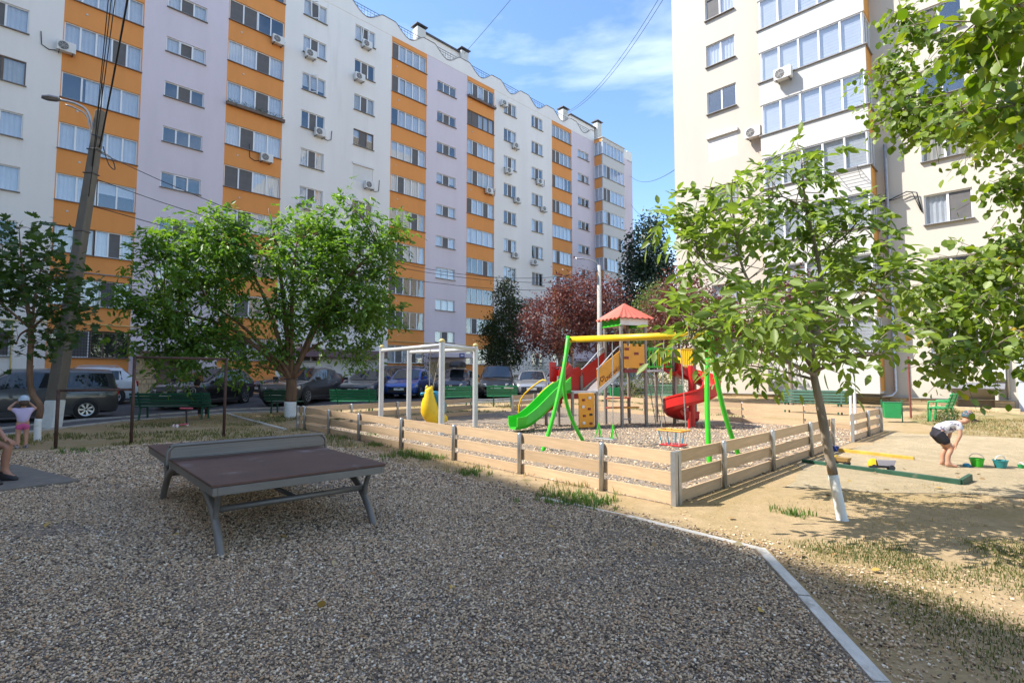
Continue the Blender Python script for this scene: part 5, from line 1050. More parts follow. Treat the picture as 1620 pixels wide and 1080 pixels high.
for x, y in ((-.08, 0), (.32, .12)): MB().tube([(x * .3 - .07, y * .5, 1.12), (x, y, 2.2)], .013, 6).build('rope', M['rope'], RK)

# ---- green A-frame swing with yellow beam
AS = thing('playground_swing', 'green bowed-leg swing frame with thick yellow top beam', 'swing'); AL, AR = Vector((1.22, 11.2, 2.24)), Vector((3.40, 8.98, 2.18))
for foot, apex, bow in (((.58, 10.4), AL + Vector((-.03, -.10, .06)), (.06, -.1)), ((1.65, 12.0), AL + Vector((.03, .10, .0)), (-.28, .05)), ((3.17, 8.5), AR + Vector((-.05, -.08, .04)), (-.05, -.03)), ((4.07, 9.4), AR + Vector((.05, .08, .04)), (-.1, .0))):
    f = Vector((*foot, -.08)); md = f.lerp(apex, .5) + Vector((bow[0], bow[1], 0)); MB().tube(curve([f, f.lerp(md, .5) + Vector((bow[0] * .25, bow[1] * .25, 0)), md, md.lerp(apex, .55) + Vector((bow[0] * .25, bow[1] * .25, 0)), apex], 4), .042, 12).build('leg', M['pgreen'], AS, smooth=True)
MB().tube([AL, AR], .065, 14).build('top_beam', M['pyellow'], AS, smooth=True)
dB = (AR - AL).normalized()
def hang(name, label, s, w_, zb):
    c = AL.lerp(AR, s); return thing(name, label, 'swing seat', (c.x, c.y, 0), math.atan2(dB.y, dB.x)), c
t, c = hang('hanging_swing', 'flat swing seat hanging on chains under the yellow beam', .30, .4, .28)
MB().box((0, 0, .22), (.46, .17, .03)).build('seat', M['galv'], t, bevel=.008)
for s in (-1, 1):
    MB().tube([(s * .17, 0, .52), (s * .17, 0, 2.22)], .009, 5).build('chain', M['galv'], t)
    q = MB(); q.tube([(s * .17, 0, .52), (s * .21, -.08, .24)], .012, 5); q.tube([(s * .17, 0, .52), (s * .21, .08, .24)], .012, 5); q.tube([(s * .17, 0, .52), (s * .11, 0, .24)], .012, 5); q.build('hanger', M['pgreen'], t)
t, c = hang('cradle_swing', 'baby cradle swing with blue and orange bars under the yellow beam', .77, .45, .3)
MB().box((0, 0, .245), (.40, .26, .03)).build('seat', M['pred'], t, bevel=.008)
for y in (-.15, .15): MB().tube([(-.24, y, .50), (.24, y, .50)], .016, 8).build('rail', M['porange'], t)
for x in (-.24, .24): MB().tube([(x, -.15, .50), (x, .15, .50)], .016, 8).build('rail', M['porange'], t)
for k in range(6):
    x = -.21 + .084 * k
    for y in (-.15, .15): MB().tube([(x * .8, y * .8, .255), (x * 1.02, y, .50)], .011, 6).build('bar', M['pblue'] if k % 2 == 0 else M['steelgrey'], t)
for s in (-1, 1): MB().tube([(s * .24, 0, .52), (s * .16, 0, 2.18)], .009, 5).build('chain', M['galv'], t)

# ---- the play set: low deck, ramp, tower, bridge, spiral slide
e1, e2 = Vector((.39, -.92, 0)), Vector((.92, .39, 0)); TC = Vector((3.36, 15.6, gz(3.4, 15.6))); ang = math.atan2(e2.y, e2.x)
PS = thing('play_set', 'colourful climbing set with red-roofed tower, green slide and red spiral slide', 'play set', TC, ang)   # local x = e2, local -y = e1 (towards the camera)
def part(name, m, f, **k): mb = MB(); f(mb); return mb.build(name, m, PS, **k)
S = .42
for x, y in ((-S, -S), (S, -S), (S, S), (-S, S)): part('post', M['post'], lambda b: b.lathe([(.05, -.1), (.05, 3.0)], 12, (x, y, 0)))
for x, y in ((1.45, -S), (1.45, S), (2.25, -S), (2.25, S)): part('post', M['post'], lambda b: b.lathe([(.05, -.1), (.05, 2.38)], 12, (x, y, 0)))
LX = -1.62
for x, y in ((LX - .4, -.4), (LX + .36, -.4), (LX + .36, .4), (LX - .4, .4)): part('post', M['post'], lambda b: b.lathe([(.045, -.1), (.045, 1.45 if y > 0 else 1.02)], 12, (x, y, 0)))
for x, y in ((LX - 1.1, .55), (LX - .55, .9)): part('post', M['post'], lambda b: b.lathe([(.045, -.1), (.045, .95)], 12, (x, y, 0)))
for x0, x1, z, nm in ((-.42, .42, 1.6, 'deck'), (.46, 1.41, 1.6, 'bridge_deck'), (1.45, 2.25, 1.6, 'deck'), (LX - .42, LX + .40, 1.0, 'deck')): part(nm, M['galv'], lambda b: b.box(((x0 + x1) / 2, 0, z), (x1 - x0, .86, .06)), bevel=.008)
# tower roof: four red facets, crenellated green and plain white fascia boards
r_ = .61; zr = 3.14
for k in range(4):
    a = [(-r_, -r_), (r_, -r_), (r_, r_), (-r_, r_)]; p, q = a[k], a[(k + 1) % 4]; mb = MB(); n_ = 6; row = []
    for i in range(n_ * 2 + 1):
        f = i / (n_ * 2); row.append((p[0] + (q[0] - p[0]) * f, p[1] + (q[1] - p[1]) * f, zr - (.035 if i % 2 else 0)))
    o = len(mb.v); mb.add(row + [(0, 0, 3.62)], [(i, i + 1, len(row)) for i in range(len(row) - 1)]); mb.add([(x, y, z - .025) for x, y, z in row] + [(0, 0, 3.59)], [(i + 1, i, len(row)) for i in range(len(row) - 1)]); mb.build('roof_panel', M['roofred'], PS)
def cren(b, x0, x1, z0, z1, n, th=.02, notch=.08, mi=0, M_=None, c=(0, 0, 0)):
    w_ = (x1 - x0) / (2 * n + 1); poly = [(x0, z0), (x1, z0)]
    for i in range(2 * n + 1):
        xr_ = x1 - i * w_; zz = z1 if i % 2 == 0 else z1 - notch; poly += [(xr_, zz), (xr_ - w_, zz)]
    Mx = Matrix.Rotation(R(90), 3, 'X'); b.prism(poly, -th / 2, th / 2, M=(M_ @ Mx) if M_ else Mx, c=c)
part('fascia', M['white'], lambda b: b.box((0, -S - .05, 3.03), (.96, .02, .22)))
part('fascia', M['white'], lambda b: b.box((0, S + .05, 3.03), (.96, .02, .22)))
RZ90 = Matrix.Rotation(R(90), 3, 'Z')
for x in (-S - .05, S + .05): part('fascia', M['pgreen'], lambda b: cren(b, -.47, .47, 2.90, 3.14, 2, M_=RZ90, c=(x, 0, 0)))
def brickpanel(x0, x1, z0, z1, y, bricks, m=M['porange'], n=3):
    p = part('castle_panel', m, lambda b: cren(b, x0, x1, z0, z1, n, notch=.07, c=(0, y, 0)))
    for i, (fx, fz, mm) in enumerate(bricks): MB().box((x0 + (x1 - x0) * fx, y - .016, z0 + (z1 - z0) * fz), ((x1 - x0) * .21, .014, .075)).build('brick_tile', mm, p, bevel=.004)
brickpanel(-.36, .36, 1.68, 2.38, -S - .03, [(.14, .78, M['darkred']), (.12, .42, M['darkred']), (.85, .15, M['darkred']), (.6, .6, M['darkred'])])
part('kick_board', M['darkred'], lambda b: b.box((0, -S - .035, 1.60), (.72, .03, .11)))
# climbing panel under the low deck
p = part('climbing_panel', M['porange'], lambda b: b.box((LX - .0, -.47, .51), (.50, .03, .94)), bevel=.02)
for fx, fz, mm in ((-.10, .80, 'darkred'), (.09, .86, 'white'), (-.12, .60, 'white'), (.08, .53, 'darkred'), (-.08, .33, 'darkred'), (.13, .36, 'trim'), (.13, .10, 'darkred'), (-.10, .12, 'white')):
    mb = MB(); mb.box((LX + fx, -.492, .06 + fz * .92), (.09 if mm != 'white' else .085, .03, .06 if mm != 'white' else .075)); mb.build('hand_hold', M[mm], p, bevel=.012)
# ramp with lettered side panel
xa, xb_ = LX + .42, -.44; za, zb_ = 1.02, 1.60
part('ramp', M['galv'], lambda b: b.loft([[(xa, -.36, za - .03), (xa, .36, za - .03), (xa, .36, za), (xa, -.36, za)], [(xb_, -.36, zb_ - .03), (xb_, .36, zb_ - .03), (xb_, .36, zb_), (xb_, -.36, zb_)]]))
for y, mm in ((-.40, 'porange'), (.40, 'pred')):
    sp_ = part('ramp_panel', M[mm], lambda b: b.loft([[(xa - .02, y - .012, za + .05), (xa - .02, y + .012, za + .05), (xa - .02, y + .012, za + .62), (xa - .02, y - .012, za + .62)], [(xb_ + .02, y - .012, zb_ + .05), (xb_ + .02, y + .012, zb_ + .05), (xb_ + .02, y + .012, zb_ + .60), (xb_ + .02, y - .012, zb_ + .60)]]))
    part('handrail', M['galv'], lambda b: b.tube(curve([(xa - .05, y * 1.05, za + .62), (xa + .12, y * 1.05, za + .75), (xb_ - .12, y * 1.05, zb_ + .66), (xb_ + .05, y * 1.05, zb_ + .68)], 4), .018, 8), smooth=True)
    part('ramp_stringer', M['galv'], lambda b: b.bar((xa, y, za - .03), (xb_, y, zb_ - .03), .03, .09))
    if y < 0: LP = sp_
def lettering(txt, size, par, org, sx, slope, m, name):
    cu = bpy.data.curves.new(name, 'FONT'); cu.body = txt; cu.size = size; cu.align_x = 'LEFT'; cu.extrude = .003; cu.resolution_u = 3; tmp = bpy.data.objects.new('tmp', cu); col.objects.link(tmp); dg = bpy.context.evaluated_depsgraph_get(); me = bpy.data.meshes.new_from_object(tmp.evaluated_get(dg)); bpy.data.objects.remove(tmp)
    for v in me.vertices: x, y, z = v.co; v.co = (org[0] + x * sx, org[1] - z, org[2] + y + x * sx * slope)
    me.name = name; me.materials.clear(); me.materials.append(m); return put(name, me, par)
slope = (zb_ - za) / (xb_ - xa)
lettering('I', .17, LP, (xa + .03, -.418, za + .16), .8, slope, M['darkred'], 'panel_lettering'); lettering('CHIȘINĂU', .17, LP, (xa + .225, -.418, za + .25), .60, slope, M['darkred'], 'panel_lettering')
hp = []
for k in range(24):
    a = 2 * math.pi * k / 24; hp.append((.0052 * 16 * math.sin(a) ** 3, .0052 * (13 * math.cos(a) - 5 * math.cos(2 * a) - 2 * math.cos(3 * a) - math.cos(4 * a))))
mb = MB(); mb.tube([(xa + .135 + x * .8, -.417, za + .30 + z + (.135 + x) * slope * .5) for x, z in hp], .010, 5, closed=True); mb.build('panel_heart', M['darkred'], LP)
# red arch panel and red castle panel round the low deck
mb = MB(); mb.prism([(LX - .38, .78), (LX + .36, .78), (LX + .36, 1.62), (LX + .26, 1.72), (LX + .10, 1.66), (LX - .02, 1.80), (LX - .14, 1.66), (LX - .30, 1.72), (LX - .38, 1.62)], -.012, .012, M=Matrix.Rotation(R(90), 3, 'X'), c=(0, .42, 0)); ap = mb.build('arch_panel', M['pred'], PS)
mb = MB(); hp2 = [(.24 * math.cos(a), 1.14 + .36 * math.sin(a)) for a in np.linspace(0, math.pi, 15)] + [(-.24, .85), (.24, .85)]; mb.prism([(x + LX, z) for x, z in hp2], .0, .05, M=Matrix.Rotation(R(90), 3, 'X'), c=(0, .405, 0)); mb.build('arch_relief', M['pred'], ap, bevel=.015)
part('castle_panel', M['pred'], lambda b: cren(b, LX - .58, LX + .06, 1.28, 1.86, 1, notch=.22, c=(0, .62, 0))); part('castle_rail', M['pred'], lambda b: b.tube([(LX - .5, .60, 1.70), (LX, .60, 1.70)], .02, 8))
for k in range(4): part('stair_tread', M['pred'], lambda b: b.box((LX - .52 - .17 * k, .52 + .20 * k, .82 - .2 * k), (.44, .24, .05)), bevel=.012)
part('stair_side', M['pred'], lambda b: b.loft([[(LX - .30, .42, .66), (LX - .27, .42, .66), (LX - .27, .42, 1.0), (LX - .30, .42, 1.0)], [(LX - .95, 1.2, .05), (LX - .92, 1.2, .05), (LX - .92, 1.2, .35), (LX - .95, 1.2, .35)]]))
for dx in (-.25, .25): part('handrail', M['pyellow'], lambda b: b.tube(curve([(LX - .5 + dx, .5, 1.30), (LX - .62 + dx, .66, 1.30), (LX - 1.0 + dx, 1.15, .78), (LX - 1.06 + dx, 1.22, .05)], 4), .022, 8), smooth=True)
# green slide leaving the low deck to the left
def channel(path, w_, h_, th=.03, rim=.03):
    """U-shaped chute along a path of (point, side vector, up vector)"""
    rs = []
    for p, s, u in path:
        prof = [(-w_ / 2 - rim, h_), (-w_ / 2 - rim, h_ - .05), (-w_ / 2 - .01, h_ - .06), (-w_ / 2 - .01, .06), (-w_ / 2 + .07, -th), (w_ / 2 - .07, -th), (w_ / 2 + .01, .06), (w_ / 2 + .01, h_ - .06), (w_ / 2 + rim, h_ - .05), (w_ / 2 + rim, h_), (w_ / 2 - .015, h_), (w_ / 2 - .03, .10), (w_ / 2 - .10, .0), (-w_ / 2 + .10, 0), (-w_ / 2 + .03, .10), (-w_ / 2 + .015, h_)]
        rs.append([p + s * a + u * b_ for a, b_ in prof])
    return rs
pts = curve([(LX - .40, 0, 1.02), (LX - .58, 0, .98), (LX - .85, 0, .80), (LX - 1.35, 0, .40), (LX - 1.75, 0, .17), (LX - 2.0, 0, .12), (LX - 2.2, 0, .11)], 5); path = []
for i, p in enumerate(pts):
    t_ = (pts[min(i + 1, len(pts) - 1)] - pts[max(i - 1, 0)]).normalized(); s = Vector((0, 1, 0)); path.append((p + Vector((0, -.04 - .42 * (i / (len(pts) - 1)) ** 1.3, 0)), s, t_.cross(s) * -1 if (t_.cross(s)).z < 0 else t_.cross(s)))
mb = MB(); mb.loft(channel(path, .58, .29)); me = mb.mesh('slide', M['pgreen'], True); me.set_sharp_from_angle(angle=R(40)); put('slide', me, PS)
part('slide_hood', M['pgreen'], lambda b: b.loft([[(LX - .38, y, 1.0), (LX - .38, y, 1.42), (LX - .62, y, 1.24), (LX - .64, y, 1.0)] for y in (-.30, -.26)])); part('slide_hood', M['pgreen'], lambda b: b.loft([[(LX - .38, y, 1.0), (LX - .38, y, 1.42), (LX - .62, y, 1.24), (LX - .64, y, 1.0)] for y in (.22, .26)]))
# bridge railings and far deck railings
for x0, x1, mm in ((.48, 1.40, 'pgreen'), (1.50, 2.22, 'pyellow')):
    for y in (-S, S):
        rl = part('railing', M[mm], lambda b: (b.box(((x0 + x1) / 2, y, 2.26), (x1 - x0, .04, .05)), b.box(((x0 + x1) / 2, y, 1.72), (x1 - x0, .04, .05))), bevel=.008) if not (x0 > 1.4 and y < 0) else part('railing', M[mm], lambda b: (b.box((1.98, y, 2.26), (.48, .04, .05)), b.box((1.98, y, 1.72), (.48, .04, .05))), bevel=.008)
        k0, k1 = (x0, x1) if not (x0 > 1.4 and y < 0) else (1.74, 2.22)
        for i in range(7): MB().box((k0 + (k1 - k0) * (i + .5) / 7, y, 1.99), (.028, .028, .50)).build('baluster', M[mm], rl)
part('railing', M['pyellow'], lambda b: b.box((2.27, 0, 2.05), (.03, .8, .5)))
# red spiral slide
SCX, SCY = 1.52, -1.08; rs = []; nst = 48
for i in range(nst + 1):
    f = i / nst; a = R(125 - 400 * f); rad = .56; p = Vector((SCX + rad * math.cos(a), SCY + rad * math.sin(a), 1.58 - 1.40 * f)); s = Vector((math.cos(a), math.sin(a), 0)); path_ = (p, s, Vector((0, 0, 1))); rs.append(path_)
pe, se, ue = rs[-1]; tv = Vector((se.y, -se.x, 0)); rs += [(pe + tv * .25 + Vector((0, 0, -.04)), se, ue), (pe + tv * .5 + Vector((0, 0, -.05)), se, ue)]
ch = channel(rs, .46, .27); 
for k, (p, s, u) in enumerate(rs):   # higher outer wall
    for j in (6, 7, 8, 9, 10): ch[k][j] = ch[k][j] + Vector((0, 0, .10 if j >= 7 else 0))
mb = MB(); mb.loft(ch); me = mb.mesh('spiral_slide', M['pred'], True); me.set_sharp_from_angle(angle=R(40)); put('spiral_slide', me, PS)
part('spiral_post', M['pred'], lambda b: b.lathe([(.09, -.05), (.09, 1.75)], 14, (SCX, SCY, 0)), smooth=False); part('spiral_inlet', M['pred'], lambda b: b.loft([[(1.46, -.44, z) for z in (1.6, 1.95)] + [(1.46, -.66, z) for z in (1.92, 1.5)], [(1.50, -.44, z) for z in (1.6, 1.95)] + [(1.50, -.66, z) for z in (1.92, 1.5)]])); part('spiral_leg', M['pred'], lambda b: b.box((SCX - .42, SCY - .36, .22), (.07, .07, .50)))
# counter boards and rope ladder under the tower
for z, mm, y in ((.78, 'roofred', .42), (.52, 'porange', -.0), (.50, 'roofred', .42)): part('counter_board', M[mm], lambda b: b.box((-.0, y, z), (.86, .20, .04)), bevel=.012)
for x in (.55, .72, .9): part('rope', M['rope'], lambda b: b.tube([(x, -.3, 1.6), (x + .12, -.55, .0)], .012, 5))
for k in range(5): part('rope', M['rope'], lambda b: b.tube([(.55 + .02 * k, -.3 - .05 * k, 1.4 - .28 * k), (.92 + .02 * k, -.32 - .05 * k, 1.4 - .28 * k)], .010, 5))
part('ladder', M['post'], lambda b: [b.tube([(-.42 + .0, -.42, .22 + .22 * k), (-.12, -.44, .22 + .22 * k)], .016, 6) for k in range(1)])

# ---- benches
def bench(label, loc, face, L_=1.9, m='bgreen', arms=True, back=True, sign=False, grp='green benches'):
    """seat of slats, leaning slatted back, frame legs; local -y is the way a sitter faces"""
    t = thing('bench', label, 'bench', onz(*loc), math.atan2(face[1], face[0]) + R(90), grp); mm = M[m]
    for k in range(4): MB().box((0, -.20 + .115 * k, .44), (L_, .095, .032)).build('seat_slat', mm, t, bevel=.006)
    if back:
        for k in range(4): MB().box((0, .235 + .035 * k, .53 + .105 * k), (L_, .03, .085), M=Matrix.Rotation(R(-16), 3, 'X')).build('back_slat', mm, t, bevel=.006)
    for s in (-1, 1):
        x = s * (L_ / 2 - .28); b = MB(); b.bar((x, -.24, 0), (x, -.20, .42), .045, .05); b.bar((x, .26, 0), (x, .19, .42), .045, .05); b.bar((x, -.24, .41), (x, .24, .41), .045, .035); b.build('leg', mm, t)
        b = MB(); b.bar((x, .20, .40), (x, .38, .92), .04, .04); b.build('back_support', mm, t)
        if arms: b = MB(); b.tube(curve([(s * (L_ / 2 - .06), -.24, .0), (s * (L_ / 2 - .06), -.22, .58), (s * (L_ / 2 - .06), -.12, .64), (s * (L_ / 2 - .06), .30, .64)], 3), .026, 8); b.build('armrest', mm, t, smooth=True)
    if sign: MB().box((-.28, .36, .80), (.4, .012, .05), M=Matrix.Rotation(R(-16), 3, 'X')).build('name_plate', M['white'], t)
    return t
bench('dark green bench with the sitting person, in front of the black crossover', (-11.25, 17.6), (-.1, 1), 2.5, 'dgreen', False)
bench('dark green bench in front of the dark sedan, right of the walnut trunk', (-5.95, 20.0), (0, 1), 1.75, 'bgreen', False)
bench('dark green bench hidden behind the walnut trunk', (-8.6, 19.9), (.05, 1), 1.3, 'dgreen', False)
bench('green bench with armrests right behind the yellow rocker', (-2.35, 22.2), (-.5, .85), 1.7, 'bgreen', True)
bench('green bench with a small white plate in front of the black off-roader', (-.42, 22.6), (0, 1), 1.3, 'bgreen', False, sign=True)
bench('pale green bench seen under the bridge of the play set', (6.7, 23.3), (.2, 1), 1.6, 'paleg', False)
bench('long dark green bench against the cream block plinth', (11.0, 19.3), (-.707, -.707), 2.3, 'dgreen', False)
bench('bright green bench with armrests standing on the dry lawn', (13.75, 16.9), (-.65, .75), 1.25, 'lgreen', True)
bench('green bench behind the counter boards under the tower', (3.8, 25.0), (0, 1), 1.6, 'paleg', False)
# litter bins
def bin_(label, x, y, rz):
    t = thing('litter_bin', label, 'bin', onz(x, y), rz, 'green litter bins'); mb = MB(); mb.loft([[(-.23 * s, -.16 * s, z), (.23 * s, -.16 * s, z), (.23 * s, .16 * s, z), (-.23 * s, .16 * s, z)] for z, s in ((.13, .9), (.62, 1.06))]); mb.build('bucket', M['lgreen'], t, bevel=.012); MB().box((0, 0, .625), (.50, .35, .012)).build('rim', M['bgreen'], t)
    for s in (-1, 1): MB().box((s * .265, 0, .35), (.03, .03, .72)).build('leg', M['bgreen'], t)
bin_('green litter bin on legs behind the plank fence return', 11.95, 16.6, R(-25)); bin_('green litter bin beside the pale green bench under the tower', 5.0, 25.6, 0)
# slender white poles and a brown pole
for i, (x, y, lab) in enumerate(((8.0, 12.45, 'thin white pole, the left one of the pair by the gateway'), (8.26, 12.7, 'thin white pole, the right one of the pair by the gateway'))):
    t = thing('pole', lab, 'pole', (x, y, 0)); MB().lathe([(.03, -.1), (.03, 2.2)], 10).build('shaft', M['white'], t); MB().lathe([(.034, 2.2), (.03, 2.24), (.001, 2.25)], 10).build('cap', M['galv'], t)
t = thing('pole', 'thin rusty brown pole on the lawn left of the bright green bench', 'pole', (13.6, 18.0, 0)); MB().lathe([(.03, -.1), (.03, 2.1)], 10).build('shaft', mat('red_brown_pole', (.20, .06, .045), .6, var=.2), t); MB().lathe([(.034, 2.1), (.001, 2.12)], 10).build('cap', M['rust'], t)
# ---- sandbox boards and toys
t = thing('sandbox_frame', 'worn green and yellow sandbox boards half sunk in sand', 'sandbox')
gm = mat('worn_green_board', (.018, .075, .045), .6, var=.3, scale=6, c2=(.25, .21, .15), c2pos=(.6, .72), c2scale=4)
a, b = Vector((4.95, 9.05, .01)), Vector((6.10, 7.22, .025)); md = a.lerp(b, .5) + Vector((.03, .01, 0))
MB().bar(a, md, .05, .10).build('board', gm, t, bevel=.006); MB().bar(md, b, .05, .105).build('board', gm, t, bevel=.006); MB().bar(b, b + Vector((.35, .26, .02)), .05, .12).build('board', gm, t, bevel=.006)
a, b = Vector((6.35, 10.3, .03)), Vector((7.05, 9.3, .02)); MB().bar(a, b, .05, .08).build('board', mat('worn_yellow_board', (.55, .34, .05), .6, var=.25, scale=6, c2=(.42, .34, .24), c2pos=(.58, .7), c2scale=4), t, bevel=.006); MB().bar(a + Vector((-.14, .2, 0)), a, .07, .15).build('board', M['dblue'], t, bevel=.006)
MB().bar((10.1, 9.55, .02), (11.0, 9.3, .03), .06, .12).build('board', M['porange'], t, bevel=.006)
def bucket(label, x, y, z, m, r=.10, h=.13, flip=False, tilt=0, hm='white'):
    t = thing('toy_bucket', label, 'toy bucket', (x, y, z), random.uniform(0, 6), 'sand toys'); p = [(r * .72, 0), (r, h), (r * 1.07, h), (r * 1.07, h + .012), (r * .95, h + .012), (r * .68, .012), (.001, .012)]
    if flip: p = [(a_, h - b_) for a_, b_ in p]
    mb = MB(); mb.lathe(p, 18, cap=False); mb.lathe([(.001, 0 if not flip else h), (r * .72, 0 if not flip else h)], 18, cap=False); o = mb.build('pail', m, t, smooth=False); o.rotation_euler = (tilt, 0, 0)
    MB().tube([(r * math.cos(q), .0, h + .01 + r * .8 * math.sin(q) * (-.2 if flip else 1)) for q in np.linspace(.1, 3.04, 9)], .006, 5).build('handle', M[hm], o)
teal = plastic('teal_plastic', (.02, .22, .24)); dkg = plastic('dark_green_plastic', (.01, .16, .08))
bucket('bright green toy bucket with spout, nearest to the bending child', 7.55, 8.62, .01, M['pgreen'], .095, .12); bucket('teal toy bucket right of the bright green one', 7.82, 8.50, .01, teal, .095, .11); bucket('tiny green sand mould beside the teal bucket', 8.13, 8.48, .0, M['lgreen'], .045, .05)
bucket('dark green toy bucket under the upturned yellow one', 8.72, 8.66, .0, dkg, .12, .13); bucket('upturned yellow toy bucket on top of the dark green one', 8.72, 8.66, .145, M['pyellow'], .12, .16, True, .12)
t = thing('sand_mould', 'small pale blue sand mould by the bright green bucket', 'toy', (7.38, 8.62, 0), .4, 'sand toys'); MB().lathe([(.05, 0), (.055, .04), (.03, .06), (.001, .06)], 8).build('shell', M['pblue'], t); MB().box((.06, 0, .02), (.04, .02, .02)).build('grip', M['pblue'], t)
def truck(label, x, y, rz, c1, c2, s=1., roll=0):
    t = thing('toy_truck', label, 'toy truck', (x, y, .03 * s), rz, 'sand toys'); t.rotation_euler = (roll, 0, rz); t.scale = (s, s, s)
    mb = MB(); mb.loft([[(.10, q * .065, .05), (.19, q * .065, .05), (.19, q * .06, .11), (.155, q * .058, .165), (.10, q * .058, .165)] for q in (-1, 1)]); mb.build('cab', c1, t, bevel=.006)
    mb = MB(); mb.loft([[(-.16, -.07, .15), (.09, -.07, .15), (.09, .07, .15), (-.16, .07, .15)], [(-.13, -.055, .06), (.07, -.055, .06), (.07, .055, .06), (-.13, .055, .06)]]); mb.build('tipper', c2, t, bevel=.004); MB().box((.02, 0, .045), (.32, .09, .025)).build('chassis', M['trim'], t)
    for x_ in (-.10, .13):
        for y_ in (-.06, .06): MB().lathe([(.038, -.014), (.042, 0), (.038, .014)], 14, M=Matrix.Rotation(R(90), 3, 'X')).build('wheel', M['trim'], t, loc=(x_, y_, .035))
truck('yellow toy tipper truck with grey bed lying by the green board', 5.72, 8.18, R(160), M['pyellow'], mat('grey_toy_bed', (.35, .33, .38), .6), 1., R(12)); truck('yellow and brown toy truck behind the walnut trunk', 5.42, 8.72, R(120), M['pyellow'], mat('brown_toy_bed', (.32, .2, .07), .6), .8)
# pink children's scooter
t = thing('child_scooter', 'pink child scooter standing on the yard in front of the dark green bench', 'scooter', (-9.45, 15.1, 0), R(80)); pk_ = plastic('pink_plastic', (.62, .12, .17))
MB().box((0, 0, .07), (.42, .12, .03)).build('deck', pk_, t, bevel=.01); MB().tube([(.2, 0, .05), (.16, 0, .50)], .024, 8).build('stem', M['trim'], t); MB().tube([(.16, -.20, .52), (.16, .20, .52)], .024, 8).build('handlebar', pk_, t)
for x, y in ((.22, 0.0), (-.2, -.05), (-.2, .05)): MB().lathe([(.045, -.012), (.05, 0), (.045, .012)], 14, M=Matrix.Rotation(R(90), 3, 'X')).build('wheel', M['white'], t, loc=(x, y, .05))
# ================================================================== POLES AND WIRES
LP_ = thing('lamp_pole', 'leaning concrete lamp pole with white painted foot and cables', 'lamp pole'); b0, b1 = Vector((-12.98, 14.85, -.3)), at(160, 176, 14.9)
def sq(p, w_): return [p + Vector((a * w_ / 2, b_ * w_ / 2, 0)) for a, b_ in ((-1, -1), (1, -1), (1, 1), (-1, 1))]
d = (b1 - b0)
def pp(z): return b0 + d * ((z + .3) / (b1.z + .3))
mb = MB(); mb.loft([sq(pp(-.3), .36), sq(pp(.78), .335)]); mb.build('painted_foot', M['limewash'], LP_, bevel=.03)
mb = MB(); mb.loft([sq(pp(.78), .33), sq(pp(4), .275), sq(b1, .21)]); mb.build('shaft', M['concrete'], LP_, bevel=.03)
arm_tip = at(95, 158, 14.4)
mb = MB(); mb.tube(curve([pp(8.25), at(140, 180, 14.8), at(122, 165, 14.6), arm_tip], 5), .035, 8); mb.tube(curve([pp(7.6), at(140, 190, 14.8), at(120, 172, 14.6), at(104, 166, 14.5)], 4), .02, 6); mb.build('lamp_arm', M['galv'], LP_, smooth=True)
dv = (at(64, 153, 14.1) - arm_tip); mb = MB(); 
a_ = arm_tip; u_ = Vector((0, 0, 1)); s_ = dv.normalized().cross(u_)
mb.loft([[a_ + dv * f + s_ * w_ * c_ + u_ * h_ * g_ for c_, g_ in ((-1, 0), (-.7, .5), (.7, .5), (1, 0), (.6, -.5), (-.6, -.5))] for f, w_, h_ in ((0, .05, .06), (.15, .13, .10), (.6, .15, .11), (.95, .08, .06))]); mb.build('lamp_head', M['sill'], LP_, smooth=False)
mb = MB(); mb.tube([pp(8.4) + Vector((0, -.2, 0)), pp(8.35) + Vector((.2, -.1, 0)), pp(8.4) + Vector((.0, .2, 0))], .02, 6)
for z in (8.0, 7.3, 5.6): mb.tube([p + Vector((0, 0, 0)) for p in sq(pp(z), .27)] + [sq(pp(z), .27)[0]], .014, 5)
mb.build('strap', M['flash'], LP_)
mb = MB(); mb.tube(curve([at(163, 232, 14.75), at(172, 260, 14.7), at(182, 268, 14.7), at(176, 250, 14.7), at(160, 240, 14.75)], 4), .014, 5); mb.build('cable_loop', M['cable'], LP_)
def wire(label, a, b, sag=.3, r=.012, n=14, grp='overhead wires'):
    a, b = Vector(a), Vector(b); mb = MB(); mb.tube([a.lerp(b, i / n) - Vector((0, 0, sag * 4 * (i / n) * (1 - i / n))) for i in range(n + 1)], r, 5); return tag(mb.build('overhead_wire', M['cable'], smooth=True), label, 'wire', grp)
# far lamp post
L2 = Vector((4.95, 29.5, gz(5, 29.5))); FP = thing('lamp_pole', 'slim white lamp post behind the play tower roof', 'lamp pole', L2); 
MB().lathe([(.17, -.2), (.15, 2), (.11, 7.4)], 12).build('shaft', mat('old_post_concrete', (.42, .40, .37), .9, var=.15), FP, smooth=True); MB().tube(curve([(0, 0, 7.2), (-.15, 0, 7.55), (-.5, -.05, 7.7), (-.9, -.1, 7.75)], 4), .035, 7).build('lamp_arm', M['galv'], FP, smooth=True); MB().loft([[(-.85 - .5 * f, -.1 + s * w_, 7.75 + h_) for s, h_ in ((-1, 0), (-.6, .06), (.6, .06), (1, 0))] for f, w_ in ((0, .05), (.3, .10), (.9, .09), (1, .04))]).build('lamp_head', M['galv'], FP)
for i, (z1, z2, sg, lab) in enumerate(((8.0, 7.1, 1.7, 'highest of the sagging wires from the leaning pole to the far lamp post'), (7.2, 6.6, 1.2, 'middle sagging wire from the leaning pole to the far lamp post'), (6.4, 6.1, .95, 'lowest sagging wire from the leaning pole to the far lamp post'))): wire(lab, pp(z1), L2 + Vector((0, 0, z2)), sg, .012)
wire('thick twisted cable rising from the leaning pole to the top edge', pp(8.1) + Vector((.12, 0, 0)), at(207, -30, 10.5), .12, .022)
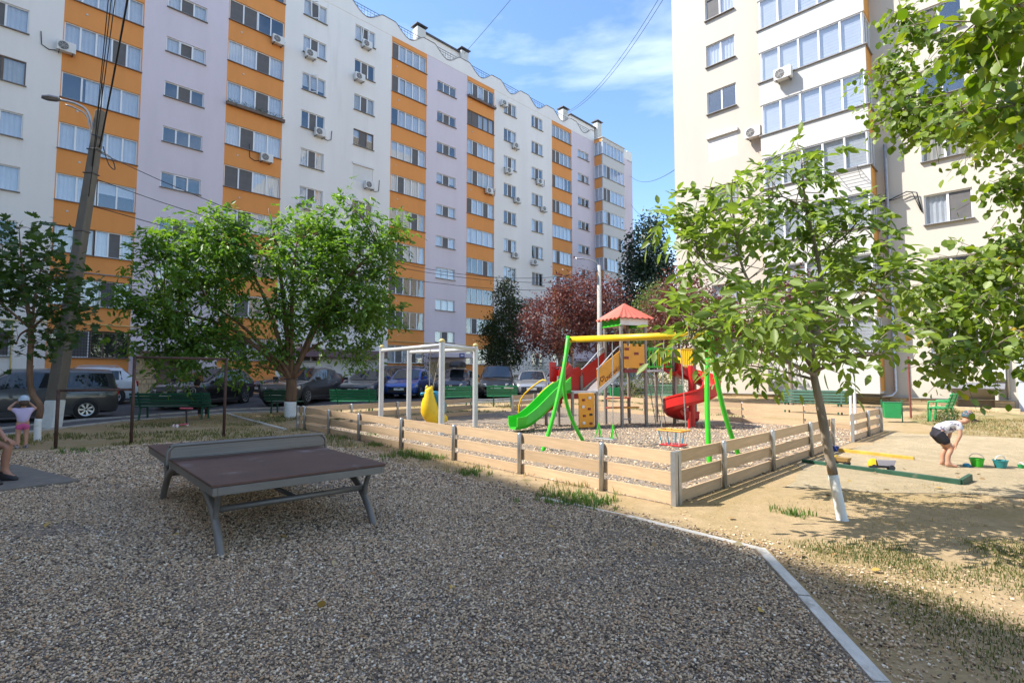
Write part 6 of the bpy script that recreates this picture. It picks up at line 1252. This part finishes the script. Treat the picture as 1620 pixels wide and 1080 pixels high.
for i, (px, lab) in enumerate(((183, 'leftmost thin wire rising from the leaning pole to the top edge'), (188, 'second thin wire rising from the leaning pole to the top edge'), (194, 'third thin wire rising from the leaning pole to the top edge'))):
    e = at(px - 6 + i, -60, 11.0); wire(lab, pp(8.3 - .9 * i) + Vector((-.05 + .04 * i, 0, 0)), e, .05, .011)
wire('thin wire crossing the sky at the top between the blocks', Lpt(32.8, -3, 33.8), (13.5, 18.5, 33.5), .6, .02)
for k, lab in ((0, 'upper of the paired wires slung from a roof chimney to the cream block'), (.55, 'lower of the paired wires slung from a roof chimney to the cream block')): wire(lab, Lpt(48.8, -3, 33.5 - k * .3), Rpt(-14.8, -.5, 26.6 - k), 1.6, .018)
wire('thin wire in the gap between the blocks, upper', Lpt(59.1, -.2, 27.6), Rpt(-14.84, -.2, 13.9), .8, .018); wire('thin wire in the gap between the blocks, lower', Lpt(59.1, -.2, 23.8), Rpt(-14.84, -.2, 11.6), 1.2, .018)
# ================================================================== FALLEN LEAVES
fl = [leaf_mesh('fallen_leaf', np.zeros((1, 3)), np.array([(1., 0, 0)]), np.array([(0, 0, 1.)]), np.array([.085]), np.array([.07]), OVATE, mat(f'fallen_leaf_{i}', c_, .7, var=.2)) for i, c_ in enumerate(((.42, .27, .06), (.30, .19, .08), (.38, .30, .16)))]
for i in range(70):
    if i < 45: x, y = random.uniform(2.3, 7.5), random.uniform(3.0, 8.5)
    else: x, y = random.uniform(-5, 3), random.uniform(3, 6)
    o = put('fallen_leaf', fl[i % 3], None, onz(x, y, .018), (random.gauss(0, .3), random.gauss(0, .3), random.uniform(0, 6.28))); o.scale = [random.uniform(.5, 1.1)] * 3
    tag(o, 'dry fallen leaf lying on the ground in the near yard', 'leaf', 'fallen leaves on the near ground')
# ================================================================== PEOPLE
M['skin'] = mat('skin', (.50, .27, .18), .55, var=.08, scale=6, sub=.08); M['skin2'] = mat('skin_tan', (.40, .20, .125), .55, var=.10, scale=6, sub=.08)
def skin(name, V_, E_, root, m, parent, levels=2):
    """V_: {key: (pos, radius)}; grows one continuous surface over the joints"""
    keys = list(V_); me = bpy.data.meshes.new(name); me.from_pydata([V_[k][0] for k in keys], [(keys.index(a), keys.index(b)) for a, b in E_], []); o = put(name, me, parent); me.materials.append(m)
    md = o.modifiers.new('skin', 'SKIN'); md.use_smooth_shade = True; md.use_x_symmetry = False
    if not me.skin_vertices: pass
    for i, k in enumerate(keys):
        r = V_[k][1]; r = r if hasattr(r, '__len__') else (r, r); sv = me.skin_vertices[0].data[i]; sv.radius = r; sv.use_root = (k == root)
    s = o.modifiers.new('sub', 'SUBSURF'); s.levels = s.render_levels = levels; return o
def mid(a, b, f=.5): return tuple(np.array(a) * (1 - f) + np.array(b) * f)
def hand(V_, E_, tag_, wrist, hand_dir, spread, curl, s=1.):
    """palm with four unequal bent fingers and a thumb leaving its side"""
    h = np.array(hand_dir) / np.linalg.norm(hand_dir); sp = np.array(spread) / np.linalg.norm(spread); cu = np.array(curl) / np.linalg.norm(curl); w_ = np.array(wrist); V_[tag_ + 'pm'] = (tuple(w_ + h * .045 * s), (.030 * s, .016 * s)); E_.append((tag_ + 'w', tag_ + 'pm'))
    for i, (o, l) in enumerate(((-.026, .062), (-.009, .073), (.009, .069), (.026, .054))):
        a = w_ + h * .085 * s + sp * o * s; b = a + (h * .7 + cu * .45) * l * .55 * s; c = b + (h * .3 + cu * .8) * l * .5 * s
        for q, p, r in (('a', a, .0095), ('b', b, .0085), ('c', c, .007)): V_[f'{tag_}f{i}{q}'] = (tuple(p), r * s)
        E_ += [(tag_ + 'pm', f'{tag_}f{i}a'), (f'{tag_}f{i}a', f'{tag_}f{i}b'), (f'{tag_}f{i}b', f'{tag_}f{i}c')]
    a = w_ + h * .035 * s - sp * .032 * s; b = a + (h * .6 - sp * .5 + cu * .3) * .04 * s
    V_[tag_ + 'ta'] = (tuple(a), .011 * s); V_[tag_ + 'tb'] = (tuple(b), .009 * s); E_ += [(tag_ + 'pm', tag_ + 'ta'), (tag_ + 'ta', tag_ + 'tb')]
def figure(t, J, sc_, skinm, cloth, handspec, neck_r=.038, shoes=None):
    """J: joints; radii scale with sc_. Returns the body; cloth: list of (name, material, joints, extra)"""
    s = sc_; V_, E_ = {}, []
    R_ = dict(pel=.105, sp1=.10, ch=.115, nb=.06, nk=.045, jaw=.058, hd=.082, cr=.066, hpL=.08, hpR=.08, knL=.052, knR=.052, cfL=.048, cfR=.048, anL=.034, anR=.034, heL=.03, heR=.03, toL=.026, toR=.026, shL=.052, shR=.052, elL=.036, elR=.036, wL=.025, wR=.025)
    for k, p in J.items(): V_[k] = (tuple(p), R_[k] * s)
    V_['no'] = (tuple(np.array(J['hd']) + (np.array(J['face']) * .085 * s if 'face' in J else 0)), .014 * s) if False else V_['hd']
    V_.pop('no')
    E_ += [('pel', 'sp1'), ('sp1', 'ch'), ('ch', 'nb'), ('nb', 'nk'), ('nk', 'jaw'), ('jaw', 'hd'), ('hd', 'cr'), ('pel', 'hpL'), ('pel', 'hpR'), ('ch', 'shL'), ('ch', 'shR')]
    for a in 'LR': E_ += [('hp' + a, 'kn' + a), ('kn' + a, 'cf' + a), ('cf' + a, 'an' + a), ('an' + a, 'to' + a), ('an' + a, 'he' + a), ('sh' + a, 'el' + a), ('el' + a, 'w' + a)]
    for a, (hd, sp, cu) in handspec.items(): hand(V_, E_, a if False else 'w' + a if False else a + '_', J['w' + a], hd, sp, cu, s) if False else _hand2(V_, E_, a, J['w' + a], hd, sp, cu, s)
    return skin('body', V_, E_, 'pel', skinm, t)
def _hand2(V_, E_, a, wrist, hd, sp, cu, s):
    E2 = []; hand(V_, E2, 'w' + a + '_', wrist, hd, sp, cu, s)
    for p, q in E2: E_.append((('w' + a) if p == 'w' + a + '_w' else p, q))
def cap_(par, c, r, m, face, brim=.09):
    f = Vector(face).normalized(); az = math.atan2(f.y, f.x); mb = MB(); mb.lathe([(r * 1.02, -.01), (r * 1.04, .02), (r * .95, .05), (r * .72, .085), (r * .4, .105), (.001, .112)], 18, cap=False); h = mb.build('cap', m, par, smooth=True, loc=c); pitch = -math.asin(max(-.9, min(.9, f.z))); h.rotation_euler = (0, pitch, az)
    mb = MB(); n = 10; a = [(r * 1.0 * math.cos(q), r * 1.0 * math.sin(q), 0) for q in np.linspace(-1.1, 1.1, n)]; b = [((r + brim) * math.cos(q * .72) , (r + brim * .55) * math.sin(q * .85), -.02) for q in np.linspace(-1.1, 1.1, n)]
    mb.loft([a, b], closed=False); mb.loft([[(x, y, z + .008) for x, y, z in b], [(x, y, z + .008) for x, y, z in a]], closed=False); mb.build('cap_brim', m, h, smooth=True)
def eyes(par, c, face, side, s=1.):
    f, sd = Vector(face).normalized(), Vector(side).normalized(); up = f.cross(sd)
    for q in (-1, 1): mb = MB(); mb.lathe([(.001, -.006), (.007, 0), (.001, .006)], 8, cap=False); mb.build('eye', M['black'], par, loc=Vector(c) + f * .074 * s + sd * q * .03 * s)
    mb = MB(); mb.lathe([(.012, -.012), (.010, .0), (.004, .016)], 8); mb.build('nose', par['skinm_'] if 'skinm_' in par else M['skin'], par, loc=Vector(c) + f * .082 * s - Vector((0, 0, .018)), smooth=True)

# --- the bending child in the sand
B = thing('person', 'child in a patterned shirt and printed cap bending over, hands on knees', 'person', (7.06, 8.64, 0), R(-12))
J = dict(pel=(-.12, 0, .555), sp1=(-.02, 0, .62), ch=(.13, 0, .672), nb=(.215, 0, .712), nk=(.25, 0, .730), jaw=(.30, 0, .728), hd=(.335, 0, .775), cr=(.345, 0, .835), hpL=(-.10, .062, .53), hpR=(-.10, -.062, .53), knL=(.055, .075, .305), knR=(.055, -.075, .305), cfL=(.0, .075, .20), cfR=(.0, -.075, .20), anL=(-.01, .075, .055), anR=(-.01, -.075, .055), heL=(-.045, .075, .025), heR=(-.045, -.075, .025), toL=(.12, .085, .022), toR=(.12, -.085, .022), shL=(.165, .105, .672), shR=(.165, -.105, .672), elL=(.15, .135, .52), elR=(.15, -.135, .52), wL=(.105, .11, .395), wR=(.105, -.11, .395))
figure(B, J, .82, M['skin'], None, {'L': ((-.25, -.1, -1), (0, 1, 0), (-.7, -.2, -.5)), 'R': ((-.25, .1, -1), (0, -1, 0), (-.7, .2, -.5))})
def printm(name, base, spots, sc_=14):
    return mat(name, base, .85, var=.06, scale=4, c2=spots, c2pos=(.53, .57), c2scale=sc_)
sh = printm('patterned_shirt', (.60, .60, .66), (.14, .12, .20), 16)
skin('shirt', {'a': (J['pel'], .108), 'b': (J['sp1'], .108), 'c': (J['ch'], .118), 'd': (J['nb'], .062), 'sL': (J['shL'], .058), 'sR': (J['shR'], .058), 'eL': (mid(J['shL'], J['elL'], .62), .050), 'eR': (mid(J['shR'], J['elR'], .62), .050)}, [('a', 'b'), ('b', 'c'), ('c', 'd'), ('c', 'sL'), ('c', 'sR'), ('sL', 'eL'), ('sR', 'eR')], 'c', sh, B)
skin('shorts', {'p': (mid(J['pel'], J['sp1'], .15), .105), 'q': (mid(J['pel'], J['hpL'], 0), .112), 'hL': (J['hpL'], .085), 'hR': (J['hpR'], .085), 'kL': (mid(J['hpL'], J['knL'], .72), .066), 'kR': (mid(J['hpR'], J['knR'], .72), .066)}, [('p', 'q'), ('q', 'hL'), ('q', 'hR'), ('hL', 'kL'), ('hR', 'kR')], 'q', mat('navy_shorts', (.022, .022, .032), .85), B)
cap_(B, (.335, 0, .81), .078, printm('printed_cap', (.05, .10, .13), (.42, .20, .16), 22), (1, 0, -.35)); eyes(B, (.335, 0, .765), (1, 0, -.3), (0, 1, 0), .8)
# --- small girl by the maple
Gf = Vector((-.75, .66, 0)); G_ = thing('person', 'small girl in lilac shirt, pink shorts and pale cap with raised arms', 'person', (-9.98, 10.78, 0), math.atan2(Gf.y, Gf.x))
J = dict(pel=(0, 0, .50), sp1=(-.015, 0, .60), ch=(-.01, 0, .71), nb=(0, 0, .80), nk=(.005, 0, .83), jaw=(.03, 0, .865), hd=(.015, 0, .93), cr=(.005, 0, .99), hpL=(0, .06, .48), hpR=(0, -.06, .48), knL=(.012, .06, .28), knR=(.012, -.06, .28), cfL=(-.012, .06, .19), cfR=(-.012, -.06, .19), anL=(-.01, .06, .06), anR=(-.01, -.06, .06), heL=(-.04, .06, .03), heR=(-.04, -.06, .03), toL=(.10, .07, .025), toR=(.10, -.07, .025), shL=(0, .105, .775), shR=(0, -.105, .775), elL=(.10, .22, .80), elR=(.12, -.2, .79), wL=(.13, .12, .92), wR=(.15, -.10, .91))
figure(G_, J, .80, M['skin'], None, {'L': ((-.1, -.7, .5), (0, .5, .6), (-.6, -.5, 0)), 'R': ((-.1, .7, .5), (0, -.5, .6), (-.6, .5, 0))})
skin('shirt', {'a': ((0, 0, .50), .106), 'b': ((-.01, 0, .60), .100), 'c': (J['ch'], .108), 'd': (J['nb'], .06), 'sL': (J['shL'], .056), 'sR': (J['shR'], .056), 'eL': (mid(J['shL'], J['elL'], .6), .05), 'eR': (mid(J['shR'], J['elR'], .6), .05)}, [('a', 'b'), ('b', 'c'), ('c', 'd'), ('c', 'sL'), ('c', 'sR'), ('sL', 'eL'), ('sR', 'eR')], 'c', mat('lilac_shirt', (.52, .44, .62), .85, var=.06), G_)
skin('shorts', {'p': ((0, 0, .55), .090), 'q': ((0, 0, .48), .100), 'hL': (J['hpL'], .084), 'hR': (J['hpR'], .084), 'kL': (mid(J['hpL'], J['knL'], .62), .078), 'kR': (mid(J['hpR'], J['knR'], .62), .078)}, [('p', 'q'), ('q', 'hL'), ('q', 'hR'), ('hL', 'kL'), ('hR', 'kR')], 'q', mat('pink_shorts', (.62, .11, .30), .85), G_)
for s in (-1, 1): MB().loft(blob([(.03, s * .065, .0, .085, .042), (.03, s * .065, .03, .088, .044), (.0, s * .065, .07, .05, .038), (-.01, s * .065, .085, .04, .035)])).build('shoe', printm('sneaker', (.35, .32, .33), (.08, .05, .06), 30), G_, smooth=True)
cap_(G_, (.012, 0, .965), .085, printm('pale_cap', (.42, .52, .62), (.62, .66, .7), 14), (1, 0, .05), .07); eyes(G_, (.015, 0, .92), (1, 0, 0), (0, 1, 0), .8)
MB().loft(blob([(-.05, 0, .86, .05, .06), (-.03, 0, .92, .07, .078), (-.02, 0, .97, .06, .07)])).build('hair', mat('brown_hair', (.07, .04, .025), .7, var=.3, scale=20), G_, smooth=True)
# --- seated adult at the left edge: knees, forearm and black shoes show
bench('dark green bench on the slab at the left edge under the seated adult', (-7.86, 7.26), (1, 0), 1.0, 'dgreen', False)
A_ = thing('person', 'seated adult at the left edge, bare knee, hand on knee, black shoes', 'person', (-7.53, 7.25, 0), R(-3))
J = dict(pel=(0, 0, .55), sp1=(.02, 0, .72), ch=(.10, 0, .95), nb=(.16, 0, 1.08), nk=(.18, 0, 1.13), jaw=(.23, 0, 1.18), hd=(.22, 0, 1.26), cr=(.21, 0, 1.34), hpL=(.05, .10, .53), hpR=(.05, -.10, .53), knL=(.50, .17, .51), knR=(.57, -.13, .50), cfL=(.46, .17, .34), cfR=(.54, -.13, .33), anL=(.46, .17, .12), anR=(.55, -.13, .12), heL=(.41, .17, .07), heR=(.49, -.13, .07), toL=(.63, .17, .065), toR=(.73, -.14, .065), shL=(.12, .19, 1.02), shR=(.12, -.19, 1.02), elL=(.22, .24, .76), elR=(.26, -.24, .74), wL=(.44, .17, .60), wR=(.47, -.14, .575))
figure(A_, J, 1.12, M['skin2'], None, {'L': ((.85, 0, -.25), (0, 1, 0), (.3, 0, -1)), 'R': ((.85, .1, -.3), (0, -1, 0), (.3, 0, -1))})
skin('shirt', {'a': (J['pel'], .15), 'b': (J['sp1'], .145), 'c': (J['ch'], .155), 'd': (J['nb'], .085), 'sL': (J['shL'], .075), 'sR': (J['shR'], .075), 'eL': (mid(J['shL'], J['elL'], .6), .062), 'eR': (mid(J['shR'], J['elR'], .6), .062)}, [('a', 'b'), ('b', 'c'), ('c', 'd'), ('c', 'sL'), ('c', 'sR'), ('sL', 'eL'), ('sR', 'eR')], 'c', mat('dark_shirt', (.03, .03, .035), .85), A_)
skin('shorts', {'p': (mid(J['pel'], J['sp1'], .1), .15), 'q': (J['pel'], .15), 'hL': (J['hpL'], .115), 'hR': (J['hpR'], .115), 'kL': (mid(J['hpL'], J['knL'], .5), .095), 'kR': (mid(J['hpR'], J['knR'], .45), .095)}, [('p', 'q'), ('q', 'hL'), ('q', 'hR'), ('hL', 'kL'), ('hR', 'kR')], 'q', mat('dark_shorts', (.03, .03, .04), .85), A_)
MB().loft(blob([(.20, 0, 1.22, .09, .09), (.19, 0, 1.30, .105, .105), (.19, 0, 1.37, .09, .09), (.19, 0, 1.41, .04, .04)])).build('hair', mat('dark_hair', (.03, .02, .015), .7), A_, smooth=True); eyes(A_, (.22, 0, 1.24), (1, 0, 0), (0, 1, 0), 1.)
for a, x, y in (('L', .50, .17), ('R', .60, -.135)): MB().loft(blob([(x, y, .035, .16, .058), (x, y, .06, .162, .060), (x - .01, y, .095, .13, .054), (x - .06, y, .13, .075, .05), (x - .06, y, .16, .06, .048)], 16)).build('shoe', M['black'], A_, smooth=True)
MB().tube([Vector(J['wR']) + Vector((-.02, .032 * math.cos(q), .032 * math.sin(q))) for q in np.linspace(0, 6.283, 13)[:-1]], .006, 5, closed=True).build('bracelet', M['pred'], A_)
# --- person on the dark bench, seen from behind
C_ = thing('person', 'person in a dark top with a grey ring print, sitting on the dark bench', 'person', (-10.55, 17.58, 0), R(92))
J = dict(pel=(0, 0, .55), sp1=(-.03, 0, .70), ch=(-.02, 0, .92), nb=(.03, 0, 1.05), nk=(.05, 0, 1.09), jaw=(.09, 0, 1.13), hd=(.08, 0, 1.21), cr=(.07, 0, 1.28), hpL=(.05, .10, .53), hpR=(.05, -.10, .53), knL=(.48, .12, .52), knR=(.48, -.12, .52), cfL=(.46, .12, .34), cfR=(.46, -.12, .34), anL=(.48, .12, .10), anR=(.48, -.12, .10), heL=(.43, .12, .06), heR=(.43, -.12, .06), toL=(.64, .13, .05), toR=(.64, -.13, .05), shL=(-.01, .19, .99), shR=(-.01, -.19, .99), elL=(.06, .29, .76), elR=(.06, -.29, .76), wL=(.30, .18, .64), wR=(.30, -.18, .64))
figure(C_, J, 1.1, M['skin2'], None, {'L': ((.9, -.1, -.2), (0, 1, 0), (.3, 0, -1)), 'R': ((.9, .1, -.2), (0, -1, 0), (.3, 0, -1))})
dk = mat('black_hoodie', (.03, .03, .034), .9)
skin('hoodie', {'a': (J['pel'], .155), 'b': (J['sp1'], .155), 'c': (J['ch'], .17), 'd': (J['nb'], .09), 'sL': (J['shL'], .085), 'sR': (J['shR'], .085), 'eL': (J['elL'], .062), 'eR': (J['elR'], .062), 'wL': (mid(J['elL'], J['wL'], .9), .045), 'wR': (mid(J['elR'], J['wR'], .9), .045)}, [('a', 'b'), ('b', 'c'), ('c', 'd'), ('c', 'sL'), ('c', 'sR'), ('sL', 'eL'), ('sR', 'eR'), ('eL', 'wL'), ('eR', 'wR')], 'c', dk, C_)
skin('trousers', {'q': (J['pel'], .15), 'hL': (J['hpL'], .115), 'hR': (J['hpR'], .115), 'kL': (J['knL'], .082), 'kR': (J['knR'], .082), 'aL': (J['anL'], .06), 'aR': (J['anR'], .06)}, [('q', 'hL'), ('q', 'hR'), ('hL', 'kL'), ('hR', 'kR'), ('kL', 'aL'), ('kR', 'aR')], 'q', dk, C_)
MB().loft(blob([(.05, 0, 1.13, .07, .075), (.05, 0, 1.20, .105, .10), (.05, 0, 1.28, .105, .10), (.06, 0, 1.335, .06, .06)])).build('hair', mat('black_hair', (.015, .012, .01), .7), C_, smooth=True)
mb = MB(); mb.tube([(-.185 + .02 * abs(math.sin(q)), .085 * math.cos(q), .95 + .085 * math.sin(q)) for q in np.linspace(0, 6.283, 21)[:-1]], .014, 6, closed=True); mb.tube([(-.19, 0, .90), (-.185, 0, 1.0)], .012, 5); mb.build('ring_print', mat('grey_print', (.38, .36, .35), .8), C_)
eyes(C_, (.08, 0, 1.2), (1, 0, 0), (0, 1, 0), 1.)
